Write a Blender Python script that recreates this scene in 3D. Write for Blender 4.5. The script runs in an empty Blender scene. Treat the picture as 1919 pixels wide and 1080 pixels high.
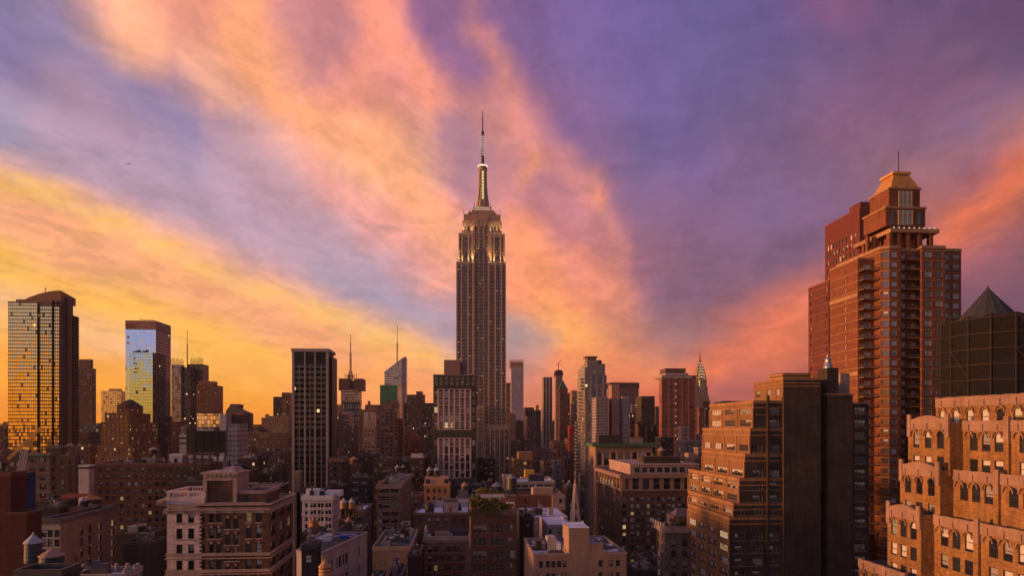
import bpy, math, random
from mathutils import Vector, Matrix
R = math.radians
SC = bpy.context.scene
COL = SC.collection
rng = random.Random(7)

# ------------------------------------------------------------------ camera, world, sun, exposure
YAW = R(4.47); CH = 100.0; FPX = 1280.0; HOR = 800.0
cd = bpy.data.cameras.new('camera'); cam = bpy.data.objects.new('camera', cd); COL.objects.link(cam)
cam.location = (0, 0, CH); cam.rotation_euler = (R(90), 0, -YAW)
cd.sensor_width = 36; cd.lens = 36 * FPX / 1919; cd.shift_y = (HOR - 540) / 1919
cd.clip_start = 1; cd.clip_end = 60000
SC.camera = cam
SC.view_settings.view_transform = 'Standard'; SC.view_settings.look = 'None'
SC.view_settings.exposure = 0.0; SC.view_settings.gamma = 1.0
SC.cycles.max_bounces = 5; SC.cycles.glossy_bounces = 3; SC.cycles.transparent_max_bounces = 10
SC.cycles.diffuse_bounces = 2; SC.cycles.volume_bounces = 0

def lin(h):
    h = h.lstrip('#'); o = []
    for i in (0, 2, 4):
        c = int(h[i:i+2], 16) / 255
        o.append(c / 12.92 if c <= .04045 else ((c + .055) / 1.055) ** 2.4)
    return tuple(o)

# sky colours read on a coarse net, resampled on azimuth / tangent of elevation
SX = [0,120,240,360,480,600,720,840,960,1080,1200,1320,1440,1560,1680,1800,1919]
SY = [0,80,160,240,320,400,480,560,640,720,790]
SKY = [
 '8C80A6 A58AA0 F5A888 F09A80 E89480 BC7C88 F89880 90689A 86639A 7E64A0 7562A2 6E629C 6E5E96 835A88 705480 684E78 6C4E74',
 '8B7DA6 9182A8 DDA38F F5A186 FFA97C CF8684 F39482 A97490 8D6898 7C649F 7563A0 6D629A 6D5C92 725A88 75587F 735678 6A5078',
 '9F8AAC AC8CA4 9C86A8 AF8EA6 F5A88C DC8F84 D98884 CF8585 B57888 8C6698 7864A0 72629A 705E8C 7D5E88 82587C 7A5678 7A5C80',
 'A399B8 B898B0 B896B0 A490B2 D3A0A2 FFAB8C FFAA82 B88088 D98A80 8C6896 786499 7E6594 755F8A 8E6082 84607F 8A6888 A07078',
 'E8AC98 C2A0B6 C0A0B8 B49CBA C8A0B0 EBA898 FFBE88 C08A94 C08088 AC7890 88688F 886490 80628A 80607F 9C6C78 9C6478 D87050',
 'E9A684 F5A47C E0A5A0 CBA2B0 C5A0B4 CFA3B0 F6A492 F89F85 D88A88 C47C86 8F6A90 8A6890 7E6390 8A648C A06468 C86850 A86060',
 'FFCA60 FFB078 FFAE80 FFAC68 DDA6A0 C8A2B2 CEA2AC EB9D90 F79A7C C47A80 A87083 8C6484 7E5E80 8A6078 90606C A8606A 855468',
 'FFC07C FFBA6C FFBC5C FFAC72 F3A67E F9AC88 AC9AB0 C898A0 F8976C F5916A 9A6A80 8A6078 B86A60 C86A58 90586A 78506A 74506A',
 'FFB04C FFB874 FFBE84 FFBA5E FFB272 FFA96E FFB470 EBA27C A8989F FFA060 C07E70 A87070 EA7850 D06850 80506A 70485E 70485E',
 'FFA63C FFAC42 FFAE48 FFB250 FFAA50 FFA860 FFA664 F09470 D08070 E8805A E07C5C A8606A B8605A 8C4C58 70485E 6A4458 6A4458',
 'F0922A F2902E F28E32 F28A3A F2863C F08C48 EE8A58 E88258 E07858 DC6F50 C8604C 8A4A50 84484C 74424E 643C4C 603A4C 603A4C']
SKY = [[lin(c) for c in r.split()] for r in SKY]
def skyat(px, py):
    def loc(a, q):
        q = min(max(q, a[0]), a[-1])
        for i in range(len(a) - 1):
            if q <= a[i+1]: return i, (q - a[i]) / (a[i+1] - a[i])
    i, f = loc(SX, px); j, g = loc(SY, py)
    return tuple((SKY[j][i][k]*(1-f)+SKY[j][i+1][k]*f)*(1-g) + (SKY[j+1][i][k]*(1-f)+SKY[j+1][i+1][k]*f)*g for k in range(3))

# soft cloud streaks laid over the net: (points, half width, colour, strength)
STK = [
 ([(0,235),(150,295),(300,360),(450,430),(600,480),(740,545),(830,600)], 42, 'C0A2B8', .75), ([(600,520),(700,560),(790,600),(840,640)], 30, 'ACA0B6', .7),
 ([(0,312),(110,350),(220,402),(330,455),(450,515),(560,555),(680,592),(780,630),(850,670)], 15, 'E8AC94', .6),
 ([(0,335),(110,375),(220,425),(330,478),(450,540),(560,578),(680,618),(780,655),(860,705)], 15, 'FFBC66', .95),
 ([(0,400),(120,425),(260,485),(400,550),(540,615),(660,665)], 26, 'F3A478', .75), ([(0,430),(200,490),(400,575),(560,650)], 14, 'FFB080', .5),
 ([(0,480),(80,512),(160,545),(260,585),(360,628),(480,668),(580,700)], 22, 'FFB84C', .8), ([(0,560),(130,600),(210,640),(300,650)], 20, 'FFC088', .7), ([(330,672),(420,715),(520,755)], 12, 'FFBE54', .6),
 ([(0,690),(150,700),(240,715),(400,745),(530,775)], 30, 'FFA63A', .8), ([(0,770),(300,780),(540,790)], 22, 'F28C30', .7), ([(560,700),(680,720),(800,760)], 30, 'FFA45E', .6),
 ([(235,0),(258,50),(285,80)], 36, 'FFB28C', .9), ([(340,30),(390,60)], 26, 'E09484', .6), ([(470,0),(455,50),(458,95),(495,155),(550,205),(615,240)], 28, 'FFA87A', .95), ([(385,100),(395,150),(430,180)], 22, 'FFB494', .75),
 ([(630,250),(700,285),(742,330),(765,385),(800,440),(840,500)], 42, 'FFAC7E', .85), ([(600,340),(680,400),(760,470),(830,530)], 26, 'F0A094', .7), ([(610,180),(660,170),(700,150)], 26, 'F09880', .7),
 ([(700,0),(715,45),(745,85),(790,130),(812,190)], 28, 'F69880', .9), ([(885,50),(920,105),(945,160),(955,205),(985,265),(1015,300)], 15, 'DA8A80', .8), ([(985,290),(992,335)], 10, 'F2987A', .8), ([(860,175),(905,185)], 22, 'D08888', .7),
 ([(545,30),(590,75),(610,130)], 26, 'BC8088', .7), ([(655,45),(650,90)], 16, 'B07C8E', .7), ([(795,30),(850,110),(875,140)], 26, '90689A', .8), ([(850,250),(885,300),(870,345),(900,390)], 26, 'B4849A', .7),
 ([(0,40),(20,110)], 36, '8A7CA8', .8), ([(95,40),(160,105),(250,165),(330,205),(375,245)], 22, '9484AC', .8), ([(170,110),(250,140)], 12, 'B894A4', .5), ([(0,230),(30,260)], 20, 'A49EBE', .7), ([(420,240),(470,290),(560,350)], 20, 'C8A0AE', .6),
 ([(1040,300),(1100,345),(1135,400),(1165,455)], 22, 'D8887E', .7), ([(1118,340),(1126,368)], 9, 'F2946C', .7), ([(975,430),(1000,490),(1030,550),(1060,595)], 30, 'FA986A', .95), ([(1045,600),(1088,640),(1100,665)], 30, 'FFAA62', .95), ([(1085,480),(1150,530),(1185,590)], 30, 'E88C6E', .7),
 ([(1050,675),(1150,695),(1230,705)], 28, 'F08A5C', .8), ([(935,605),(1030,625),(1020,650)], 18, 'B29A9C', .6), ([(1200,600),(1300,640),(1400,655)], 18, '9A7480', .5),
 ([(1300,700),(1400,652),(1455,612),(1530,550)], 24, 'F47C50', .95), ([(1380,640),(1460,570),(1560,500)], 42, 'C86A60', .45), ([(1780,440),(1830,400),(1870,355),(1930,295)], 26, 'E47250', .95), ([(1650,262),(1720,220),(1830,160)], 18, '8C627C', .5), ([(1740,330),(1860,240),(1930,180)], 18, '9E6A78', .6),
 ([(1560,10),(1600,40)], 28, '8C5C84', .6), ([(1240,560),(1380,510),(1500,450)], 36, '80607E', .6), ([(1200,300),(1300,200),(1400,100)], 50, '6E6096', .5), ([(1050,100),(1200,160),(1300,300)], 50, '7866A0', .5), ([(960,60),(1050,200),(1100,280)], 26, '84669C', .5), ([(1150,720),(1300,745),(1450,760)], 16, 'D8684E', .6)]
STK = [([(float(a), float(b)) for a, b in p], w, lin(c), s) for p, w, c, s in STK]
def skyfull(px, py):
    c = skyat(px, py)
    for P, w, q, s in STK:
        best = 1e9
        for (ax, ay), (bx, by) in zip(P, P[1:]):
            dx, dy = bx-ax, by-ay; t = max(0, min(1, ((px-ax)*dx + (py-ay)*dy) / (dx*dx+dy*dy))); best = min(best, math.hypot(px-ax-t*dx, py-ay-t*dy))
        if best < 3*w:
            a = s * math.exp(-(best/w/1.12)**3 * .7); c = tuple(c[k]*(1-a) + q[k]*a for k in range(3))
    return c

class NT:
    def __init__(s, tree): s.t = tree; s.n = tree.nodes; s.l = tree.links
    def new(s, ty, **kw):
        n = s.n.new(ty)
        for k, v in kw.items(): setattr(n, k, v)
        return n
    def put(s, sock, v):
        if isinstance(v, bpy.types.NodeSocket): s.l.new(v, sock)
        elif isinstance(v, (tuple, list)) and len(v) == 3 and sock.type == 'RGBA': sock.default_value = (*v, 1)
        else: sock.default_value = v
    def m(s, op, a, b=None, c=None, clamp=False):
        n = s.new('ShaderNodeMath', operation=op); n.use_clamp = clamp
        s.put(n.inputs[0], a)
        if b is not None: s.put(n.inputs[1], b)
        if c is not None: s.put(n.inputs[2], c)
        return n.outputs[0]
    def vm(s, op, a, b=None, sc=None):
        n = s.new('ShaderNodeVectorMath', operation=op); s.put(n.inputs[0], a)
        if b is not None: s.put(n.inputs[1], b)
        if sc is not None: s.put(n.inputs['Scale'], sc)
        return n.outputs['Value'] if op in ('DOT_PRODUCT', 'LENGTH') else n.outputs[0]
    def mix(s, f, a, b, blend='MIX'):
        n = s.new('ShaderNodeMix', data_type='RGBA', blend_type=blend); n.clamp_factor = True
        s.put(n.inputs[0], f); s.put(n.inputs[6], a); s.put(n.inputs[7], b)
        return n.outputs[2]
    def mr(s, v, a, b, c=0, d=1, smooth=True):
        n = s.new('ShaderNodeMapRange', interpolation_type='SMOOTHSTEP' if smooth else 'LINEAR')
        s.put(n.inputs[0], v)
        for i, q in enumerate((a, b, c, d)): s.put(n.inputs[i+1], q)
        return n.outputs[0]
    def comb(s, x, y, z):
        n = s.new('ShaderNodeCombineXYZ')
        for i, q in enumerate((x, y, z)): s.put(n.inputs[i], q)
        return n.outputs[0]
    def sep(s, v):
        n = s.new('ShaderNodeSeparateXYZ'); s.put(n.inputs[0], v); return n.outputs
    def noise(s, v, scale, det=4, rough=.55, dist=0, col=False):
        n = s.new('ShaderNodeTexNoise'); s.put(n.inputs['Vector'], v); n.inputs['Scale'].default_value = scale
        n.inputs['Detail'].default_value = det; n.inputs['Roughness'].default_value = rough; n.inputs['Distortion'].default_value = dist
        return n.outputs[1 if col else 0]
    def ramp(s, f, stops, mode='LINEAR'):
        n = s.new('ShaderNodeValToRGB'); cr = n.color_ramp; cr.interpolation = mode
        while len(cr.elements) < len(stops): cr.elements.new(.5)
        for e, (p, c) in zip(cr.elements, stops): e.position = p
        for i, (p, c) in enumerate(stops): cr.elements[i].color = (*c, 1)
        s.put(n.inputs[0], f); return n.outputs[0]

SUN_AZ = R(-95); SUN_EL = R(4.5)
def make_world():
    w = bpy.data.worlds.new('World'); SC.world = w; w.use_nodes = True
    T = NT(w.node_tree); T.n.clear()
    d = T.vm('NORMALIZE', T.new('ShaderNodeTexCoord').outputs['Generated'])
    x, y, z = T.sep(d)
    az = T.m('ARCTAN2', x, y)
    hl = T.m('SQRT', T.m('ADD', T.m('MULTIPLY', x, x), T.m('MULTIPLY', y, y)))
    te = T.m('DIVIDE', z, T.m('MAXIMUM', hl, .02))
    # cloud sheet coordinates: streaks run away from the viewer
    zz_ = T.m('ADD', T.m('MAXIMUM', z, 0), .10)
    cx = T.m('DIVIDE', x, zz_); cy = T.m('DIVIDE', y, zz_)
    c_, s_ = math.cos(R(15)), math.sin(R(15))
    px_ = T.m('SUBTRACT', T.m('MULTIPLY', cx, c_), T.m('MULTIPLY', cy, s_))
    py_ = T.m('ADD', T.m('MULTIPLY', cx, s_), T.m('MULTIPLY', cy, c_))
    st = T.comb(px_, T.m('MULTIPLY', py_, .38), 0)
    n1 = T.noise(st, 1.5, 5, .58, .5, True)
    n1s = T.sep(n1)
    iso = T.noise(d, 9.0, 6, .6, .4, True); isos = T.sep(iso)
    wa = T.m('ADD', T.m('MULTIPLY', T.m('SUBTRACT', n1s[0], .5), .05), T.m('MULTIPLY', T.m('SUBTRACT', isos[0], .5), .07))
    we = T.m('ADD', T.m('MULTIPLY', T.m('SUBTRACT', n1s[1], .5), .025), T.m('MULTIPLY', T.m('SUBTRACT', isos[1], .5), .055))
    low = T.mr(te, .0, .25)                                   # calmer near the horizon
    wa = T.m('MULTIPLY', wa, T.m('ADD', .45, T.m('MULTIPLY', low, .55)))
    we = T.m('MULTIPLY', we, T.m('ADD', .3, T.m('MULTIPLY', low, .7)))
    azw = T.m('ADD', az, wa); tew = T.m('ADD', te, we)
    A0, A1 = -36.5 + 4.47, 36.8 + 4.47
    fac = T.mr(azw, R(A0), R(A1), 0, 1, False)
    rows = [.026*k for k in range(24)]
    NCOL = 32; cur = None; f1 = T.m('MULTIPLY', fac, 2.0); f2 = T.m('SUBTRACT', T.m('MULTIPLY', fac, 2.0), 1.0); hsel = T.m('GREATER_THAN', fac, .5)
    for k, te_ in enumerate(rows):
        hs = []
        for half in (0, 1):
            stops = []
            for i in range(NCOL):
                p = i / (NCOL - 1); a = R(A0 + (A1 - A0) * (p + half) / 2) - YAW
                u = math.tan(a); v = te_ / math.cos(a)
                stops.append((p, skyfull(959.5 + FPX * u, HOR - FPX * v)))
            hs.append(T.ramp(f2 if half else f1, stops, 'LINEAR'))
        c = T.mix(hsel, hs[0], hs[1])
        cur = c if cur is None else T.mix(T.mr(tew, rows[k-1], te_, 0, 1, False), cur, c)
    # fine cloud texture: brighter wisps on the warm clouds
    n2 = T.noise(st, 3.4, 7, .62, .8)
    n3 = T.noise(T.comb(px_, T.m('MULTIPLY', py_, .7), 3.3), 5.0, 6, .6, 1.2)
    wisp = T.m('ADD', T.m('ADD', T.mr(n2, .34, .66, -.17, .2), T.mr(n3, .34, .66, -.14, .16)), T.mr(T.noise(d, 19, 7, .66, .9), .34, .66, -.13, .13))
    cr_, cg_, cb_ = T.sep(cur); warm = T.mr(T.m('SUBTRACT', cr_, cb_), .05, .5)
    wisp = T.m('MULTIPLY', wisp, T.m('ADD', .50, T.m('MULTIPLY', warm, .22)))
    wisp = T.m('MULTIPLY', wisp, T.m('ADD', .3, T.m('MULTIPLY', low, .6)))
    g3 = T.comb(T.m('ADD', 1.0, T.m('MULTIPLY', wisp, 1.0)), T.m('ADD', 1.0, T.m('MULTIPLY', wisp, .9)), T.m('ADD', 1.0, T.m('MULTIPLY', wisp, .8)))
    cur = T.mix(1.0, cur, g3, 'MULTIPLY')
    # crest of the long yellow cloud on the left: puffs along its upper edge
    def crest(cur, pts, half, col, amt):
        fc = T.new('ShaderNodeFloatCurve'); T.put(fc.inputs[1], T.mr(az, R(A0), R(A1), 0, 1, False)); cv = fc.mapping.curves[0]
        q = []
        for (a, b) in pts:
            u = (a - 959.5) / FPX; an = math.atan(u) + YAW; v = (HOR - b) / FPX * math.cos(an - YAW)
            q.append(((an - R(A0)) / (R(A1) - R(A0)), v))
        while len(cv.points) < len(q): cv.points.new(.5, .5)
        for P, (a, b) in zip(cv.points, q): P.location = (a, b)
        fc.mapping.update()
        dd = T.m('DIVIDE', T.m('SUBTRACT', T.m('ADD', te, T.m('MULTIPLY', T.m('SUBTRACT', isos[2], .5), .07)), fc.outputs[0]), half)
        mk = T.m('SUBTRACT', 1.0, T.m('ABSOLUTE', dd), clamp=True)
        lim = T.m('MULTIPLY', T.mr(az, R(-50), R(-34)), T.mr(az, math.atan((pts[-1][0]-959.5)/FPX)+YAW, math.atan((pts[-1][0]-1100)/FPX)+YAW))
        puff = T.mr(T.noise(d, 34, 5, .6, .6), .38, .62)
        f = T.m('MULTIPLY', T.m('MULTIPLY', mk, lim), T.m('MULTIPLY', T.m('ADD', .35, T.m('MULTIPLY', puff, .65)), amt))
        return T.mix(f, cur, col)
    cur = crest(cur, [(0,322),(110,372),(220,425),(330,478),(450,540),(560,572),(680,612),(780,648),(850,690)], .015, lin('FFC47A'), .85)
    # cur = crest(cur, [(0,470),(160,535),(320,600),(480,668),(640,730)], .022, lin('FFD85A'), .6)
    # the half of the sky behind the camera: low gold in the west, dusk purple in the east
    west = T.m('MULTIPLY', T.m('SUBTRACT', 1.0, T.m('DIVIDE', T.m('ADD', x, 1.0), 2.0)), 1.0)
    bw = T.ramp(tew, [(0, lin('FFA030')), (.06, lin('FFB850')), (.09, lin('D8B8B8')), (.125, lin('BCBCDC')), (.4, lin('BCA8B0')), (1, lin('80749A'))])
    be = T.ramp(tew, [(0, lin('7C6060')), (.12, lin('84706C')), (.3, lin('787084')), (1, lin('625C7C'))])
    back = T.mix(T.mr(west, .38, .70), be, bw)
    back = T.mix(1.0, back, g3, 'MULTIPLY')
    back = T.vm('SCALE', back, sc=.88)
    fb = T.mr(y, .28, -.12)
    up = T.mr(te, .75, 2.0)
    cur = T.vm('SCALE', cur, sc=T.m('ADD', .97, T.m('MULTIPLY', warm, .10)))
    cur = T.mix(up, cur, lin('7A6E94'))
    # west of the frame the glow carries on
    col = T.mix(fb, cur, back)
    nis = T.new('ShaderNodeTexSky', sky_type='NISHITA'); nis.sun_disc = False
    nis.sun_elevation = SUN_EL; nis.sun_rotation = SUN_AZ
    nm = T.mix(1.0, nis.outputs[0], (.1, .1, .1), 'MULTIPLY')
    col = T.mix(.04, col, nm)
    bg = T.new('ShaderNodeBackground'); T.put(bg.inputs[0], col); bg.inputs[1].default_value = 1.0
    out = T.new('ShaderNodeOutputWorld'); T.l.new(bg.outputs[0], out.inputs[0])
    w.cycles.sampling_method = 'MANUAL'; w.cycles.sample_map_resolution = 512
make_world()
sd = bpy.data.lights.new('sun', 'SUN'); sd.energy = 4.6; sd.color = (1, .43, .15); sd.angle = R(8)
so = bpy.data.objects.new('sun', sd); COL.objects.link(so)
sv = Vector((math.sin(SUN_AZ)*math.cos(SUN_EL), math.cos(SUN_AZ)*math.cos(SUN_EL), math.sin(SUN_EL)))
so.rotation_euler = sv.to_track_quat('Z', 'Y').to_euler()
# ------------------------------------------------------------------ helpers
SA, CA = math.sin(YAW), math.cos(YAW)
def ray(px):
    u = (px - 959.5) / FPX
    return SA + u * CA, CA - u * SA
def X(px, Y):
    a, b = ray(px); return Y * a / b
def Tt(px, Y): return Y / ray(px)[1]
def Z(py, px, Y): return CH + (HOR - py) / FPX * Tt(px, Y)
def Yat(px, x):
    a, b = ray(px); return x * b / a
def depth(x, y): return x * SA + y * CA

class MB:
    def __init__(s): s.v = []; s.f = []; s.i = []; s.sm = []
    def poly(s, pts, mi=0, sm=False):
        n = len(s.v); s.v += [tuple(p) for p in pts]; s.f.append(tuple(range(n, n + len(pts)))); s.i.append(mi); s.sm.append(sm)
    def box(s, x0, x1, y0, y1, z0, z1, mi=0, top=None, bot=True):
        a = [(x0,y0),(x1,y0),(x1,y1),(x0,y1)]; s.prism(a, z0, z1, mi, mi if top is None else top, bot)
    def prism(s, a, z0, z1, mi=0, top=None, bot=False, sm=False):
        n = len(a)
        for k in range(n):
            p, q = a[k], a[(k+1) % n]
            s.poly([(*p, z0), (*q, z0), (*q, z1), (*p, z1)], mi, sm)
        s.poly([(*p, z1) for p in a], mi if top is None else top)
        if bot: s.poly([(*p, z0) for p in reversed(a)], mi)
    def frus(s, a, z0, b, z1, mi=0, top=None, sm=False):
        n = len(a)
        for k in range(n):
            l = (k+1) % n
            s.poly([(*a[k], z0), (*a[l], z0), (*b[l], z1), (*b[k], z1)], mi, sm)
        if top is not False: s.poly([(*p, z1) for p in b], mi if top is None else top)
    def lathe(s, cx, cy, prof, n=16, mi=0, rot=0, sm=True):
        rings = [[(cx + r*math.cos(rot + 2*math.pi*k/n), cy + r*math.sin(rot + 2*math.pi*k/n)) for k in range(n)] for r, z in prof]
        for j in range(len(prof) - 1): s.frus(rings[j], prof[j][1], rings[j+1], prof[j+1][1], mi, False, sm)
        s.poly([(*p, prof[-1][1]) for p in rings[-1]], mi)
    def bar(s, p, q, w=.2, mi=0):
        p = Vector(p); q = Vector(q); d = (q - p).normalized()
        a = d.cross(Vector((0, 0, 1)));
        if a.length < .01: a = Vector((1, 0, 0))
        a.normalize(); b = d.cross(a).normalized(); a *= w/2; b *= w/2
        P = [p-a-b, p+a-b, p+a+b, p-a+b]; Q = [v + (q - p) for v in P]
        for k in range(4):
            l = (k+1) % 4; s.poly([P[k], P[l], Q[l], Q[k]], mi)
        s.poly(P[::-1], mi); s.poly(Q, mi)
    def mesh(s, name, mats, off=(0,0,0)):
        me = bpy.data.meshes.new(name)
        me.from_pydata([(a-off[0], b-off[1], c-off[2]) for a, b, c in s.v], [], s.f)
        for m in mats: me.materials.append(m)
        me.polygons.foreach_set('material_index', s.i); me.polygons.foreach_set('use_smooth', s.sm)
        me.update(); return me
    def build(s, name, mats, parent=None, loc=None):
        if not s.f: return None
        if not isinstance(mats, (list, tuple)): mats = [mats]
        off = wloc(parent) if parent else (loc or (0, 0, 0))
        o = bpy.data.objects.new(name, s.mesh(name, mats, off)); COL.objects.link(o)
        if parent: o.parent = parent
        else: o.location = off
        return o
def wloc(o):
    v = Vector((0, 0, 0))
    while o: v += o.location; o = o.parent
    return tuple(v)
LABELS = {}
def tag(o, label, cat, group=None, kind=None):
    if cat: o['label'] = label; o['category'] = cat
    if group: o['group'] = group
    if kind: o['kind'] = kind
    return o
def thing(name, label, cat, loc, group=None):
    o = bpy.data.objects.new(name, None); COL.objects.link(o); o.location = loc; o.empty_display_size = 1
    return tag(o, label, cat, group)

# ------------------------------------------------------------------ materials
def mat(name):
    m = bpy.data.materials.new(name); m.use_nodes = True; m.node_tree.nodes.clear()
    return m, NT(m.node_tree)
def prin(T, col, rough=.8, metal=0.0, spec=.5, nor=None, emc=None, ems=None):
    b = T.new('ShaderNodeBsdfPrincipled')
    T.put(b.inputs['Base Color'], col); T.put(b.inputs['Roughness'], rough); T.put(b.inputs['Metallic'], metal)
    b.inputs['Specular IOR Level'].default_value = spec
    if nor is not None: T.put(b.inputs['Normal'], nor)
    if emc is not None: T.put(b.inputs['Emission Color'], emc); T.put(b.inputs['Emission Strength'], ems)
    return b.outputs[0]
def out(T, sh):
    o = T.new('ShaderNodeOutputMaterial'); T.l.new(sh, o.inputs[0])
MC = {}
def plain(c, rough=.8, metal=0.0, name='paint', scale=.4, var=.25):
    key = ('p', c, rough, metal, scale, var)
    if key in MC: return MC[key]
    m, T = mat(name); oc = T.new('ShaderNodeTexCoord').outputs['Object']
    n = T.noise(oc, scale, 5, .6); v = T.mr(n, .25, .75, 1 - var, 1 + var, False)
    out(T, prin(T, T.mix(1.0, c, T.comb(v, v, v), 'MULTIPLY'), rough, metal)); MC[key] = m; return m
def emit(c, s, name='light'):
    key = ('e', c, s)
    if key in MC: return MC[key]
    m, T = mat(name); out(T, prin(T, (.02,.02,.02), .5, emc=c, ems=s)); MC[key] = m; return m
def uvz(T, oc):
    x, y, z = T.sep(oc); nx, ny, nz = T.sep(T.new('ShaderNodeNewGeometry').outputs['True Normal'])
    isx = T.m('GREATER_THAN', T.m('ABSOLUTE', nx), .7)
    u = T.m('ADD', T.m('MULTIPLY', y, isx), T.m('MULTIPLY', x, T.m('SUBTRACT', 1.0, isx)))
    return u, z, T.m('ABSOLUTE', nz)
def wallm(c, brick=True, sc=1.0, rough=.88, c2=None, stain=.3):
    key = ('w', c, brick, sc, c2, stain)
    if key in MC: return MC[key]
    m, T = mat('masonry'); oc = T.new('ShaderNodeTexCoord').outputs['Object']
    u, z, nz = uvz(T, oc); p = T.comb(u, z, 0)
    base = c
    if brick:
        b = T.new('ShaderNodeTexBrick'); T.put(b.inputs['Vector'], p); b.inputs['Scale'].default_value = sc
        b.inputs['Brick Width'].default_value = .62; b.inputs['Row Height'].default_value = .24; b.inputs['Mortar Size'].default_value = .018
        T.put(b.inputs['Color1'], tuple(q*.86 for q in c)); T.put(b.inputs['Color2'], tuple(min(1, q*1.14) for q in (c2 or c)))
        T.put(b.inputs['Mortar'], tuple(q*.8 + .03 for q in c)); base = b.outputs[0]
    n = T.noise(oc, .22, 6, .65); n2 = T.noise(T.comb(T.m('MULTIPLY', u, 1.6), T.m('MULTIPLY', z, .10), 1.7), 1.0, 4, .6)
    n4 = T.noise(oc, 2.2, 3, .6)
    v = T.m('MULTIPLY', T.mr(n, .2, .8, 1 - stain, 1 + stain, False), T.mr(n2, .3, .75, 1.1, 1 - stain * .9, False))
    v = T.m('MULTIPLY', v, T.mr(n4, .2, .8, .86, 1.14, False))
    colr = T.mix(1.0, base, T.comb(v, v, v), 'MULTIPLY')
    bp = T.new('ShaderNodeBump'); bp.inputs['Strength'].default_value = .35; bp.inputs['Distance'].default_value = .1; T.put(bp.inputs['Height'], n4)
    out(T, prin(T, colr, rough, 0, .3, bp.outputs[0])); MC[key] = m; return m
def roofm(kind='dark'):
    key = ('r', kind)
    if key in MC: return MC[key]
    m, T = mat('roofing'); oc = T.new('ShaderNodeTexCoord').outputs['Object']
    n = T.noise(oc, .16, 6, .65, .6); n2 = T.noise(oc, .9, 5, .7)
    A = {'dark': ((.018,.018,.022), (.05,.047,.05)), 'snow': ((.10,.10,.12), (.72,.74,.86)), 'patch': ((.03,.03,.035), (.55,.57,.7)), 'grey': ((.07,.07,.075), (.16,.155,.16)), 'tan': ((.12,.10,.08), (.22,.19,.15))}[kind]
    f = {'dark': T.mr(n2, .3, .7), 'snow': T.mr(T.m('ADD', n, T.m('MULTIPLY', T.m('SUBTRACT', n2, .5), .35)), .30, .42), 'patch': T.mr(T.m('ADD', n, T.m('MULTIPLY', T.m('SUBTRACT', n2, .5), .5)), .53, .58), 'grey': T.mr(n2, .3, .7), 'tan': T.mr(n2, .3, .7)}[kind]
    out(T, prin(T, T.mix(f, A[0], A[1]), .85)); MC[key] = m; return m

def fm(c, cw, ch, fw=.5, fh=.55, dark=(.02,.02,.028), lit=.01, metal=0.0, jit=0.0, rough=.15, blind=.2, bc=(.3,.28,.27), roof=(.05,.045,.05), off=0.0, litc=(1,.68,.32), lits=1.2, groups=0, gcol=None, tint=None, ws=.3):
    """distant facade: a grid of windows in a masonry or metal wall, one storey per cell"""
    m, T = mat('facade'); oc = T.new('ShaderNodeTexCoord').outputs['Object']
    u, z, nz = uvz(T, oc)
    a = T.m('ADD', T.m('DIVIDE', u, cw), .5 + off); b = T.m('DIVIDE', z, ch)
    fa = T.m('ABSOLUTE', T.m('SUBTRACT', T.m('FRACT', a), .5)); fb = T.m('ABSOLUTE', T.m('SUBTRACT', T.m('FRACT', b), .5))
    k = T.m('MULTIPLY', T.m('MULTIPLY', T.m('LESS_THAN', fa, fw/2), T.m('LESS_THAN', fb, fh/2)), T.m('LESS_THAN', nz, .5))
    ia = T.m('FLOOR', a); ib = T.m('FLOOR', b)
    wn = T.new('ShaderNodeTexWhiteNoise', noise_dimensions='3D'); T.put(wn.inputs[0], T.comb(ia, ib, rng.random()*50))
    rr, rg, rb = T.sep(wn.outputs[1])
    bl = T.m('LESS_THAN', rr, blind)
    wc = T.mix(bl, dark, bc)
    wc = T.mix(1.0, wc, T.comb(*[T.mr(rg, 0, 1, .6, 1.4, False)]*3), 'MULTIPLY')
    n = T.noise(oc, .05, 5, .6); n2 = T.noise(oc, .5, 4, .6)
    v = T.m('MULTIPLY', T.mr(n, .25, .75, .75, 1.2, False), T.mr(n2, .25, .75, .85, 1.15, False))
    wall = T.mix(1.0, T.mix(T.m('GREATER_THAN', nz, .5), c, roof), T.comb(v, v, v), 'MULTIPLY')
    if groups:                                               # a spandrel band or pier of its own colour every few cells
        g = T.m('LESS_THAN', T.m('ABSOLUTE', T.m('SUBTRACT', T.m('FRACT', T.m('DIVIDE', b, groups)), .5)), .5/groups)
        wall = T.mix(g, wall, gcol or tuple(q*1.5 for q in c)); k = T.m('MULTIPLY', k, T.m('SUBTRACT', 1.0, g))
    nor = None
    if jit:
        ge = T.new('ShaderNodeNewGeometry').outputs['Normal']
        nn = T.vm('SCALE', T.vm('SUBTRACT', wn.outputs[1], (.5,.5,.5)), sc=jit)
        nor = T.vm('NORMALIZE', T.vm('ADD', ge, nn))
    mt = T.m('MULTIPLY', T.m('SUBTRACT', 1.0, bl), metal)
    wcm = T.mix(mt, wc, tint or (.8,.8,.8)) if metal else wc
    s1 = prin(T, wall, .85, 0, ws)
    on = T.m('MULTIPLY', T.m('LESS_THAN', rb, lit), T.mr(rg, 0, 1, .3, 1.3, False))
    s2 = prin(T, wcm, rough, mt if metal else 0.0, .6, nor, litc, T.m('MULTIPLY', on, lits))
    mx = T.new('ShaderNodeMixShader'); T.put(mx.inputs[0], k); T.l.new(s1, mx.inputs[1]); T.l.new(s2, mx.inputs[2])
    out(T, mx.outputs[0]); return m

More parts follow.
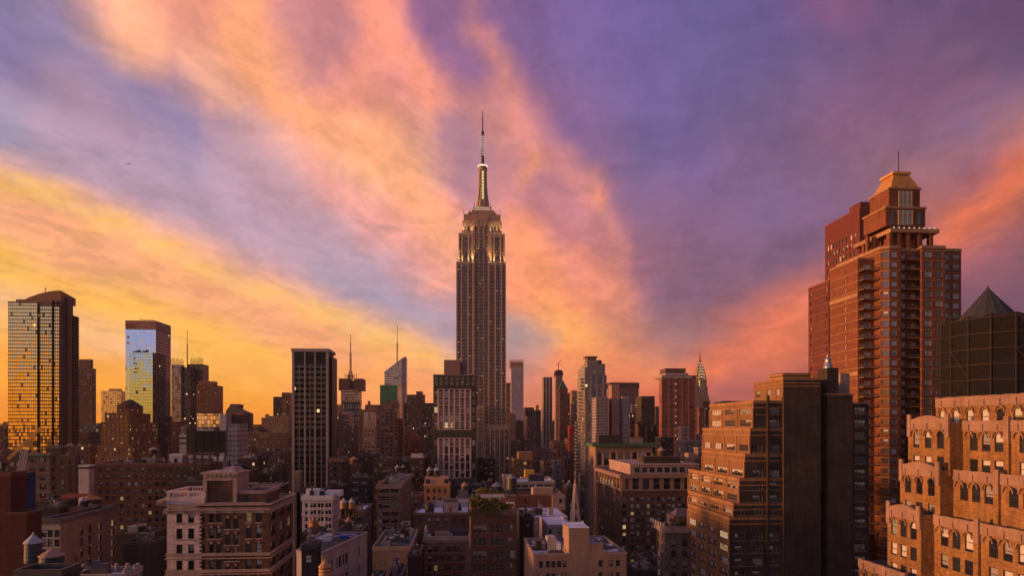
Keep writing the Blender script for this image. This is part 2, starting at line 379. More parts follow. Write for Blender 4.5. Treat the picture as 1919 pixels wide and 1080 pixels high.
# window materials
def glassm(c=(.012,.013,.018), rough=.06, ior=1.9):
    m, T = mat('window_glass'); oc = T.new('ShaderNodeTexCoord').outputs['Object']
    b = T.new('ShaderNodeBsdfPrincipled'); 
    inf = T.new('ShaderNodeObjectInfo').outputs['Random']
    T.put(b.inputs['Base Color'], T.mix(inf, c, tuple(q*3 for q in c))); b.inputs['Roughness'].default_value = rough; b.inputs['IOR'].default_value = ior
    bp = T.new('ShaderNodeBump'); bp.inputs['Strength'].default_value = .25; bp.inputs['Distance'].default_value = .05
    T.put(bp.inputs['Height'], T.noise(oc, .8, 2)); T.put(b.inputs['Normal'], bp.outputs[0])
    out(T, b.outputs[0]); return m
GL = glassm(ior=2.3); GLM = plain((.66,.60,.58), .10, 1.0, 'mirror_glass', .5, .1); BLD = plain((.58,.54,.52), .5, 0, 'blind', 3, .15); BL2 = plain((.30,.27,.26), .6, 0, 'blind', 3, .2)
LIT = [emit((1,.6,.25), .32, 'lit_room'), emit((1,.7,.38), .55, 'lit_room'), emit((.9,.55,.24), .14, 'lit_room')]
DK = plain((.02,.02,.022), .6, 0, 'dark_metal'); STEEL = plain((.18,.17,.17), .45, .6, 'steel'); STONE = plain((.34,.29,.25), .85, 0, 'stone')
WOOD = plain((.33,.17,.08), .85, 0, 'cedar', 1.5, .35); WHITE = plain((.62,.6,.6), .7, 0, 'white_paint'); BLK = plain((.012,.012,.014), .5, 0, 'black')
SNOW = roofm('snow')

# ------------------------------------------------------------------ windows
WM = {}
def wmesh(w, h, style, var, fr, wall):
    w = round(w, 2); h = round(h, 2); key = (w, h, style, var, fr.name, wall.name if wall else '')
    if key in WM: return WM[key]
    r = random.Random(int(w*100)*7919 + int(h*100)*31 + sum(map(ord, style+var))); M = MB()
    # slots 0 frame 1 glass 2 blind 3 dull blind 4 lit 5 wall
    mir = style.startswith('mir'); style = style.replace('mir_', ''); mini = style.startswith('min_'); t = .13 if not mini else 0
    def rect(x0, x1, z0, z1, y, mi): M.poly([(x0,y,z0),(x1,y,z0),(x1,y,z1),(x0,y,z1)], mi)
    def bx(x0, x1, z0, z1, y0=-.09): M.box(x0, x1, y0, .0, z0, z1, 0, bot=True)
    x0, x1 = -w/2, w/2
    nb = {'triple': 3, 'double': 2, 'quad': 4}.get(style.replace('min_', ''), 1)
    arch = style == 'arch'
    for k in range(nb):
        a = x0 + (x1-x0)*k/nb; b = x0 + (x1-x0)*(k+1)/nb
        kind = var
        if nb > 1 and var in ('half', 'full') and r.random() < .3: kind = 'dark'
        if nb > 1 and var == 'dark' and r.random() < .15: kind = 'half'
        gl = {'lit0': 4, 'lit1': 4, 'lit2': 4}.get(kind, 1)
        cov = {'half': r.uniform(.25, .6), 'full': r.uniform(.85, 1), 'dull': r.uniform(.4, 1), 'lit0': r.choice([0, 0, .3])}.get(kind, 0)
        bm_ = {'dull': 3}.get(kind, 2)
        zt = h; zb = h * (1 - cov)
        if cov > 0: rect(a, b, zb, zt, .0, bm_)
        if cov < 1: rect(a, b, 0, zb, .0, gl)
        if not mini and k: bx(a - .06, a + .06, t, h - t)
    if not mini:
        bx(x0, x0 + t, 0, h); bx(x1 - t, x1, 0, h); bx(x0 + t, x1 - t, 0, t); bx(x0 + t, x1 - t, h - t, h)
        if style != 'plain': bx(x0 + t, x1 - t, h*.5 - .05, h*.5 + .05, -.085)
    if arch:
        rr = w/2; n = 6; zc = h - rr
        for sgn in (-1, 1):
            arc = [(sgn*rr*math.cos(math.pi/2*k/n), zc + rr*math.sin(math.pi/2*k/n)) for k in range(n+1)]
            for k in range(n):
                (ax, az), (bx_, bz) = arc[k], arc[k+1]
                P = [(ax, -.22, az), (sgn*rr, -.22, az), (sgn*rr, -.22, bz), (bx_, -.22, bz)] if True else None
                M.poly(P if sgn > 0 else P[::-1], 5)
                Q = [(ax, -.22, az), (bx_, -.22, bz), (bx_, .0, bz), (ax, .0, az)]
                M.poly(Q if sgn > 0 else Q[::-1], 0)
    lit = LIT[int(var[3])] if var.startswith('lit') else LIT[0]
    me = M.mesh('window', [fr, GLM if mir else GL, BLD, BL2, lit, wall or STONE]); WM[key] = (me, M); return WM[key]

class Bld:
    """one building: an Empty at its base that parents walls, roof, trim and windows"""
    def __init__(s, name, label, x, y, cat='building', group=None):
        s.o = thing(name, label, cat, (x, y, 0), group); s.w = MB(); s.wm = None; s.wins = []; s.trim = MB(); s.roof = MB()
        s.fr = DK; s.var = (.5, .2, .06, .2, .04); s.rm = roofm('dark'); s.tm = STONE; s.k = 0
        s.rr = random.Random(sum(ord(c)*(i+1) for i, c in enumerate(label)))
        s.infill = None
    def facade(s, p0, p1, z0, z1, cols, rows, style='single', dep=.25, M=None, mi=0, inf=None):
        """cols (centre, width[, row offset]); rows (bottom z, height)"""
        M = M or s.w
        p0 = Vector(p0); p1 = Vector(p1); L = (p1-p0).length; d = (p1-p0)/L; n = Vector((d.y, -d.x)); ang = math.atan2(n.x, -n.y)
        def P(u, z, q=0): a = p0 + d*u - n*q; return (a.x, a.y, z)
        def quad(u0, u1, a, b, m=mi):
            if u1 - u0 > 1e-3 and b - a > 1e-3: M.poly([P(u0,a), P(u1,a), P(u1,b), P(u0,b)], m)
        cur = 0
        for c in sorted(cols):
            uc, w = c[0], c[1]; off = c[2] if len(c) > 2 else 0
            u0, u1 = uc - w/2, uc + w/2
            if u0 < cur + .02 or u1 > L - .02: continue
            quad(cur, u0, z0, z1); cz = z0
            for (a, h) in sorted(rows):
                a += off; b = a + h
                if a < cz + .02 or b > z1 - .02: continue
                quad(u0, u1, cz, a, inf if (inf is not None and cz > z0) else mi)
                M.poly([P(u0,a), P(u1,a), P(u1,a,dep), P(u0,a,dep)], mi); M.poly([P(u0,b,dep), P(u1,b,dep), P(u1,b), P(u0,b)], mi)
                M.poly([P(u0,a), P(u0,a,dep), P(u0,b,dep), P(u0,b)], mi); M.poly([P(u1,a,dep), P(u1,a), P(u1,b), P(u1,b,dep)], mi)
                q = P(uc, a, dep); s.wins.append((q, ang, w, h, style)); cz = b
            quad(u0, u1, cz, z1); cur = u1
        quad(cur, L, z0, z1)
    def prism(s, pts, z0, z1, specs=None, top=True, par=.0, mi=0):
        """CCW footprint; specs {edge index: spec}, spec = dict(cw, ch, ww, wh, zlo, m, top, style, cols)"""
        n = len(pts); specs = specs or {}
        for k in range(n):
            p, q = pts[k], pts[(k+1) % n]; sp = specs.get(k)
            if not sp: s.w.poly([(*p, z0), (*q, z0), (*q, z1), (*p, z1)], mi); continue
            L = math.hypot(q[0]-p[0], q[1]-p[1]); g = lambda a, d_: sp.get(a, d_)
            if 'cols' in sp: cols = sp['cols']
            else:
                m_ = g('m', .8); nn = max(1, round((L - 2*m_) / sp['cw'])); cw = (L - 2*m_) / nn
                cols = [(m_ + cw*(i+.5), sp['ww']) for i in range(nn)]
            if 'rows' in sp: rows = sp['rows']
            else:
                rows = []; za = z1 - g('top', 1.2) - sp['wh']; lo = max(g('zlo', 0), z0) + .5
                while za > lo: rows.append((za, sp['wh'])); za -= sp['ch']
            s.facade(p, q, z0, z1, cols, rows, g('style', 'single'), g('dep', .25), None, g('mi', 0), g('inf', None))
        if top: s.roof.poly([(*p, z1) for p in pts], 0)
        if par:
            s.parapet(pts, z1, par)
    def parapet(s, pts, z, h, t=.35, o=.12, M=None):
        M = M or s.trim; n = len(pts)
        c = Vector((sum(p[0] for p in pts)/n, sum(p[1] for p in pts)/n))
        def offs(dist):
            r = []
            for k in range(n):
                p0, p1, p2 = Vector(pts[k-1]), Vector(pts[k]), Vector(pts[(k+1) % n])
                d1 = (p1-p0).normalized(); d2 = (p2-p1).normalized(); n1 = Vector((d1.y, -d1.x)); n2 = Vector((d2.y, -d2.x))
                q = (n1+n2); q /= max(.3, q.dot(n1)); r.append(tuple(p1 + q*dist))
            return r
        O, I = offs(o), offs(-t)
        for k in range(n):
            l = (k+1) % n; a, b, c_, d_ = O[k], O[l], I[l], I[k]
            M.poly([(*a,z), (*b,z), (*b,z+h), (*a,z+h)]); M.poly([(*c_,z), (*d_,z), (*d_,z+h), (*c_,z+h)]); M.poly([(*a,z+h), (*b,z+h), (*c_,z+h), (*d_,z+h)])
            M.poly([(*b,z), (*a,z), (*pts[k],z), (*pts[l],z)])
    def band(s, pts, z, h, o=.25, M=None):
        """a proud course round the walls"""
        M = M or s.trim; s2 = MB(); n = len(pts)
        def offs(dist):
            r = []
            for k in range(n):
                p0, p1, p2 = Vector(pts[k-1]), Vector(pts[k]), Vector(pts[(k+1) % n])
                d1 = (p1-p0).normalized(); d2 = (p2-p1).normalized(); n1 = Vector((d1.y, -d1.x)); n2 = Vector((d2.y, -d2.x))
                q = (n1+n2); q /= max(.3, q.dot(n1)); r.append(tuple(p1 + q*dist))
            return r
        O = offs(o)
        for k in range(n):
            l = (k+1) % n
            M.poly([(*O[k],z), (*O[l],z), (*O[l],z+h), (*O[k],z+h)]); M.poly([(*O[k],z+h), (*O[l],z+h), (*pts[l],z+h), (*pts[k],z+h)]); M.poly([(*O[l],z), (*O[k],z), (*pts[k],z), (*pts[l],z)])
    def part(s, name, M, m, label=None):
        o = M.build(name, m, s.o)
        if o and label: o['label'] = label
        return o
    def each(s, name, M, m, cap=90):
        """one child per connected piece"""
        par = list(range(len(M.f))); at = {}
        def root(a):
            while par[a] != a: par[a] = par[par[a]]; a = par[a]
            return a
        for i, f in enumerate(M.f):
            for v in f:
                k = tuple(round(q, 3) for q in M.v[v])
                if k in at: par[root(i)] = root(at[k])
                else: at[k] = i
        gr = {}
        for i in range(len(M.f)): gr.setdefault(root(i), []).append(i)
        if len(gr) > cap or len(gr) < 2: return s.part(name, M, m)
        for g in gr.values():
            N = MB()
            for i in g: N.poly([M.v[v] for v in M.f[i]], M.i[i], M.sm[i])
            s.part(name, N, m)
    def pick(s):
        r = s.rr.random(); v = s.var; acc = 0
        for nme, p in zip(('dark', 'half', 'full', 'dull'), v[:4]):
            acc += p
            if r < acc: return nme
        return s.rr.choice(['lit0', 'lit0', 'lit1', 'lit2'])if s.rr.random() < v[4]/max(1e-6, 1-acc) else 'dark'
    def finish(s, cap=96):
        s.part('wall', s.w, s.wm if isinstance(s.wm, (list, tuple)) else [s.wm]); s.part('roof', s.roof, s.rm); s.each('parapet', s.trim, s.tm, 110)
        L = Vector(wloc(s.o)); ws = s.wins
        ws.sort(key=lambda q: -(q[2]*q[3]) / max(1, depth(q[0][0], q[0][1]))**2 if 1 else 0)
        # what the frame shows comes first
        def vis(q):
            t = depth(q[0][0], q[0][1]); py = HOR - (q[0][2]-CH)/t*FPX; u = (q[0][0]*CA - q[0][1]*SA)/t*FPX
            return 0 if (py < 1085 and abs(u) < 960) else 1
        ws.sort(key=vis); wall = s.wm[0] if isinstance(s.wm, (list, tuple)) else s.wm
        rest = MB(); mats = None
        for i, (p, a, w, h, st) in enumerate(ws):
            var = s.pick() if st != 'mir' else ('dark' if s.rr.random() < .85 else 'half'); me, M = wmesh(w, h, st, var, s.fr, wall)
            if i < cap:
                o = bpy.data.objects.new('window', me); COL.objects.link(o); o.parent = s.o; o.location = Vector(p) - L; o.rotation_euler = (0, 0, a)
            else:
                if var.startswith('lit'): M = wmesh(w, h, st, 'lit0', s.fr, wall)[1]
                ca, sa = math.cos(a), math.sin(a); n = len(rest.v)
                rest.v += [(p[0]+x*ca-y*sa, p[1]+x*sa+y*ca, p[2]+z) for x, y, z in M.v]
                rest.f += [tuple(k+n for k in f) for f in M.f]; rest.i += M.i; rest.sm += M.sm
        if rest.f:
            o = rest.build('window', [s.fr, GL, BLD, BL2, LIT[0], wall], s.o); o['kind'] = 'stuff'
        return s

def rectpts(x0, x1, y0, y1): return [(x0,y0), (x1,y0), (x1,y1), (x0,y1)]

def tower(name, label, x0, x1, yt, Y, c, win=None, side=None, D=None, yb=1090, pent=None, roof='dark', par=.8, lit=.03, brick=True, tm=None, wopt=None, shade=None, group=None, var=None, fr=None, keep=False, sidewin=True, cat='building', belts=(), stain=.3, clutter=0, cornice=None, sidec=None):
    """box building by its front edge pixels at distance Y; side = pixel of the far edge of the visible side"""
    a, b = X(x0, Y), X(x1, Y); right = a > 0
    if D is None:
        if side is not None:
            Y2 = Yat(side, a if right else b); D = max(4, Y2 - Y)
        else: D = 24
    D = min(D, 90); dx = 0.0
    if side is None:                                          # the given pixels span front and visible side together
        w_ = b - a
        for _ in range(12):
            a2 = X(x0, Y+D) if right else a; b2 = b if right else X(x1, Y+D)
            if b < 0 and not right: pass
            elif not right and b >= 0: b2 = b
            if b2 - a2 > .68*w_ or D < 5: break
            D *= .8
        dx = a2 - a; a, b = a2, b2
        if wopt and wopt.get('cols') and dx: wopt = dict(wopt, cols=[(c[0]-dx, *c[1:]) for c in wopt['cols'] if c[0]-dx > c[1]/2+.1])
    zt = Z(yt, (x0+x1)/2, Y)
    B = Bld(name, label, (a+b)/2, Y + D/2, cat, group); pts = rectpts(a, b, Y, Y+D)
    B.dim = (a, b, Y, Y+D, zt); B.right = right
    B.tm = tm or plain(tuple(min(.6, v*1.3+.012) for v in c), .85, 0, 'coping', .4, .2)
    if fr: B.fr = fr
    if var: B.var = var
    else: B.var = (.5, .16, .06, .24, lit)
    B.rm = roofm(roof)
    t = Tt((x0+x1)/2, Y)
    win = win or (3.2, 3.6, 1.5, 1.9)
    cw, ch, ww, wh = win[:4]; st = win[4] if len(win) > 4 else 'single'
    if shade is not None or wh*FPX/t < 4.4:
        kw = dict(lit=lit); kw.update(shade or {})
        B.wm = fm(c, cw, ch, ww/cw, wh/ch, **kw)
        B.prism(pts, 0, zt, None, True, par)
    else:
        if wh*FPX/t < 7: st = 'min_' + st
        B.wm = wallm(c, brick and t < 420, stain=stain)
        zlo = Z(yb, (x0+x1)/2, Y)
        sp = dict(cw=cw, ch=ch, ww=ww, wh=wh, style=st, zlo=zlo); sp.update(wopt or {})
        specs = {0: sp}
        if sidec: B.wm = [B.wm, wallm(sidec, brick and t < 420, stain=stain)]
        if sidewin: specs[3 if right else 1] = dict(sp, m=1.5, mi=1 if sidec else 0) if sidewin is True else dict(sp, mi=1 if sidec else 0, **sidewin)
        B.prism(pts, 0, zt, specs, True, par)
    for (yy, h_) in belts: B.band(pts, Z(yy, (x0+x1)/2, Y), h_)
    if cornice:
        M = MB(); B.band(pts, zt - cornice[0], cornice[0], cornice[1], M); B.part('cornice', M, cornice[2] if len(cornice) > 2 else B.tm)
    if pent:
        for (q0, q1, qy, back) in pent:
            M = MB(); p0, p1 = X(q0, Y+back), X(q1, Y+back); d_ = min(D - back - 1, max(3, (p1-p0)*.8)) if D - back - 1 > 2 else 2
            M.box(p0, p1, Y+back, Y+back+d_, zt, Z(qy, (q0+q1)/2, Y+back)); B.part('penthouse', M, plain(tuple(min(.7, v*1.15) for v in c), .85))
    if clutter < 0: clutter = 0
    elif t < 330 and not clutter and b - a > 8: clutter = 4
    elif t < 330: clutter = int(clutter*1.5)
    for k in range(clutter):
        M = MB(); w_ = B.rr.uniform(1.2, min(5, (b-a)*.3)); h_ = B.rr.uniform(.8, 2.6); cx = B.rr.uniform(a+1, b-1-w_); cy = Y + B.rr.uniform(1, max(1.5, D-5))
        M.box(cx, cx+w_, cy, cy+B.rr.uniform(1.2, 3.5), zt, zt+h_, 0)
        if B.rr.random() < .5: M.box(cx+.2, cx+w_*.6, cy+.2, cy+1, zt+h_, zt+h_+.5, 0)
        k_ = B.rr.random()
        if k_ < .35: M.lathe(cx+w_/2, cy+.6, [(.3, zt+h_), (.3, zt+h_+.9), (.5, zt+h_+1.0), (.5, zt+h_+1.3), (.1, zt+h_+1.5)], 8)
        elif k_ < .6: M.bar((cx, cy+.3, zt+.5), (min(b-.6, cx+w_+4), cy+.3, zt+.5), .28); M.bar((cx+.2, cy+.2, zt+h_), (cx+.2, cy+.2, zt+h_+2.6), .12)
        B.part('roof_unit', M, B.rr.choice([STEEL, STONE, DK, plain((.10,.09,.09), .8), plain((.26,.24,.27), .6)]))
    if not keep: B.finish()
    return B

def tank(label, px, Y, zb, w_px, y_roof, y_tip, y_bot=None, col=None, rc=None, legs=True):
    """wooden rooftop water tank on steel legs"""
    t = Tt(px, Y); s = t/FPX; x = X(px, Y); r = w_px*s/2; zt = Z(y_roof, px, Y); zp = Z(y_tip, px, Y); z0 = Z(y_bot, px, Y) if y_bot else zb + 2.0
    z0 = max(z0, zb + .3)
    if zt < z0 + 1: zt = z0 + 3; zp = zt + 1.2
    o = thing('water_tank', label, 'water tank', (x, Y, zb), 'rooftop water tanks')
    M = MB(); M.lathe(x, Y, [(r*.97, z0), (r, z0+.3), (r*.985, (z0+zt)/2), (r*.95, zt)], 20); M.build('barrel', col or WOOD, o)
    M = MB()
    for k in range(5):
        z = z0 + (zt-z0)*(k+.5)/5; M.lathe(x, Y, [(r*1.01, z), (r*1.02, z+.06), (r*1.01, z+.12)], 20)
    M.build('hoop', DK, o)
    M = MB(); M.lathe(x, Y, [(r*1.08, zt-.1), (r*1.06, zt+.05), (r*.5, (zt+zp)/2+.1), (.12, zp), (.1, zp+.3)], 12); M.build('conical_roof', rc or STEEL, o)
    if legs and z0 - zb > .5:
        for sx in (-1, 1):
            for sy in (-1, 1):
                M = MB(); M.bar((x+sx*r*.7, Y+sy*r*.7, zb), (x+sx*r*.62, Y+sy*r*.62, z0), .3); M.build('leg', DK, o)
        M = MB(); zz = z0-.2
        M.bar((x-r, Y-r*.62, zz), (x+r, Y-r*.62, zz), .35); M.bar((x-r, Y+r*.62, zz), (x+r, Y+r*.62, zz), .35)
        if z0 - zb > 3:
            M.bar((x-r*.68, Y-r*.68, zb+.5), (x+r*.62, Y-r*.62, z0-.5), .15); M.bar((x+r*.68, Y-r*.68, zb+.5), (x-r*.62, Y-r*.62, z0-.5), .15)
        M.build('leg_frame', DK, o)
    return o
# ------------------------------------------------------------------ the setting
M = MB(); M.poly([(-9000,-3000,0), (9000,-3000,0), (9000,14000,0), (-9000,14000,0)])
tag(M.build('ground', plain((.06,.055,.055), .9, 0, 'asphalt', .02)), None, None, None, 'structure')
def road(x0, x1, y0, y1):
    M = MB(); M.box(x0-4, x0, y0, y1, 0, .15); M.box(x1, x1+4, y0, y1, 0, .15); tag(M.build('pavement', plain((.2,.19,.18), .9, 0, 'concrete', .3)), None, None, None, 'structure')
    M = MB(); M.poly([(x0,y0,.004),(x1,y0,.004),(x1,y1,.004),(x0,y1,.004)]); tag(M.build('road', plain((.035,.035,.038), .8, 0, 'asphalt', .1)), None, None, None, 'structure')
    M = MB(); xm = (x0+x1)/2; y = y0
    while y < min(y1, y0+900): M.poly([(xm-.08,y,.008),(xm+.08,y,.008),(xm+.08,y+3,.008),(xm-.08,y+3,.008)]); y += 9
    tag(M.build('road_markings', plain((.6,.6,.58), .7)), None, None, None, 'structure')
road(44, 60, 130, 3000)

# ================================================================== hero tower with the lit mast (skyline centre)
def esb():
    Y = 742; xp = lambda p, y=Y: X(p, y); zp = lambda p: Z(p, 901, Y)
    B = Bld('skyscraper', 'tallest limestone skyscraper with floodlit crown, lit mast and needle antenna, at the centre', xp(901), Y+28)
    LS = wallm((.56,.35,.24), False, stain=.18); SP = plain((.06,.048,.045), .6, .3, 'spandrel')
    B.wm = [LS, SP]; B.var = (.66, .07, .035, .215, .02); B.tm = plain((.33,.19,.12), .85); fl = 3.75
    zl = zp(1000)
    def cols(p0, ps, w, y): return [(xp(p, y) - xp(p0, y), w) for p in ps]
    def rows(z0, z1, off=1.8): 
        r = []; z = z1 - off - 2.1
        while z > z0 + .3: r.append((z, 2.1)); z -= fl
        return r
    def vol(p0, p1, y, D, z0, z1, ps=None, w=1.35, lo=None, side=True, off=3.5):
        pts = rectpts(xp(p0, y), xp(p1, y), y, y + D); sp = {}
        if ps: sp[0] = dict(cols=cols(p0, ps, w, y), rows=rows(max(z0, lo or zl), z1, off), style='min_single', dep=.7, inf=1)
        B.prism(pts, z0, z1, sp, True, .0); return pts
    z490, z435 = zp(491), zp(436)
    LC = [859.3, 862.2, 867.6, 871, 874.4, 880, 883.2]; RC = [919.6, 922.6, 925.6, 931, 934, 937, 942.4, 945.2]
    vol(855.2, 888.3, Y, 46, 0, z490, LC); vol(915, 948, Y, 46, 0, z490, RC)
    vol(888.3, 915, Y+5, 40, 0, zp(407), [891, 894.4, 899.8, 903.4, 909.2, 912.6], off=6)
    vol(859.6, 886.6, Y+2.5, 41, z490, z435, [863, 869, 872, 875, 881], off=4); vol(919, 946, Y+2.5, 41, z490, z435, [923, 929, 932, 935, 941.4], off=4)
    vol(886.6, 888.3, Y+3.5, 38, z490, z435); vol(915, 919, Y+3.5, 38, z490, z435)
    vol(866.6, 888.3, Y+5.5, 34, z435, zp(411), [872, 878], 1.8, off=6); vol(915, 940.4, Y+5.5, 34, z435, zp(411), [922, 927.5, 934], 1.8, off=6)
    vol(869, 888.3, Y+6.5, 32, zp(411), zp(398)); vol(915, 938, Y+6.5, 32, zp(411), zp(398)); vol(888.3, 915, Y+6.0, 31, zp(407), zp(398))
    vol(877.5, 930.5, Y+8, 28, zp(398), zp(393)); vol(884, 926, Y+9.5, 24, zp(393), zp(388.5)); vol(887, 921, Y+11, 21, zp(388.5), zp(381))
    # lower wings
    vol(948, 957.4, Y+6, 40, 0, zp(793), [950.4, 954], 1.4); vol(845, 855.2, Y+6, 40, 0, zp(760), [848.5, 852], 1.2)
    vol(908, 955, Y-10, 9, 0, zp(797), [911.5, 915, 921, 924.5, 930, 933.5, 939, 942.5, 948, 951.5], 1.5, off=5)
    vol(893, 907.8, Y-14, 13, 0, zp(761), [897.2, 900.6, 904.5], 1.3, off=3)
    B.part('wall', B.w, B.wm); B.w = MB()
    # vertical limestone piers
    M = MB()
    for y, z0, z1, ps in ((Y, zp(900), z490-1.2, [855.9, 865, 877.2, 887.5, 915.8, 928.2, 939.6, 947.4]), (Y+2.5, z490, z435-1, [860.3, 866, 878.2, 886, 919.7, 926, 938.3, 945.3]), (Y+5, zp(860), zp(413), [888.9, 897.2, 906.3, 914.4])):
        for p in ps: M.box(xp(p, y)-.55, xp(p, y)+.55, y-.5, y-.003, z0, z1)
    for p in (894, 901.5, 909): M.frus([(xp(p,Y+5)+a, Y+5+b) for a, b in ((-1.3,-.9),(1.3,-.9),(1.3,-.01),(-1.3,-.01))], zp(422), [(xp(p,Y+5)+a, Y+5+b) for a, b in ((-.2,-.5),(.2,-.5),(.2,-.01),(-.2,-.01))], zp(409))
    B.part('pier', M, plain((.66,.42,.29), .8))
    # ledge floodlights
    M = MB(); glow = emit((1,.78,.42), 2)
    def flood(px_, y, z, e, spread=52, aim=(0, .10, 1)):
        l = bpy.data.lights.new('floodlight', 'SPOT'); l.energy = e; l.color = (1,.66,.26); l.spot_size = R(spread); l.spot_blend = .9; l.shadow_soft_size = .5
        o = bpy.data.objects.new('floodlight', l); COL.objects.link(o); o.parent = B.o; o.location = Vector((xp(px_, y), y, z)) - Vector(wloc(B.o))
        o.rotation_euler = Vector((-aim[0], -aim[1], -aim[2])).to_track_quat('Z', 'Y').to_euler()
    for p in (860.5, 866, 878, 885.5, 887.6, 916.5, 919.8, 926, 938, 945):
        flood(p, Y+.9, z490+.6, 11000 if 870 < p < 930 else 7000); M.box(xp(p)-.35, xp(p)+.35, Y+.4, Y+1.0, z490, z490+.6)
    for p in (868, 873, 884, 920, 927, 933, 939): flood(p, Y+4.0, z435+.6, 7500); M.box(xp(p,Y+3)-.3, xp(p,Y+3)+.3, Y+3.6, Y+4.2, z435, z435+.55)
    B.each('floodlight_housing', M, glow)
    M = MB()
    for a, b, q, h in ((888.5, 919.5, 387.6, .45), (889.5, 918, 383.2, .45)): M.box(xp(a), xp(b), Y+(9.2 if q > 386 else 10.7), Y+(9.5 if q > 386 else 11.0), zp(q), zp(q)+h)
    B.part('lit_ledge', M, emit((1,.78,.5), .8))
    # mast
    yc = Y+20; q = lambda p: (p - 904.5) * Tt(904, yc)/FPX; xc = X(904.5, yc); zm = lambda p: Z(p, 904, yc)
    MT = plain((.36,.24,.17), .6, .1, 'aluminium', .3)
    M = MB(); r8 = lambda r: [(xc + r*math.cos(math.pi/8+math.pi/4*k), yc + r*math.sin(math.pi/8+math.pi/4*k)) for k in range(8)]
    st = [(381, 12.6), (377, 11.8), (366, 10.2), (350, 8.9), (334, 8.5), (320, 8.4)]
    M.frus(r8(q(904.5+13.4)), zp(381)-.5, r8(q(904.5+12.6)), zm(381))
    for (a, ra), (b, rb) in zip(st, st[1:]): M.frus(r8(q(904.5+ra)), zm(a), r8(q(904.5+rb)), zm(b))
    B.part('mast', M, MT)
    M = MB()
    for k in range(4):
        an = math.pi/4 + k*math.pi/2; c, s = math.cos(an), math.sin(an)
        for (a, ra), (b, rb) in zip(st, st[1:]):
            f = lambda r: [(xc + c*r + s*.8, yc + s*r - c*.8), (xc + c*(r+.9) + s*.5, yc + s*(r+.9) - c*.5), (xc + c*(r+.9) - s*.5, yc + s*(r+.9) + c*.5), (xc + c*r - s*.8, yc + s*r + c*.8)]
            M.frus(f(q(904.5+ra)*.96), zm(a) if a < 381 else zp(381)-.5, f(q(904.5+rb)*.96), zm(b))
    B.each('buttress', M, plain((.50,.34,.24), .6, .1, 'aluminium'))
    wl = emit((1,.74,.32), .85)
    for k in range(9):
        a = 376.5 - k*6.1; rr = q(904.5 + 8.6 + max(0, (a-335))*.085) + .25; M = MB()
        M.box(xc-1.05, xc+1.05, yc-rr*.94-.25, yc-rr*.94, zm(a), zm(a-4.6)); B.part('lit_window', M, wl)
    M = MB(); M.lathe(xc, yc, [(q(913.2), zm(320)), (q(913.2), zm(314)), (q(911.8), zm(310.5)), (q(909), zm(307)), (q(907), zm(305.5))], 24); B.part('dome', M, MT)
    M = MB(); M.lathe(xc, yc, [(q(913.6), zm(313)), (q(913.9), zm(311.8)), (q(913.0), zm(310.8))], 24); B.part('lit_ring', M, emit((1,.8,.62), 1.6))
    M = MB(); W = emit((1,.86,.7), .9)
    M.lathe(xc, yc, [(q(907.6), zm(305.5)), (q(906.8), zm(290)), (q(906.6), zm(252)), (q(907.4), zm(250)), (q(907.4), zm(247)), (q(905.6), zm(245)), (q(905.5), zm(225)), (q(905.0), zm(207))], 8)
    M.box(xc+q(901.2), xc+q(902), yc-.4, yc+.4, zm(293), zm(276)); M.box(xc+q(902), xc+q(904), yc-.2, yc+.2, zm(286), zm(285))
    B.part('antenna', M, plain((.10,.07,.07), .5, .5, 'metal'))
    M = MB(); z = 303
    while z > 255: M.lathe(xc, yc, [(q(906.9), zm(z)), (q(906.9), zm(z-1.1))], 8); z -= 4.2
    B.each('antenna_lamp', M, W)
    M = MB()
    rods = []
    for k, p in enumerate((866.5, 869, 880, 889, 920, 926, 938, 941, 947, 857)):
        zb = z435 if k in (0, 7) else (z490 if k > 7 else zp(398 if p not in (889, 920) else 384)); M.bar((xp(p), Y+7, zb), (xp(p), Y+7, zb + 5.5), .35)
    B.each('rod', M, DK)
    B.finish(96)
esb()

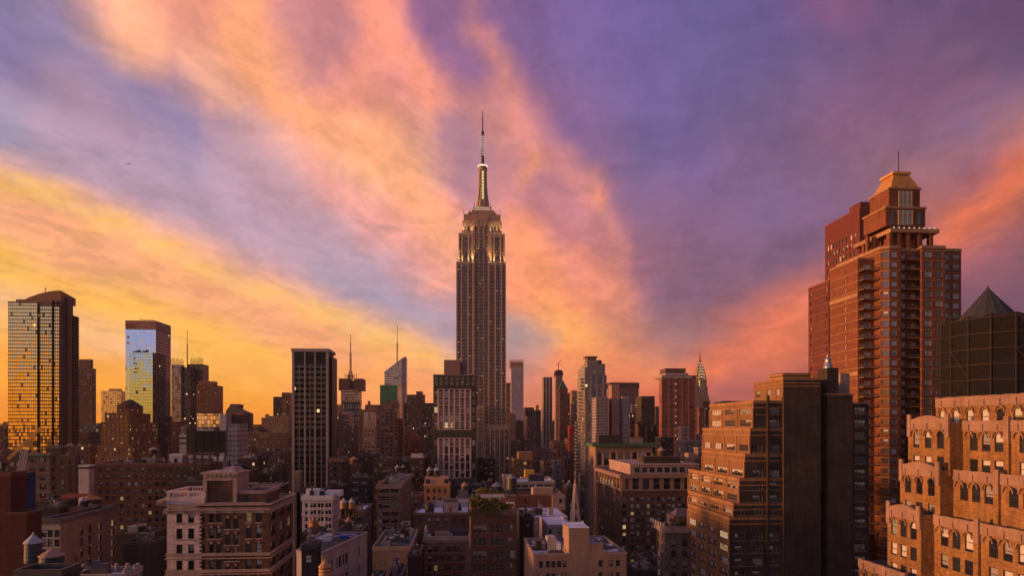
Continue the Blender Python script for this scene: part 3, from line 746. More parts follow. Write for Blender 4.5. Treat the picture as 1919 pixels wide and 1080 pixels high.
# ================================================================== stepped brick loft tower right of centre
def stepped():
    Y = 190; B = Bld('loft_building', 'stepped brown-brick loft tower with orange sunlit west terraces and a tall blank brick slab', X(1460, Y), Y+15)
    BR = wallm((.27,.135,.06), True, 1.0, stain=.3); DB = wallm((.07,.047,.038), True, 1.0, stain=.5); B.wm = [BR, DB]; B.tm = wallm((.38,.19,.085), True, .8); B.var = (.14, .40, .30, .14, .02); B.fr = plain((.20,.16,.14), .6, 0, 'frame')  # DB: darker brick on slabs and south front, shade put into the colour
    xr = X(1466, Y); tiers = [(757, 1412, 1330), (809, 1406, 1317), (857, 1396, 1316), (903, 1386, 1290), (949, 1375, 1289.5), (976, 1367, 1289)]
    zs = [Z(t[0], t[1], Y) for t in tiers] + [0]; fl = 23.7*Tt(1420, Y)/FPX; zt0 = zs[0]
    for k, (yt, pc, pf) in enumerate(tiers):
        x0 = X(pc, Y); z1, z0 = zs[k], zs[k+1]; yb = Yat(pf, x0)
        rows = []; z = zt0 - 1.0 - 2.0
        while z > 20:
            if z > z0 + .1 and z + 2.0 < z1 - .3: rows.append((z, 2.0))
            z -= fl
        # front: fixed columns at fixed pixels; west wall: even bays
        cols = [(X(p, Y) - x0, 3.05) for p in ((1452, 1420, 1386) if k < 5 else (1452, 1420, 1386.5)) if X(p, Y) - x0 > 1.7]
        if k >= 1: cols = [(c - .25, w) if abs(c - (X(1420, Y)-x0)) < .1 and k == 1 else (c, w) for c, w in cols]
        L = yb - Y; n = max(3, round(L / 10.0)); wc = [(L*(i+.5)/n, L/n*.70) for i in range(n)]
        pts = rectpts(x0, xr, Y, yb)
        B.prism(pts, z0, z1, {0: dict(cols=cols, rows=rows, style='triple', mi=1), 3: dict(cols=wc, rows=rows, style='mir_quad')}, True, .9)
        B.band([(x0, Y+.01), (xr-.3, Y+.01), (xr-.3, yb), (x0, yb)], z1 - 1.35, .35, .12)
        for i in range(n+1):                               # shallow piers on the sunlit side
            yy = Y + L*i/n; yy = min(max(yy, Y+.3), yb-.3)
            B.trim.box(x0-.28, x0-.003, yy-.28, yy+.28, z0+.02, z1-1.4)
        # sills
        for zr, _ in rows:
            B.trim.box(x0-.12, x0-.003, Y+.8, yb-.8, zr-.26, zr-.14); B.trim.box(x0+.8, X(1466, Y)-.5, Y-.12, Y-.003, zr-.30, zr-.14)
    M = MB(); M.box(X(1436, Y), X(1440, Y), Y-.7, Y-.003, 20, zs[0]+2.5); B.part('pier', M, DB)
    # cut-corner bay on the top tiers
    D = Yat(1413, X(1466, Y)) - Y
    S = MB(); zt = Z(713, 1500, Y); x0, x1 = X(1466, Y), X(1536, Y)
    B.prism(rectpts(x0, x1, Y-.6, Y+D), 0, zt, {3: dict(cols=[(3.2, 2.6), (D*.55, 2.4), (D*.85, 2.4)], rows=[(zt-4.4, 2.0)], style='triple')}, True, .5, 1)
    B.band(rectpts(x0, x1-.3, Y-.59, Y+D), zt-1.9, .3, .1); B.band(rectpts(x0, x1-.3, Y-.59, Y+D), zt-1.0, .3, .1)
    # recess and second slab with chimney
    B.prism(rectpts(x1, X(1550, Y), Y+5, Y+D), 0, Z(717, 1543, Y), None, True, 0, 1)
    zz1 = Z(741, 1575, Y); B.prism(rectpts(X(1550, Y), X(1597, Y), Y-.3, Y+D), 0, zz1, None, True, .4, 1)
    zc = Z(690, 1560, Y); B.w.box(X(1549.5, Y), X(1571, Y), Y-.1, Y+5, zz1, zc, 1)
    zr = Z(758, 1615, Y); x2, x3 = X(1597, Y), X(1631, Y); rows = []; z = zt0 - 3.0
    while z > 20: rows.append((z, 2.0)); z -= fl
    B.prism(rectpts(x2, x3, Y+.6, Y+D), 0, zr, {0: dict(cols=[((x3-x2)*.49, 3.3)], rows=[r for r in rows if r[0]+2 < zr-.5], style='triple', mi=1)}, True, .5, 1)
    for r, _ in rows:
        if r+2 < zr-.5: B.trim.box(x2+.8, x3-.8, Y+.48, Y+.597, r-.3, r-.14)
    M = MB(); zp_ = Z(695, 1530, Y); M.box(X(1495, Y), X(1549, Y), Y+9, Y+D-1, zt, zp_); B.part('penthouse', M, wallm((.17,.09,.05), True))
    M = MB()
    for q in (.3, 1.2): M.box(X(1494.5, Y), X(1549.3, Y), Y+8.8, Y+D-.8, zp_-q-.35, zp_-q)
    B.part('cornice', M, plain((.5,.24,.08), .8))
    M = MB(); M.box(X(1575, Y+8), X(1592, Y+8), Y+8, Y+14, zz1, Z(700, 1583, Y+8)); B.part('penthouse', M, plain((.3,.24,.22), .8))
    # metal stack cap
    M = MB(); cx = X(1560, Y); M.lathe(cx, Y+2.5, [(1.35, zc), (1.3, zc+.5), (.85, zc+2.0), (.85, zc+2.6), (1.05, zc+2.7), (.35, zc+3.4), (.3, zc+3.9)], 14); B.part('chimney_cap', M, plain((.42,.40,.40), .35, .8, 'metal'))
    # fire-stair landings in the slot
    M = MB(); z = 30
    while z < zt - 3: M.box(X(1538, Y), X(1549, Y), Y+2.5, Y+4.9, z, z+.2); z += fl
    B.part('landing', M, DK)
    B.finish()
stepped()

# ================================================================== tall balconied brick tower at right
def brick_tower():
    Y = 236; B = Bld('apartment_tower', 'tall red-brick apartment tower with stacked balconies and a golden mansard crown at right', X(1700, Y), Y+22)
    c = (.20,.066,.034); BR = wallm(c, True, .8, c2=(.24,.08,.04), stain=.2); B.wm = BR; TR = plain((.40,.22,.11), .8, 0, 'precast', .3); B.tm = TR
    B.fr = plain((.30,.22,.18), .5, 0, 'frame'); B.var = (.18, .26, .44, .11, .012)
    zp = lambda py, px=1700: Z(py, px, Y); fl = 18.3*Tt(1700, Y)/FPX
    xa, xb, xc, xd, xe = X(1617, Y), X(1648, Y), X(1702, Y), X(1728, Y), X(1803, Y)
    ztop = zp(462); yb = Yat(1555, xa)
    rows = []; z = zp(474) - 2.2
    while z > 20: rows.append((z, 1.95)); z -= fl
    def rw(z1): return [r for r in rows if r[0] + 2 < z1 - .3]
    # western block with blank sunlit brick wall, a slot of narrow windows
    zW = zp(482, 1617)
    L = yb - Y
    B.prism([(xa, Y+3), (xb, Y+3), (xb, yb), (xa, yb)], 0, zW, {3: dict(cols=[(L*.48, .8)], rows=rw(zW), style='plain'), 0: dict(cols=[((xb-xa)*.55, 2.4)], rows=rw(zW), style='plain')}, True, .6)
    # faceted bay front: corner bay, recessed balcony column, flat wall, recessed corner
    yf = Y-2
    pts = [(xb, Y+2.6), (xb+.01, Y-.3), (X(1667, yf), yf), (X(1688, yf), yf), (X(1690, Y+1), Y+1.8), (X(1722, Y+1), Y+1.8), (X(1724, yf), yf-1.0), (X(1768, yf), yf-1.0), (X(1769, Y+.5), Y+.5), (xe, Y+.5), (xe, Y+28), (xb, Y+28)]
    sp = {}
    dd = lambda k: math.dist(pts[k], pts[(k+1) % len(pts)])
    rr_ = rw(zp(464))
    sp[1] = dict(cols=[(dd(1)*.58, dd(1)*.62)], rows=rr_, style='mir'); sp[2] = dict(cols=[(1.7, 2.2)], rows=rr_, style='plain')
    sp[4] = dict(cols=[(1.2, 1.6), (dd(4)-1.6, 1.9)], rows=rr_, style='plain')
    sp[6] = dict(cols=[(dd(6)*.27, 2.7), (dd(6)*.74, 2.7)], rows=rr_, style='double')
    sp[8] = dict(cols=[(1.5, 2.2), (dd(8)*.72, 2.5)], rows=rr_, style='double')
    B.prism(pts, 0, zp(469), sp, True, 0)
    B.parapet(pts, zp(469), 1.1)
    for r, _ in rows:
        if r + 3 < zp(469): B.band(pts, r + 2.15, .28, .1)
        # slab lines on the west wall
        if r + 3 < zW: B.trim.box(xa-.09, xa-.003, Y+3.2, yb-.2, r-.65, r-.45)
    for q in (550, 700, 850): B.trim.box(xa-.16, xa-.003, Y+3, yb, zp(q, 1617)-.5, zp(q, 1617)+.9)
    # balconies, each its own part
    me = None
    def balc(x0, x1, y0, y1, z, first=[None, {}]):
        k = (round(x1-x0, 1), round(y1-y0, 1))
        if k not in first[1]:
            M = MB(); w, d = x1-x0, y1-y0; M.box(0, w, 0, d, 0, .22, 0)
            for a in range(int(w/.35)+1): M.box(min(a*.35, w-.05), min(a*.35, w-.05)+.05, .03, .08, .22, 1.15, 1, bot=False)
            M.box(0, w, .02, .09, 1.15, 1.24, 1)
            M.box(.02, .09, .1, d, 1.15, 1.24, 1); M.box(w-.09, w-.02, .1, d, 1.15, 1.24, 1)
            for a in range(int(d/.35)): M.box(.03, .07, .35*a+.1, .35*a+.15, .22, 1.15, 1, bot=False)
            first[1][k] = M.mesh('balcony', [TR, STEEL])
        o = bpy.data.objects.new('balcony', first[1][k]); COL.objects.link(o); o.parent = B.o; o.location = Vector((x0, y0, z)) - Vector(wloc(B.o))
    for r, _ in rows:
        if r < zp(1000): break
        if r + 2 < zW: balc(X(1618, Y), X(1645, Y), Y-.2, Y+3, r-.7)
        if r + 2 < zp(470): balc(X(1695, Y), X(1721, Y), Y-1.6, Y+1.75, r-.7)
    # upper loggia storey
    z0 = zp(469); z1 = zp(424); lx0, lx1 = X(1667, Y+4), X(1752, Y+4)
    M = MB()
    for p in (1670, 1686, 1703, 1724, 1746): M.box(X(p-3, Y+3), X(p+3, Y+3), Y+3, Y+5, z0, z1-1.5)
    for p in (1628, 1640): M.box(X(p-2.4, Y+8), X(p+2.4, Y+8), Y+8, Y+9.5, z0-3, z1-1.5)
    ya = Y+3
    for y_ in (Y+12, Y+20): M.box(lx0, lx0+1.5, y_, y_+1.6, z0, z1-1.5)
    B.each('loggia_column', M, BR)
    M = MB(); M.box(lx0-.6, lx1+.6, Y+2.4, Y+26, z1-1.5, z1); B.part('loggia_roof', M, TR)
    M = MB(); M.box(lx0+3, lx1-2, Y+8, Y+25, z0, z1-1.5); M.box(X(1640, Y+14), lx0+3, Y+14, Y+25, z0-4, z1-4); B.part('set_back_storey', M, BR)
    # lamps along the loggia edge
    for k in range(9):
        M = MB(); x = lx0 + (lx1-lx0)*(k+.5)/9; M.lathe(x, Y+2.9, [(.15, z1), (.3, z1+.2), (.3, z1+.45), (.1, z1+.6)], 8); B.part('lamp_globe', M, emit((1,.72,.5), .7))
    # crown tiers
    def tier(a, b, ya, D, p0, p1, name='crown_storey', m=BR):
        M = MB(); M.box(X(a, ya), X(b, ya), ya, ya+D, Z(p0, 1690, ya), Z(p1, 1690, ya)); B.part(name, M, m)
        M = MB(); M.box(X(a, ya)-.4, X(b, ya)+.4, ya-.4, ya+D+.4, Z(p1, 1690, ya)-.003, Z(p1, 1690, ya)+.7); B.part('cornice', M, TR)
    tier(1660, 1734, Y+7, 14, 424, 391); tier(1666, 1724, Y+8.5, 12, 390, 355)
    G = plain((.35,.42,.38), .25, .0, 'glass_block', 2)
    for (a, b, ya, p0, p1) in ((1683, 1709, Y+6.9, 422, 394), (1684, 1708, Y+8.4, 388, 358)):
        M = MB(); M.box(X(a, ya), X(b, ya), ya-.3, ya+.05, Z(p0, 1690, ya), Z(p1, 1690, ya)); B.part('tall_window', M, G)
        M = MB()
        for q in range(4): x = X(a + (b-a)*q/3, ya); M.box(x-.12, x+.12, ya-.5, ya-.303, Z(p0, 1690, ya), Z(p1, 1690, ya))
        for q in range(1, 3): z = Z(p0 + (p1-p0)*q/3, 1690, ya); M.box(X(a, ya), X(b, ya), ya-.45, ya-.306, z-.1, z+.1)
        B.part('mullion', M, TR)
    for (a, ya, p0, p1) in ((1672, Y+6.9, 420, 398), (1722, Y+6.9, 420, 398)):
        M = MB(); M.box(X(a-3, ya), X(a+3, ya), ya-.02, ya+.05, Z(p0, 1690, ya), Z(p1, 1690, ya)); B.part('narrow_window', M, GL)
    # mansard
    ym = Y+9.5; za, zb = Z(354, 1690, ym)+.4, Z(323, 1690, ym); a0, a1, b0, b1 = X(1668, ym), X(1721, ym), X(1681, ym), X(1709, ym)
    M = MB(); M.frus([(a0, ym-.5), (a1, ym-.5), (a1, ym+11), (a0, ym+11)], za, [(b0, ym+2), (b1, ym+2), (b1, ym+9), (b0, ym+9)], zb)
    B.part('mansard_roof', M, plain((.56,.27,.055), .5, .2, 'copper', .5))
    M = MB(); M.box(b0-.7, b1+.7, ym+1.4, ym+9.6, zb, zb+.9); M.box(b0+1.2, b1-1.2, ym+3.5, ym+8, zb+.9, zb+1.3); B.part('crown_cornice', M, plain((.66,.36,.10), .6))
    M = MB(); M.bar((X(1684, ym+6), ym+6, zb+1.3), (X(1684, ym+6), ym+6, Z(283, 1684, ym+6)), .22); B.part('antenna', M, DK)
    B.finish(96)
brick_tower()

# darker red slabs behind the balconied tower
def slab_towers():
    Y = 300; B = Bld('apartment_tower', 'dark red slab tower with tall windows peeking behind the balconied brick tower', X(1600, Y), Y+25)
    c = (.17,.045,.04); B.wm = wallm(c, False, stain=.2); x0 = X(1611, Y); x1 = X(1660, Y); yb = Yat(1546, x0); zt = Z(391, 1620, Y); L = yb-Y; B.tm = plain((.2,.06,.05), .8)
    B.var = (.6, .1, .05, .24, .02)
    cols = [(L*q, 1.5) for q in (.10, .19, .28, .37, .46, .55, .66, .77, .88)]; rows = [(zt-9-3.9*k, 2.6) for k in range(1, 18)]
    B.prism(rectpts(x0, x1, Y, yb), 0, zt, {3: dict(cols=[c_ for c_ in cols if c_[0] < L*.6 or 1][::1], rows=rows, style='min_single'), 0: dict(cols=[((x1-x0)*.35, 2)], rows=rows, style='min_single')}, True, .6)
    M = MB(); M.box(x0+1, x0+9, Y+1, Y+10, zt, zt+3.5); B.part('penthouse', M, B.wm)
    B.finish()
    Y = 262; B = Bld('apartment_tower', 'lower dark red brick slab with faint floor lines, leftmost of the brick tower group', X(1545, Y), Y+18)
    B.wm = wallm((.15,.045,.035), True, .8, stain=.2); x0 = X(1553, Y); x1 = X(1590, Y); yb = Yat(1515, x0); zt = Z(527, 1553, Y); L = yb-Y; B.tm = plain((.27,.1,.07), .8)
    rows = [(zt-4-3.4*k, 1.3) for k in range(24)]
    B.prism(rectpts(x0, x1, Y, yb), 0, zt, {3: dict(cols=[(2.0, .9), (L-1.5, .8)], rows=rows, style='min_single')}, True, .5)
    for z, _ in rows: B.trim.box(x0-.1, x0-.003, Y, yb, z+2.1, z+2.3)
    B.finish()
slab_towers()

# ================================================================== orange gothic loft building, bottom right
def gothic():
    B = Bld('loft_building', 'orange brick gothic setback loft building with arched windows and scalloped pale cornices, bottom right', 95, 105)
    BR = wallm((.28,.135,.05), True, 1.0, c2=(.34,.17,.06), stain=.4); TC = wallm((.34,.205,.15), False, stain=.3); B.wm = BR; B.tm = TC
    B.var = (.42, .22, .16, .14, .05); B.fr = plain((.035,.028,.025), .5, 0, 'frame')
    yN = 122.0
    def zat(py, px, x): t = depth(x, Yat(px, x)); return CH + (HOR-py)/FPX*t
    def arches(x, y0, y1, z, gable=False, n=None):
        """scalloped terracotta crest along a west wall"""
        M = MB(); L = y1-y0; n = n or max(1, round(L/2.6)); h = 1.5
        top = []
        N = n*6
        for i in range(N+1):
            s = i/N; ph = (s*n) % 1; 
            zt = .42 + .10*abs(math.cos(math.pi*s*n)) + (.9*(1-abs(2*s-1)) if gable else 0)
            top.append((y0+L*s, z+zt))
        for (a, za), (b, zb) in zip(top, top[1:]):
            M.poly([(x-.22, b, z-1.25), (x-.22, a, z-1.25), (x-.22, a, za), (x-.22, b, zb)]); M.poly([(x+.35, a, z), (x+.35, b, z), (x+.35, b, zb), (x+.35, a, za)])
            M.poly([(x-.22, b, zb), (x-.22, a, za), (x+.35, a, za), (x+.35, b, zb)]); M.poly([(x-.22, a, z-1.25), (x-.22, b, z-1.25), (x, b, z-1.25), (x, a, z-1.25)])
        for yy in (y0, y1): M.poly([(x-.22, yy, z-1.25), (x+.35, yy, z-1.25), (x+.35, yy, z+.8), (x-.22, yy, z+.8)])
        # ogee hoods over each window group
        for i in range(n):
            yc = y0 + L*(i+.5)/n
            for k in range(6):
                a0, a1 = math.pi*k/6, math.pi*(k+1)/6; r = min(1.05, L/n*.4)
                M.bar((x-.3, yc+r*math.cos(a0), z-2.4+r*1.05*math.sin(a0)), (x-.3, yc+r*math.cos(a1), z-2.4+r*1.05*math.sin(a1)), .16)
            M.bar((x-.3, yc, z-1.3), (x-.3, yc, z-.1), .22)
        B.part('crest', M, TC)
    def wall_w(x, y0, y1, z0, z1, cols, arch_rows, rows, D=30, south=None):
        B.facade((x, y1), (x, y0), z0, z1, cols, arch_rows, 'arch', .22) if not rows else None
        if rows:
            zm = arch_rows[0][0] - .75
            B.facade((x, y1), (x, y0), zm, z1, cols, arch_rows, 'arch', .22); B.facade((x, y1), (x, y0), z0, zm, cols, rows, 'single', .22)
        B.w.poly([(x, y0, z0), (x+D, y0, z0), (x+D, y0, z1), (x, y0, z1)]); B.w.poly([(x+D, y1, z0), (x, y1, z0), (x, y1, z1), (x+D, y1, z1)])
        B.roof.poly([(x, y0, z1), (x+D, y0, z1), (x+D, y1, z1), (x, y1, z1)])
    fl = 3.75
    # tier: x of the wall, top z at the bay, bay south end pixel, columns
    tiers = []
    xA = X(1663, yN); xB = X(1687, yN); xC = X(1702, yN); xD = X(1754, yN-1)
    zA = zat(954, 1663, xA); zB = zat(876, 1687, xB); zC = zat(793, 1702, xC); zD = zat(752, 1754, xD)
    def bay(x, px_end, z0, z1, nfl, gable=True, wide=1.7):
        ye = Yat(px_end, x); L = yN-ye; cols = [(L*q, wide) for q in (.21, .5, .79)]
        ar = [(z1-4.6, 3.05)]; rows = [(z1-4.6-fl*k, 2.35) for k in range(1, nfl+1) if z1-4.55-fl*k > z0+.3]
        wall_w(x, ye, yN, z0, z1, cols, ar, rows, 34); arches(x, ye+.1, yN-.1, z1, gable, 3)
        M = B.trim                                               # corner piers with caps
        for yy in (ye+.0, yN-1.0): M.box(x-.3, x-.003, yy, yy+1.0, z1-2.6, z1+1.5)
        return ye
    def run(x, y0, y1, z0, z1, nfl, grp=3):
        L = y1-y0; per = 9.6; ng = max(1, round(L/per)); cols = []
        for g in range(ng):
            u = L*g/ng; w = L/ng; cols += [(u + w*q, 1.8) for q in (.24, .5, .76)]
        ar = [(z1-4.6, 3.05)]; rows = [(z1-4.6-fl*k, 2.35) for k in range(1, nfl+1) if z1-4.55-fl*k > z0+.3]
        wall_w(x, y0, y1, z0, z1, cols, ar, rows, 32)
        for g in range(ng):
            a = y1 - L*(g+1)/ng; b = y1 - L*g/ng; arches(x, a+1.0, b-.05, z1, False, 3)
            B.trim.box(x-.5, x-.003, a, a+1.0, z1-2.8, z1+1.1); B.w.box(x-.45, x-.003, a, a+1.0, z0+.02, z1-2.81)
    y0 = 70
    dA = 2.4
    eA = bay(xA, 1726, 0, zA, 16); run(xA+dA, y0, eA+.001, 0, zA-.4, 16)
    eB = bay(xB, 1762, zA-1, zB, 2); run(xB+dA, y0, eB+.001, zA-1, zB-.3, 2)
    eC = bay(xC, 1780, zB-1, zC, 2); run(xC+dA, y0, eC+.001, zB-1, zC-.2, 2)
    # top storey
    L = yN-1-y0; cols = [(L*(k+.5)/15, 1.7) for k in range(15)]
    wall_w(xD, y0, yN-1, zC-1, zD, cols, [(zD-4.4, 2.6)], None, 26); arches(xD, y0, yN-1.1, zD, False, 15)
    # low wing
    xE = X(1610, yN+6); zE = zat(1052, 1610, xE); L = 16
    wall_w(xE, yN-8, yN+6, 0, zE, [(14*q, 1.5) for q in (.15, .38, .62, .85)], [(zE-4.3, 2.6)], [(zE-8.5, 2.2)], 20); arches(xE, yN-8, yN+6, zE, False, 4)
    B.finish(98)
gothic()

# ================================================================== building wrapped in scaffold netting, right edge
def netted():
    Y = 168; cx, r = X(1880, Y+14), 12.6; cy = Y+14; zt = Z(606, 1862, Y)
    B = Bld('scaffolded_building', 'domed building shrouded in dark scaffold netting with pointed metal roof, right edge', cx, cy)
    B.wm = wallm((.10,.06,.035), False, stain=.4); B.var = (.8, 0, 0, .2, 0)
    pts = [(cx+r*math.cos(R(22.5+45*k)), cy+r*math.sin(R(22.5+45*k))) for k in range(8)]
    sp = {k: dict(cols=[(math.dist(pts[k], pts[(k+1) % 8])/2, 3.4)], rows=[(zt-12, 6.5), (zt-24, 6.5)], style='arch', dep=.6) for k in range(8)}
    B.prism(pts, 0, zt, sp, True, .8); B.band(pts, zt-3.2, .8, .7)
    M = MB(); M.frus(pts, zt+.8, [(cx+3.2*math.cos(R(22.5+45*k)), cy+3.2*math.sin(R(22.5+45*k))) for k in range(8)], zt+3); B.part('drum_roof', M, DK)
    M = MB(); ca = X(1851, cy); z0 = Z(596, 1850, cy); z1 = Z(541, 1850, cy); n = 16
    P = [(q, z0 + (z1-z0)*s) for q, s in ((9.6, -.4), (5.3, .25), (3.0, .58), (1.3, .83), (.4, .98), (.12, 1.1))]
    M.lathe(ca, cy, P, n, 0, 0, False); B.part('conical_roof', M, plain((.04,.04,.038), .6, .1, 'lead', .5))
    M = MB()
    for k in range(n):
        a = 2*math.pi*k/n
        for (q0, a0), (q1, a1) in zip(P[:4], P[1:5]): M.bar((ca+q0*math.cos(a), cy+q0*math.sin(a), a0), (ca+q1*math.cos(a), cy+q1*math.sin(a), a1), .16)
    B.part('roof_seam', M, plain((.06,.058,.055), .6, .1)); B.finish()
    # scaffold: poles, ledgers and netting, a thing of its own
    o = thing('scaffold', 'dark net-covered scaffold wrapped round the domed building at the right edge', 'scaffold', (cx, cy, 0))
    Rr = 15.6; N = 18; zt2 = Z(585, 1862, Y-3); A = [(cx+Rr*math.cos(2*math.pi*k/N), cy+Rr*math.sin(2*math.pi*k/N)) for k in range(N)]
    M = MB()
    for k, (a, b) in enumerate(A): M.bar((a, b, 20), (a, b, zt2 + (1.6 if k % 2 else .9)), .22)
    M.build('pole', plain((.04,.03,.025), .7), o)
    M = MB(); z = zt2
    while z > 40:
        for k in range(N): M.bar((*A[k], z), (*A[(k+1) % N], z), .16)
        z -= 4.2
    for k in range(0, N, 3): M.bar((*A[k], zt2-8.4), (*A[(k+1) % N], zt2-16), .14)
    M.build('ledger', plain((.045,.032,.026), .7), o)
    nm, T = mat('netting'); oc = T.new('ShaderNodeTexCoord').outputs['Object']
    tr = T.new('ShaderNodeBsdfTransparent'); df = prin(T, T.mix(T.mr(T.noise(oc, .12, 4, .6), .52, .62), (.006,.0035,.003), (.005,.005,.012)), .95)
    mx = T.new('ShaderNodeMixShader'); T.put(mx.inputs[0], T.mr(T.noise(oc, .35, 5, .7), .3, .7, .88, .98)); T.l.new(tr.outputs[0], mx.inputs[1]); T.l.new(df, mx.inputs[2]); out(T, mx.outputs[0])
    M = MB(); n2 = 80; rr = random.Random(3)
    def pt(k, z, j=0):
        a = 2*math.pi*k/n2; sag = .35*abs(math.sin(a*N/2)); q = Rr - .3 - sag; return (cx+q*math.cos(a), cy+q*math.sin(a), z)
    zs = [25] + [zt2 - 4.2*k for k in range(14, -1, -1)]
    for k in range(n2):
        for a, b in zip(zs, zs[1:]):
            up = (.9*abs(math.cos(2*math.pi*k/n2*N/2)) if b == zs[-1] else 0); up2 = (.9*abs(math.cos(2*math.pi*(k+1)/n2*N/2)) if b == zs[-1] else 0)
            M.poly([pt(k, a), pt(k+1, a), pt(k+1, b+up2), pt(k, b+up)])
    M.build('netting', nm, o)
    for k, (a_, z_, l_) in enumerate(((200, zt2-6, 6), (225, zt2-12, 7), (250, zt2-8, 5))):
        pass
netted()

# ================================================================== ornate corner building, lower left
def ornate():
    Y = 160; c = (.135,.07,.048); B = Bld('office_building', 'ornate brown-brick corner building with pale limestone left bays and roof balustrade, lower left', X(410, Y), Y+18)
    BR = wallm(c, True, 1.0, c2=(.15,.085,.06)); LS = wallm((.74,.58,.54), True, .35, c2=(.76,.6,.56), stain=.18); B.wm = [BR, LS]; B.tm = wallm((.46,.33,.28), False); B.var = (.62, .1, .06, .2, .045); B.fr = plain((.03,.035,.03), .5, 0, 'frame')
    s = Tt(410, Y)/FPX; x0, x1, xm = X(313, Y), X(504, Y), X(371, Y); zt = Z(947, 410, Y); zz = lambda p: Z(p, 410, Y); yb = Yat(549, x1)
    h = 19.5*s; w = 11*s; fr = lambda p: (X(p, Y))
    tops = [961, 991, 1021, 1051, 1081, 1111]; rows = [(zz(t + 19.5), h) for t in tops]
    B.facade((x0, Y), (xm, Y), 0, zt, [(fr(336)-x0, w), (fr(358)-x0, w)], rows, 'single', .35, mi=1)
    cc = [(fr(381.5)-xm, 4.5*s, 0), (fr(396.5)-xm, 9*s), (fr(410)-xm, 9*s), (fr(427)-xm, 8.5*s, -12*s), (fr(442)-xm, 8.5*s, -12*s), (fr(466)-xm, w), (fr(485)-xm, w)]
    B.facade((xm, Y), (x1, Y), 0, zt, cc, rows, 'single', .35)
    L = yb-Y; sc = [(L*(k+.5)/3, L/3*.52) for k in range(3)]
    B.facade((x1, Y), (x1, yb), 0, zt, sc, rows, 'double', .35)
    B.w.poly([(x1,yb,0),(x0,yb,0),(x0,yb,zt),(x1,yb,zt)]); B.w.poly([(x0,yb,0),(x0,Y,0),(x0,Y,zt),(x0,yb,zt)], 1)
    pts = rectpts(x0, x1, Y, yb); B.roof.poly([(*p, zt) for p in pts])
    # quoins where limestone meets brick
    M = MB(); z = 40; k = 0
    while z < zt-2: M.box(xm-.1, xm+(.75 if k % 2 else .35), Y-.06, Y-.003, z, z+.42); z += .45; k += 1
    B.part('quoin', M, LS)
    M = MB()
    for q, hh, o in ((952, 1.3, .3), (957.5, .35, .5), (948, .4, .7), (1043, .7, .25), (1048.5, .25, .4), (1074, .7, .25), (1078, .25, .4)):
        B.band(pts, zz(q) - (hh if q in (952,) else 0), hh, o, M)
    M.box(x0-1.9, x0-.4, Y-1.2, Y+6, zz(942), zz(937)); M.frus(rectpts(x0-1.3, x0-.4, Y-.8, Y+5), zz(946), rectpts(x0-1.9, x0-.4, Y-1.2, Y+6), zz(942))
    B.part('cornice', M, B.tm)
    for k in range(7):                                       # discs on the frieze
        px_ = 319 + k*30; M = MB(); x = X(px_, Y)
        ring = [(x + .55*math.cos(a*math.pi/6), zz(952) - .65 + .55*math.sin(a*math.pi/6)) for a in range(12)]
        M.poly([(a, Y-.46, b) for a, b in ring])
        for a in range(12):
            p, q = ring[a], ring[(a+1) % 12]; M.poly([(p[0], Y-.46, p[1]), (p[0], Y-.3, p[1]), (q[0], Y-.3, q[1]), (q[0], Y-.46, q[1])])
        B.part('medallion', M, plain((.16,.11,.09), .8))
    # sills and lintels
    for (t_, col_) in ((0, 0),):
        for tt in tops[:5]:
            for p, o_ in ((336, 0), (358, 0), (396.5, 0), (410, 0), (427, 12), (442, 12), (466, 0), (485, 0)):
                x = X(p, Y); B.trim.box(x-w*.62, x+w*.62, Y-.18, Y-.003, zz(tt+19.5+o_)-.28, zz(tt+19.5+o_)-.02)
                if p > 390: B.trim.box(x-.22, x+.22, Y-.16, Y-.003, zz(tt+o_)+.05, zz(tt+o_)+.6)
    # balustrade
    M = MB(); zb = zt+1.6; ztp = zz(921)
    xa, xb_ = x0-.2, X(384, Y)
    M.box(xa, xb_, Y-.3, Y+.5, zt, zb+.3); M.box(xa, xb_, Y-.35, Y+.55, ztp-.4, ztp)
    M.box(xa, xa+.8, Y+.5, Y+13, zt, zb+.3); M.box(xa, xa+.8, Y+.5, Y+13, ztp-.4, ztp)
    M.box(xa+.8, xb_+6, Y+12.2, Y+13, ztp-.4, ztp)
    for p in (314, 351, 381): M.box(X(p, Y), X(p+6, Y), Y-.4, Y+.6, zb+.3, ztp-.4)
    x = X(322, Y)
    while x < X(350, Y): M.lathe(x, Y+.1, [(.12, zb+.3), (.2, zb+.8), (.1, (zb+ztp)/2+.3), (.14, ztp-.4)], 6); x += .55
    M.box(X(357, Y), X(381, Y), Y-.2, Y+.3, zb+.3, ztp-.4)
    y = Y+1.5
    while y < Y+12: M.lathe(xa+.4, y, [(.12, zb+.3), (.2, zb+.8), (.1, (zb+ztp)/2+.3), (.14, ztp-.4)], 6); y += .8
    x = xa+1.2
    while x < xb_+6: M.lathe(x, Y+12.6, [(.12, zt), (.2, zb+.8), (.14, ztp-.4)], 6); x += .6
    B.part('balustrade', M, LS)
    # attic blocks
    xa, xb_ = X(380, Y), X(444, Y); za = zz(892)
    B.w.box(xa+.9, xb_-.9, Y+.35, Y+9, zt, za-1.2)
    M = MB(); M.box(xa, xa+.9, Y-.05, Y+9, zt, za-1.2); M.box(xb_-.9, xb_, Y-.05, Y+9, zt, za-1.2); M.box(xa, xb_, Y-.05, Y+9, za-1.2, za+.2); M.box(xa-.4, xb_+.3, Y-.4, Y+9.4, za+.2, za+.7)
    M.frus(rectpts(xa+3, xb_-.6, Y+1, Y+8.5), za+.7, rectpts(xa+4.2, xb_-1.8, Y+3, Y+7), za+1.7)
    M.box(xa-.05, X(497, Y), Y-.15, Y+.34, zt, zt+.5)
    B.part('attic_surround', M, B.tm)
    M = MB()
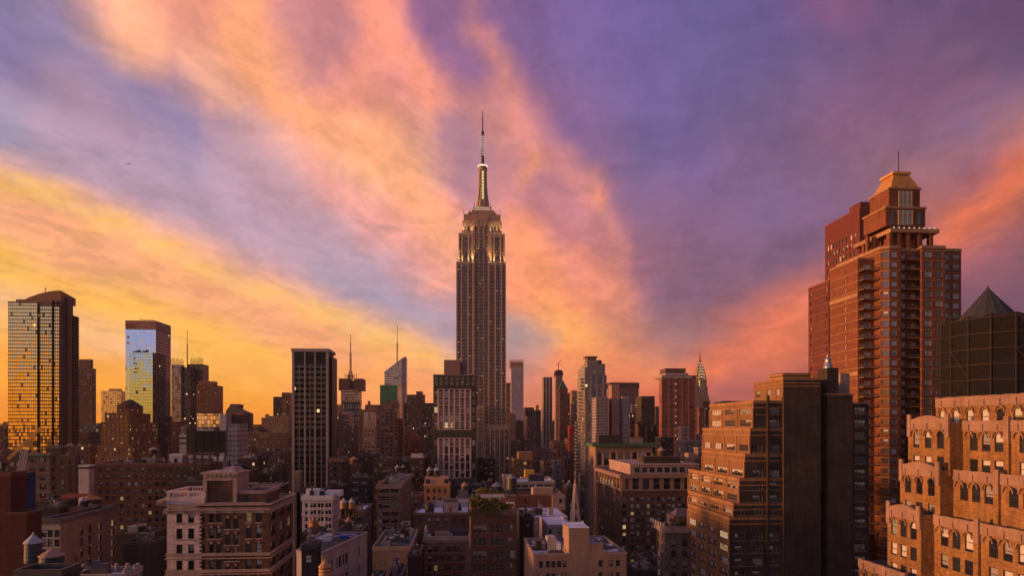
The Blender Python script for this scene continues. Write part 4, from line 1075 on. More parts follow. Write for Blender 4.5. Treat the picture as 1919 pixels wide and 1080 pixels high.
    for k in range(7): x = xa + .6 + (xb_-xa-1.6)*k/6; M.box(x, x+.45, Y-.38, Y-.053, za-.25, za+.2)
    B.part('dentil', M, B.tm)
    xc = X(497, Y); zc = zz(927)
    B.facade((xb_, Y+.35), (xc, Y+.35), zt, zc, [(X(446, Y)-xb_, 1.7) if 0 else (X(450, Y)-xb_, 1.5), (X(461, Y)-xb_, .9)], [(zt+.7, 1.6)], 'single', .3)
    B.w.poly([(xc,Y+.35,zt),(xc,Y+12,zt),(xc,Y+12,zc),(xc,Y+.35,zc)]); B.w.poly([(xc,Y+12,zt),(xb_,Y+12,zt),(xb_,Y+12,zc),(xc,Y+12,zc)]); B.roof.poly([(xb_,Y+.35,zc),(xc,Y+.35,zc),(xc,Y+12,zc),(xb_,Y+12,zc)])
    B.parapet([(xb_+.4,Y+.35),(xc,Y+.35),(xc,Y+12),(xb_+.4,Y+12)], zc, .7, .4, .1)
    M = MB(); M.box(X(450, Y+9), X(470, Y+9), Y+13, Y+17, zt, Z(908, 460, Y+13)); B.part('dark_penthouse', M, BLK)
    M = MB()
    for k in range(5): a = xc-6+k*1.4; M.bar((a, Y+12, zc+.5), (a+1.5, Y+17, zc+1.2), .18)
    M.bar((xc-7, Y+13, zc+.9), (xc+.5, Y+13, zc+.9), .2); B.part('roof_pipe', M, plain((.35,.32,.34), .5, .3))
    B.finish(98)
ornate()
# ------------------------------------------------------------------ colours of walls
BRN = (.13,.062,.042); RED = (.16,.045,.035); DRK = (.045,.035,.035); TAN = (.26,.16,.105); BGE = (.42,.27,.19); LIM = (.46,.36,.33); GRY = (.17,.14,.14); PNK = (.50,.38,.37); ORG = (.34,.15,.07); SND = (.33,.21,.15); CHR = (.03,.028,.032)
def xs(ps, p0, Y, w): return [(X(p, Y) - X(p0, Y), w) for p in ps]
def zr(ys, p, Y, h): return [(Z(y, p, Y), h) for y in ys]

# ================================================================== lower left foreground
tower('blank_wall_building', 'plain dark red brick building with bare windowless wall, bottom left edge', -60, 20, 895, 118, (.10,.027,.022), side=45, sidewin=dict(cols=[]), wopt=dict(cols=[]), clutter=2)
tower('blank_wall_building', 'lower windowless red brick wing beside the bare red wall, left edge', 15, 50, 966, 117, (.10,.028,.022), side=74, wopt=dict(cols=[]), sidewin=dict(cols=[]), par=.4)
M = MB(); Y = 133; zt = Z(884, 40, Y); a, b = X(-20, Y), X(42, Y)
for k in range(12):
    u0, u1 = a+(b-a)*k/12, a+(b-a)*(k+1)/12; d0, d1 = .3*math.sin(k*2.1), .3*math.sin((k+1)*2.1)
    M.poly([(u0, Y+d0, 0), (u1, Y+d1, 0), (u1, Y+d1, zt), (u0, Y+d0, zt)])
M.box(a, b, Y+.5, Y+4, 0, zt-.4)
tag(M.build('construction_netting', plain((.018,.03,.11), .9, 0, 'blue_mesh', .4, .4), None, ((a+b)/2, Y, 0)), 'blue safety netting on a building site behind the bare red wall', 'netting')
Y = 165
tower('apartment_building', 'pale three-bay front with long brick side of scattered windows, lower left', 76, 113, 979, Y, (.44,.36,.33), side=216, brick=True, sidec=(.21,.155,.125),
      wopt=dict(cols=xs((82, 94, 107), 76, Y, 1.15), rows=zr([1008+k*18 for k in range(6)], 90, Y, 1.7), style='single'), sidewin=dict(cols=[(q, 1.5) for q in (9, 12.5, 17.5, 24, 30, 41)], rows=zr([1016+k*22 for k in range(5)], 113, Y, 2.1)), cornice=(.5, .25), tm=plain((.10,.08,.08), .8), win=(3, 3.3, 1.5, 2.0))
tower('office_building', 'black flat-roofed block rising behind the pale three-bay front, lower left', 74, 128, 955, 212, CHR, D=14, wopt=dict(cols=[]), sidewin=dict(cols=[]), clutter=4)
b1 = tower('loft_building', 'dark brown low block carrying an orange-roofed water tank, lower left', 128, 206, 957, 215, BRN, D=22, yb=1000, clutter=3)
tank('wide brown water tank with orange conical roof beside a white blank wall', 170, 222, b1.dim[4], 34, 936, 928, 949, plain((.05,.03,.025), .8), plain((.45,.17,.07), .8, 0, 'rust'))
tank('small dark water tank with pale cone, left of the orange-roofed tank', 156, 219, b1.dim[4], 14, 939, 932, 949, plain((.05,.035,.03), .8), plain((.4,.38,.42), .8))
# rust-red roof frame
b2 = tower('low_building', 'low building with a rust-red rooftop deck, lower left beside blank white wall', 62, 146, 943, 262, DRK, D=30, roof='tan', yb=960, clutter=3)
M = MB(); a0, a1, _, _, zq = b2.dim[0], b2.dim[1], 0, 0, b2.dim[4]
for k in range(9): x = a0+1+(a1-a0-2)*k/8; M.box(x, x+.3, 264, 285, zq+.8, zq+1.1)
for k in range(4): M.box(a0+1, a1-1, 264+6*k, 264.3+6*k, zq+1.1, zq+1.4); M.box(a0+1, a0+1.4, 264+6*k, 264.4+6*k, zq, zq+.8); M.box(a1-1.4, a1-1, 264+6*k, 264.4+6*k, zq, zq+.8)
o = M.build('deck_frame', plain((.35,.10,.06), .8, 0, 'rust'), b2.o)
b3 = tower('loft_building', 'dark roofed building with two big water tanks in the bottom left corner', 25, 150, 1080, 98, (.05,.045,.045), D=14, wopt=dict(cols=[]), sidewin=dict(cols=[]), clutter=-1)
tank('dark steel water tank with pale lilac cone, bottom left corner', 62, 106, b3.dim[4], 29, 1050, 1037, 1076, plain((.06,.07,.08), .6, 0, 'dark_wood', 2), plain((.42,.42,.5), .8))
tank('large dark water tank with tan cone, bottom left corner', 97, 105, b3.dim[4], 41, 1042, 1029, 1076, plain((.085,.085,.08), .6, 0, 'dark_wood', 2), plain((.36,.22,.16), .8))
b = tower('loft_building', 'low building with lilac snow-dusted roof and knobbed parapet, bottom left', 112, 232, 1088, 104, (.30,.26,.24), side=266, roof='snow', wopt=dict(cols=[]), sidewin=dict(cols=[]), clutter=3, keep=True)
M = MB(); x = b.dim[0]+.6
while x < b.dim[1]: M.lathe(x, b.dim[3]-.5, [(.28, b.dim[4]), (.28, b.dim[4]+.8), (.36, b.dim[4]+.9), (.25, b.dim[4]+1.3), (.1, b.dim[4]+1.4)], 8); x += 1.6
b.each('finial', M, STONE)
y = b.dim[2]+1; M = MB()
while y < b.dim[3]: M.lathe(b.dim[1]-.3, y, [(.28, b.dim[4]), (.28, b.dim[4]+.8), (.36, b.dim[4]+.9), (.25, b.dim[4]+1.3), (.1, b.dim[4]+1.4)], 8); y += 1.6
b.each('finial', M, STONE); b.finish()
tower('low_building', 'black low building with pale roof edging, just left of the ornate corner building', 232, 312, 1022, 175, CHR, D=30, roof='grey', wopt=dict(cols=[]), sidewin=dict(cols=[]), clutter=5)
tower('low_building', 'dark maroon low roof with vents, left of the ornate corner building', 214, 312, 1004, 235, DRK, D=30, roof='patch', wopt=dict(cols=[]), sidewin=dict(cols=[]), clutter=6)

# ================================================================== second row, left
Y = 310
b4 = tower('loft_building', 'long low brown brick loft block with rows of small windows, left of centre', 178, 432, 872, Y, (.125,.06,.045), D=26, win=(3.0, 3.15, 1.5, 1.75), yb=1010, clutter=9, stain=.35, lit=.03, belts=((903, .3), (930, .3)))
tower('blank_wall_building', 'narrow block with blank cream-white end wall, left part of the city', 147, 177, 876, 302, (.60,.47,.42), D=4.5, brick=False, wopt=dict(cols=[]), sidewin=dict(cols=[]), roof='dark', cornice=(.8, .1, DK))
tower('rooftop_house', 'white rooftop house with small windows on the long brown loft block', 317, 352, 855, 326, (.5,.44,.48), D=8, win=(3.4, 4, 1.4, 2), roof='snow', brick=False)
tower('rooftop_house', 'small white rooftop cabin right of the billboard frame legs', 401, 426, 861, 324, (.55,.48,.5), D=7, win=(2.6, 4, 1.3, 1.8), roof='snow', brick=False)
# dark sign board on a steel frame
o = thing('billboard', 'big dark rooftop billboard seen from behind on a steel lattice frame', 'billboard', (X(388, 300), 300, b4.dim[4]))
a, b = X(351, 300), X(423, 300); z0, z1 = Z(849, 388, 300), Z(808, 388, 300)
M = MB(); M.box(a, b, 300, 300.5, z0, z1); M.build('board', plain((.045,.035,.03), .8, 0, 'plywood', .3, .4), o)
for k in range(6):
    x = a + (b-a)*k/5; M = MB(); M.bar((x, 299.6, 66), (x, 299.6, z1), .35); M.build('post', DK, o)
M = MB()
for k in range(5):
    x0_, x1_ = a+(b-a)*k/5, a+(b-a)*(k+1)/5
    M.bar((x0_, 299.3, 70), (x1_, 299.3, z0), .22); M.bar((x1_, 299.3, 70), (x0_, 299.3, z0), .22); M.bar((x0_, 299.2, z0), (x1_, 299.2, z0), .3); M.bar((x0_, 299.2, (z0+z1)/2), (x1_, 299.2, (z0+z1)/2), .2)
M.build('bracing', DK, o)
tower('loft_building', 'low dark roof with clutter under the billboard frame legs', 330, 445, 905, 292, DRK, D=14, roof='patch', wopt=dict(cols=[]), clutter=5)
b = tower('loft_building', 'red-brick commercial block with green cornice and pale piers, behind crane at left', 48, 93, 853, 350, (.20,.13,.11), side=106, win=(4.2, 4.4, 3.0, 2.6, 'triple'), yb=945, cornice=(.9, .8, plain((.06,.12,.09), .7)), belts=((889, .4), (925, .4)), lit=.03)
tower('loft_building', 'dark narrow-windowed loft between the green-corniced block and blank cream wall', 106, 142, 857, 372, (.10,.06,.045), side=150, win=(3.3, 3.6, 1.3, 2.6), yb=945, clutter=2)
tower('office_building', 'tan block cut by the left frame edge, above the red wall', -20, 8, 856, 330, (.22,.13,.10), D=12, win=(3.4, 3.8, 1.4, 2))
# lattice crane
o = thing('crane', 'luffing construction crane with golden boom and pale lattice mast at far left', 'crane', (X(38, 340), 340, 0))
P = lambda px, py, Y=340: (X(px, Y), Y, Z(py, px, Y))
def lattice(M, p, q, w, n, th=.14):
    p, q = Vector(p), Vector(q); d = (q-p).normalized(); s = Vector((0, 1, 0)); u = d.cross(s).normalized()
    cs = [(u*a + s*b)*w/2 for a, b in ((1,1),(1,-1),(-1,-1),(-1,1))]
    for c in cs: M.bar(p+c, q+c, th)
    for k in range(n):
        a, b = p+(q-p)*k/n, p+(q-p)*(k+1)/n
        for i in range(4): j = (i+1) % 4; M.bar(a+cs[i], b+cs[j], th*.7); M.bar(a+cs[i], a+cs[j], th*.6)
M = MB(); lattice(M, (P(24, 884)[0]-2, 340, 40), P(46, 842), 2.0, 24, .22); M.build('mast', plain((.6,.55,.55), .5), o)
M = MB(); lattice(M, P(15, 861), P(77, 803), 1.0, 20, .16); M.build('boom', plain((.75,.42,.12), .5), o)
M = MB(); M.bar(P(15, 860), P(58, 824, 341), .12); M.bar(P(77, 803), P(60, 828, 341), .12); M.build('cable', plain((.4,.25,.1), .5), o)
M = MB(); a = P(55, 833); M.box(a[0]-1.5, a[0]+2.6, 338.5, 341.5, a[2]-1.3, a[2]+1.6); M.build('cab', plain((.4,.22,.04), .5), o)

# pyramid-roofed setback block
def pyramid_block():
    Y = 590; B = Bld('hotel_building', 'orange-brown setback brick block with dark pyramid roof, in front of mirror-glass towers', X(245, Y), Y+20)
    B.wm = wallm((.24,.105,.05), False, stain=.2); B.var = (.55, .1, .08, .15, .12); B.tm = plain((.3,.14,.08), .8); fl = 3.6
    def v(a, b, yt, yy, side, lo, sp=(3.6, 1.5)):
        x0, x1 = X(a, yy), X(b, yy); D = max(8, Yat(side, x1)-yy); z = Z(yt, 245, yy); pts = rectpts(x0, x1, yy, yy+D)
        s = dict(cw=sp[0], ch=fl, ww=sp[1], wh=1.9, style='min_single', zlo=Z(lo, 245, yy)); B.prism(pts, 0, z, {0: s, 1: s}, True, .7)
    v(178, 250, 857, Y-14, 302, 871); v(182, 248, 838, Y-9, 300, 857); v(189, 242, 793, Y-4, 296, 838); v(196, 241, 776, Y, 282, 793); v(219, 241.5, 764, Y+2, 268, 776)
    x0, x1 = X(219, Y+2), X(241.5, Y+2); y0, y1 = Y+2, Yat(268, x1); z0 = Z(764, 245, Y+2)
    M = MB(); M.frus(rectpts(x0-.8, x1+.8, y0-.8, y1+.8), z0+.7, rectpts((x0+x1)/2-1, (x0+x1)/2+1, (y0+y1)/2-1, (y0+y1)/2+1), Z(749, 245, Y+10)); B.part('pyramid_roof', M, plain((.025,.02,.022), .8))
    M = MB(); M.box(x0+2, x0+8, y0-1.5, y0+1, z0, z0+3.0); B.part('dormer', M, B.wm); B.finish()
    x = X(292, Y); tank('dark tank with pale cone on the lower wing of the pyramid-roofed block', 287, Y-6, Z(857, 245, Y-14), 15, 843, 838, 851, plain((.05,.035,.03), .8), plain((.4,.36,.38), .7))
pyramid_block()

# ================================================================== golden glass apartment tower, far left
def gold_tower():
    Y = 640; B = Bld('apartment_tower', 'tall glass apartment tower reflecting gold light, curved top, far left', X(80, Y), Y+30)
    zt = lambda p: Z(p, 80, Y)
    g = dict(lit=.002, metal=.97, jit=.05, rough=.08, blind=.04, bc=(.30,.17,.08), tint=(1,.74,.32))  # gold of the reflected sky is put into the glass tint
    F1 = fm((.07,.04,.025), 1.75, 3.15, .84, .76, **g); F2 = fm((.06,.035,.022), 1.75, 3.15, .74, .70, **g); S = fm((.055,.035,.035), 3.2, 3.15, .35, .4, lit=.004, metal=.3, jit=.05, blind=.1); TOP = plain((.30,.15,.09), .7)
    def blk(name, a, b, yt, yy, D, m, z0=0):
        M = MB(); x0, x1 = X(a, yy), X(b, yy); M.box(x0, x1, yy, yy+D, z0, zt(yt)); return B.part(name, M, m)
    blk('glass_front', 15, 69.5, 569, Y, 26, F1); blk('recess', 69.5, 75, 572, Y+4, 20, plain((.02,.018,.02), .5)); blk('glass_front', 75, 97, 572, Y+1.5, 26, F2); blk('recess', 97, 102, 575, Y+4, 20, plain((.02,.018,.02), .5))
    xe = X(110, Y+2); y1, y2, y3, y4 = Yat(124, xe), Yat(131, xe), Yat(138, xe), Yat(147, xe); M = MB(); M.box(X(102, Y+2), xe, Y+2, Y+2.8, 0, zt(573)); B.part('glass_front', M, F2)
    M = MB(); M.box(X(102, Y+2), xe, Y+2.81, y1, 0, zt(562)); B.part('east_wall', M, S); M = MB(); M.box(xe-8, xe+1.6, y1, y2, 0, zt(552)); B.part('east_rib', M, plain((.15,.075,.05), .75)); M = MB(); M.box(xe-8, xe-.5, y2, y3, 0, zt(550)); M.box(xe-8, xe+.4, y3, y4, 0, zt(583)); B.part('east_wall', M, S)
    M = MB(); M.box(X(15, Y)-.15, X(69.5, Y)+.1, Y-.15, Y+24, zt(569), zt(566)); M.box(X(30, Y+2), X(97, Y+2), Y+2, Y+26, zt(572)-.3, zt(561)); B.part('crown_band', M, TOP)
    M = MB(); n = 14; yy = Y+8; pr = []; xr_ = X(114, yy)
    for k in range(n+1): s = k/n; pr.append((X(48, yy) + (xr_-X(48, yy))*s, zt(558 - 17*math.sin(math.pi/2*s)**.9)))
    zb = zt(562); yb_ = Yat(142, xr_)
    for (a, za), (b, zb_) in zip(pr, pr[1:]):
        M.poly([(a,yy,zb),(b,yy,zb),(b,yy,zb_),(a,yy,za)]); M.poly([(a,yy,za),(b,yy,zb_),(b,yb_,zb_-3),(a,yb_,za-3)]); M.poly([(b,yb_,zb),(a,yb_,zb),(a,yb_,za-3),(b,yb_,zb_-3)])
    a, za = pr[-1]; M.poly([(a,yy,zb),(a,yb_,zb),(a,yb_,za-3),(a,yy,za)]); a, za = pr[0]; M.poly([(a,yb_,zb),(a,yy,zb),(a,yy,za),(a,yb_,za-3)])
    B.part('curved_roof', M, plain((.34,.15,.06), .6))
    M = MB(); M.bar((X(85, yy+5), yy+5, zt(546)), (X(85, yy+5), yy+5, zt(534)), .4); M.bar((X(83, yy+5), yy+5, zt(537)), (X(88, yy+5), yy+5, zt(537)), .3); B.part('mast', M, DK)
    z = zt(590); me_ = MB(); me_.box(0, 1.3, 0, 5, 0, .5); me_ = me_.mesh('balcony', [plain((.09,.06,.05), .7)])
    while z > 60: o = bpy.data.objects.new('balcony', me_); COL.objects.link(o); o.parent = B.o; o.location = Vector((xe+.4, y4-6, z)) - Vector(wloc(B.o)); z -= 3.15
    B.wm = S; B.finish()
gold_tower()

# ================================================================== slab tower with pale vertical piers
def pier_slab():
    Y = 470; B = Bld('office_tower', 'black slab office tower with pale vertical piers, left of centre', X(585, Y), Y+14)
    x0, x1 = X(547, Y), X(616, Y); D = 24; zt = Z(660, 585, Y); zw = Z(685, 585, Y)
    F = fm((.008,.008,.010), 1.95, 3.75, .86, .56, dark=(.010,.011,.016), ws=0.0, lit=.012, metal=.12, jit=.02, blind=.08, bc=(.04,.035,.035), lits=1.0, groups=17, gcol=(.035,.035,.03))
    M = MB(); M.box(x0+1.2, x1-1.2, Y+.6, Y+D, 0, zw); B.part('curtain_wall', M, F)
    M = MB(); M.box(x0+1.2, x1-1.2, Y+.75, Y+D, zw, zt-.01); B.part('black_top', M, BLK)
    PI = plain((.36,.28,.27), .7, 0, 'precast', .3, .12)
    for p, w in ((549.5, 1.5), (571.5, 1.0), (590.5, 1.0), (613.4, 1.7)):
        M = MB(); x = X(p, Y); M.box(x-w/2, x+w/2, Y-.4, Y+.7, 0, zt); B.part('pier', M, PI)
    for p in (560.5, 581, 602):
        M = MB(); x = X(p, Y); M.box(x-.28, x+.28, Y+.1, Y+.597, 0, zw+1); B.part('mullion', M, PI)
    M = MB(); M.box(x0-.3, x1+.3, Y-.8, Y+D+.5, zt, zt+2.2); B.part('parapet', M, PI)
    M = MB(); M.box(x0+2, x1-2, Y+1, Y+D-1, zt+2.2, zt+2.4); B.part('roof', M, roofm('dark'))
    xa = x1 - 1.2; M = MB(); M.box(x1-1.1, X(623, Y+6), Y+6, Y+D, 0, Z(669, 620, Y+6)); B.part('side_core', M, plain((.03,.028,.035), .5))
    B.wm = F; B.finish()
pier_slab()
tower('loft_building', 'beige windowless elevator shaft block at the foot of black pier-striped tower', 552, 566, 887, 300, (.20,.15,.12), D=10, brick=False, wopt=dict(cols=[]), sidewin=dict(cols=[]))

# ================================================================== centre left, lower rows
Y = 250
b = tower('office_building', 'lilac-white classical office block with regular windows right of the ornate corner building', 566, 637, 934, Y, (.66,.55,.56), side=None, D=16, brick=False, yb=1010,
      wopt=dict(cols=xs((574, 584, 590, 598, 604, 612, 618, 628), 566, Y, .95), rows=zr((952, 965, 978, 991, 1003), 600, Y, 1.55), style='min_single'), win=(3, 3, 1, 1.6), cornice=(.9, .4), belts=((966, .25),), roof='snow', pent=[(573, 598, 918, 3), (610, 640, 921, 5)])
b = tower('loft_building', 'dark brown building carrying two orange-lit water tanks near the lilac-white office', 634, 662, 978, 232, (.10,.055,.045), D=12, win=(2.2, 3.2, 1.0, 1.6), yb=1020)
for p, tx in ((644, 'left of the two orange-lit water tanks on tall legs'), (659, 'right of the two orange-lit water tanks on tall legs')):
    tank(tx, p, 236, b.dim[4], 13.5, 942, 935, 954, plain((.55,.27,.13), .8, 0, 'cedar', 1.5, .2), plain((.42,.38,.42), .8))
tower('apartment_building', 'narrow purple-grey building with snowy roof right of two water tanks', 663, 684, 960, 238, (.13,.10,.11), side=697, win=(2.4, 3.2, 1.0, 1.7), yb=1040, roof='snow', clutter=2)
b = tower('office_building', 'dark office block ringed by thin pale horizontal bands, left of centre', 655, 693, 899, 340, (.045,.035,.04), side=700, win=(3.4, 3.7, 3.0, 1.9, 'triple'), yb=962, keep=True, clutter=4)
for k in range(9): b.band(rectpts(*b.dim[:4]), b.dim[4]-3.7*k-1.2, .45, .25)
b.finish()
b = tower('loft_building', 'stepped dark loft with one large conical water tank, above banded office block', 656, 676, 873, 405, (.075,.045,.038), side=680, win=(2.6, 3.6, 1.4, 1.7), yb=900)
tank('large tan-coned water tank standing above the banded dark office block', 664, 408, b.dim[4], 17, 862, 856, 871, plain((.09,.05,.035), .8), plain((.30,.16,.11), .8))
b = tower('loft_building', 'brown loft with lit top-floor window rows right of black pier-striped tower', 614, 654, 862, 430, (.13,.075,.06), win=(2.5, 3.9, 1.4, 1.7), yb=940, lit=.02, cornice=(1.6, .5, plain((.24,.13,.10), .8)), var=(.3,.2,.15,.3,.02))
b = tower('loft_building', 'low dark loft with peaked water tank before the lit-window brown loft', 614, 652, 915, 360, DRK, D=16, win=(2.8, 3.6, 1.3, 1.7), yb=940, clutter=3)
tank('peaked tan water tank near foot of the black pier-striped tower', 625, 362, b.dim[4], 13, 905, 901, 913, plain((.07,.045,.035), .8), plain((.26,.15,.11), .8))
b = tower('office_building', 'tan loft with banded ribbon windows and cluttered snowy roof, centre left', 706, 751, 912, 310, (.24,.16,.12), side=771, win=(3.6, 3.45, 1.35, 1.7), yb=1006, roof='patch', clutter=6, wopt=dict(cols=[(q, 1.5) for q in (1.6, 3.2, 4.8, 7.0, 8.6, 10.2)][:6] ), sidewin=dict(cols=[]), cornice=(1.2, .5), pent=[(708, 722, 903, 4), (736, 750, 900, 6)], lit=.01, belts=((936, .25), (960, .25), (983, .25)))
b = tower('loft_building', 'black-roofed loft with two small pale-coned tanks behind the tan ribbon-window loft', 708, 764, 888, 395, CHR, D=16, win=(3, 3.6, 1.4, 1.8), clutter=5, yb=912)
tank('small pale-coned water tank, left one on the black-roofed loft', 745, 398, b.dim[4], 10, 884, 881, 888, DK, plain((.45,.4,.42), .8)); tank('small pale-coned water tank, right one on the black-roofed loft', 755, 398, b.dim[4], 8, 887, 884, 889, DK, plain((.45,.4,.42), .8))
b = tower('loft_building', 'brown tall loft with a white rooftop sign, left of the white-grid tower', 768, 795, 861, 425, (.085,.05,.04), side=803, win=(2.4, 3.7, 1.3, 1.9), yb=930, var=(.3,.25,.15,.28,.02))
o = thing('billboard', 'blank white rooftop sign board on the brown tall loft', 'billboard', (X(781, 424), 427, b.dim[4]))
M = MB(); M.box(X(770, 427), X(793, 427), 427, 427.4, b.dim[4]+.2, Z(851, 781, 427)); M.build('board', plain((.62,.5,.45), .7), o); M = MB(); M.bar((X(774, 427), 427.8, b.dim[4]), (X(774, 427), 427.8, Z(852, 781, 427)), .25); M.build('post', DK, o); M = MB(); M.bar((X(789, 427), 427.8, b.dim[4]), (X(789, 427), 427.8, Z(852, 781, 427)), .25); M.build('post', DK, o)
tower('apartment_building', 'small red-brown apartment block with arched windows beside orange gothic block', 770, 792, 932, 262, (.15,.07,.05), D=12, win=(3.0, 3.6, 1.3, 2.2), yb=1010)
tower('townhouse', 'tiny white-framed building with six windows beneath the tan ribbon-window loft', 752, 769, 987, 268, (.30,.24,.23), D=8, win=(1.35, 3.0, .75, 1.7), yb=1012, brick=False)
b = tower('loft_building', 'low wide building with flat grey roof and pale front parapet, bottom centre left', 698, 783, 1033, 205, (.27,.20,.17), D=34, roof='grey', wopt=dict(cols=[]), sidewin=dict(cols=[]), clutter=8, par=1.2)
tower('loft_building', 'low snow-patched roof with skylights, bottom edge left of the red-white striped building', 690, 722, 1096, 150, DRK, D=25, roof='snow', wopt=dict(cols=[]), clutter=4)
tower('loft_building', 'low snow-patched roof with dark machinery, bottom edge beside striped building', 724, 762, 1092, 148, DRK, D=25, roof='patch', wopt=dict(cols=[]), clutter=8)
tower('loft_building', 'dark brick side wall between snow-patched roofs and red-white striped building', 764, 793, 1046, 190, (.07,.035,.03), D=16, wopt=dict(cols=[]), clutter=2)
# diagonal white building
def diagonal():
    Y1, Y2 = 146, 173; p1 = (X(604, Y1), Y1); p2 = (X(688, Y2), Y2); B = Bld('apartment_building', 'pale lilac-white building set diagonally with clustered windows and dark roof, bottom centre left', (p1[0]+p2[0])/2, 165)
    B.wm = wallm((.44,.36,.36), False, stain=.25); z = Z(1041, 604, Y1); L = math.dist(p1, p2); B.var = (.7, .1, .03, .15, .02); B.tm = plain((.33,.28,.28), .8)
    pts = [p1, p2, (p2[0]-.5, Y2+1), (p1[0]-6, Y2+1), (p1[0]-6, Y1+3)]
    B.prism(pts, 0, z, {0: dict(cols=[(L*q, w) for q, w in ((.13,.8),(.19,.8),(.30,.9),(.36,1.6),(.43,1.0),(.50,1.7),(.80,.7))], rows=[(z-4.6-4.4*k, 2.5) for k in range(5)], style='single')}, True, .5)
    B.rm = roofm('patch')
    M = MB(); c = (p1[0]+p2[0])/2; M.box(c-3, c-1, 167, 170, z, z+.7); B.part('blue_tarpaulin', M, plain((.03,.08,.4), .6)); M = MB(); M.box(c-6, c-4.2, 163, 166, z, z+1.4); B.part('roof_unit', M, plain((.5,.48,.52), .6)); B.finish()
    b = tower('low_building', 'black low building with hatches, right of the ornate corner building at bottom', 565, 602, 1030, 140, CHR, D=22, win=(3.5, 4, 1.3, 1.7), clutter=5, lit=.02, roof='dark')
    b = tower('low_building', 'dark roof with a short orange water tank, below the lilac-white office', 566, 612, 1003, 205, DRK, D=18, wopt=dict(cols=[]), clutter=4)
    tank('short orange water tank just below the lilac-white office block', 588, 209, b.dim[4], 17, 993, 985, 1001, plain((.6,.25,.09), .8, 0, 'cedar', 1.5, .2), plain((.36,.2,.13), .8), False)
    b = tower('low_building', 'dark low roof with a peaked tan tank, right of the diagonal pale building top', 632, 690, 1000, 208, DRK, D=16, wopt=dict(cols=[]), sidewin=dict(cols=[]), clutter=4)
    tank('peaked tan tank half sunk behind the roof of the diagonal pale building', 653, 210, b.dim[4], 13, 993, 985, 999, plain((.10,.06,.045), .8), plain((.5,.26,.14), .8))
    b = tower('low_building', 'low roof under the big orange water tank at the bottom edge', 585, 650, 1112, 112, DRK, D=14, wopt=dict(cols=[]), roof='patch')
    tank('big orange cedar water tank with wooden cone at the bottom edge', 609, 117, b.dim[4], 23, 1063, 1051, 1098, plain((.62,.30,.14), .8, 0, 'cedar', 1.5, .25), plain((.50,.27,.14), .8, 0, 'cedar_roof'))
diagonal()

# ================================================================== centre, lower rows
Y = 300
b = tower('apartment_building', 'warm orange-lit gothic block with two tanks on its penthouse, centre left', 794, 844, 912, Y, (.42,.20,.10), D=14, win=(2.2, 3.3, 1.1, 1.7), yb=946, roof='snow', pent=None, var=(.45,.2,.15,.15,.05), keep=True)
M = MB(); M.box(X(796, Y+2), X(840, Y+2), Y+2, Y+12, b.dim[4], Z(896, 818, Y+2)); b.part('penthouse', M, plain((.55,.30,.19), .8)); M = MB()
for p in (802, 836): M.box(X(p-3.5, Y+2), X(p+3.5, Y+2), Y+1.8, Y+1.997, Z(907, 818, Y+2), Z(899, 818, Y+2))
b.part('penthouse_window', M, BLK); b.finish()
for p, w, tx in ((805, 11, 'left'), (818, 13, 'right')): tank(tx+' of two dark lilac-coned tanks on the orange gothic block', p, Y+7, Z(896, 818, Y+2), w, 882, 876, 894, plain((.06,.045,.045), .7), plain((.42,.38,.44), .8))
b = tower('loft_building', 'wide brown building with lilac roof and grey stair hut, centre bottom', 776, 880, 966, 245, (.16,.085,.06), D=30, win=(3.2, 3.6, 1.3, 1.8), roof='snow', yb=992, clutter=4, keep=True)
M = MB(); M.box(X(832, 250), X(857, 250), 250, 258, b.dim[4], Z(941, 845, 250)); b.part('stair_hut', M, plain((.27,.22,.21), .8)); M = MB(); M.box(X(833, 250)-.3, X(858, 250), 249.8, 258.2, Z(941, 845, 250), Z(939, 845, 250)); b.part('hut_roof', M, DK)
M = MB(); M.box(X(842, 250), X(846, 250), 249.8, 249.997, b.dim[4], b.dim[4]+2.2); b.part('red_door', M, plain((.25,.04,.03), .7))
M = MB(); M.box(X(816, 268), X(880, 268), 268, 269, b.dim[4], b.dim[4]+2.4); b.part('rear_parapet', M, plain((.45,.38,.38), .8)); b.finish()
tank('squat black tank with hatch on the wide brown building roof', 805, 252, b.dim[4], 17, 948, 941, 958, BLK, BLK)
b = tower('loft_building', 'grey-blue block with pale dentilled cornice, left of the roof garden', 856, 886, 938, 292, (.20,.19,.22), D=10, win=(2.2, 3.4, 1.0, 1.7), cornice=(1.0, .4, plain((.6,.45,.4), .8)), keep=True, yb=946)
M = MB(); M.box(X(858, 296), X(877, 296), 296, 301, b.dim[4], Z(921, 868, 296)); b.part('slate_penthouse', M, plain((.10,.12,.16), .7)); b.finish()
tank('dark water tank with orange peak, between orange gothic block and roof garden', 871, 298, Z(921, 868, 296), 14, 911, 904, 921, plain((.05,.04,.04), .8), plain((.42,.2,.12), .8), False)
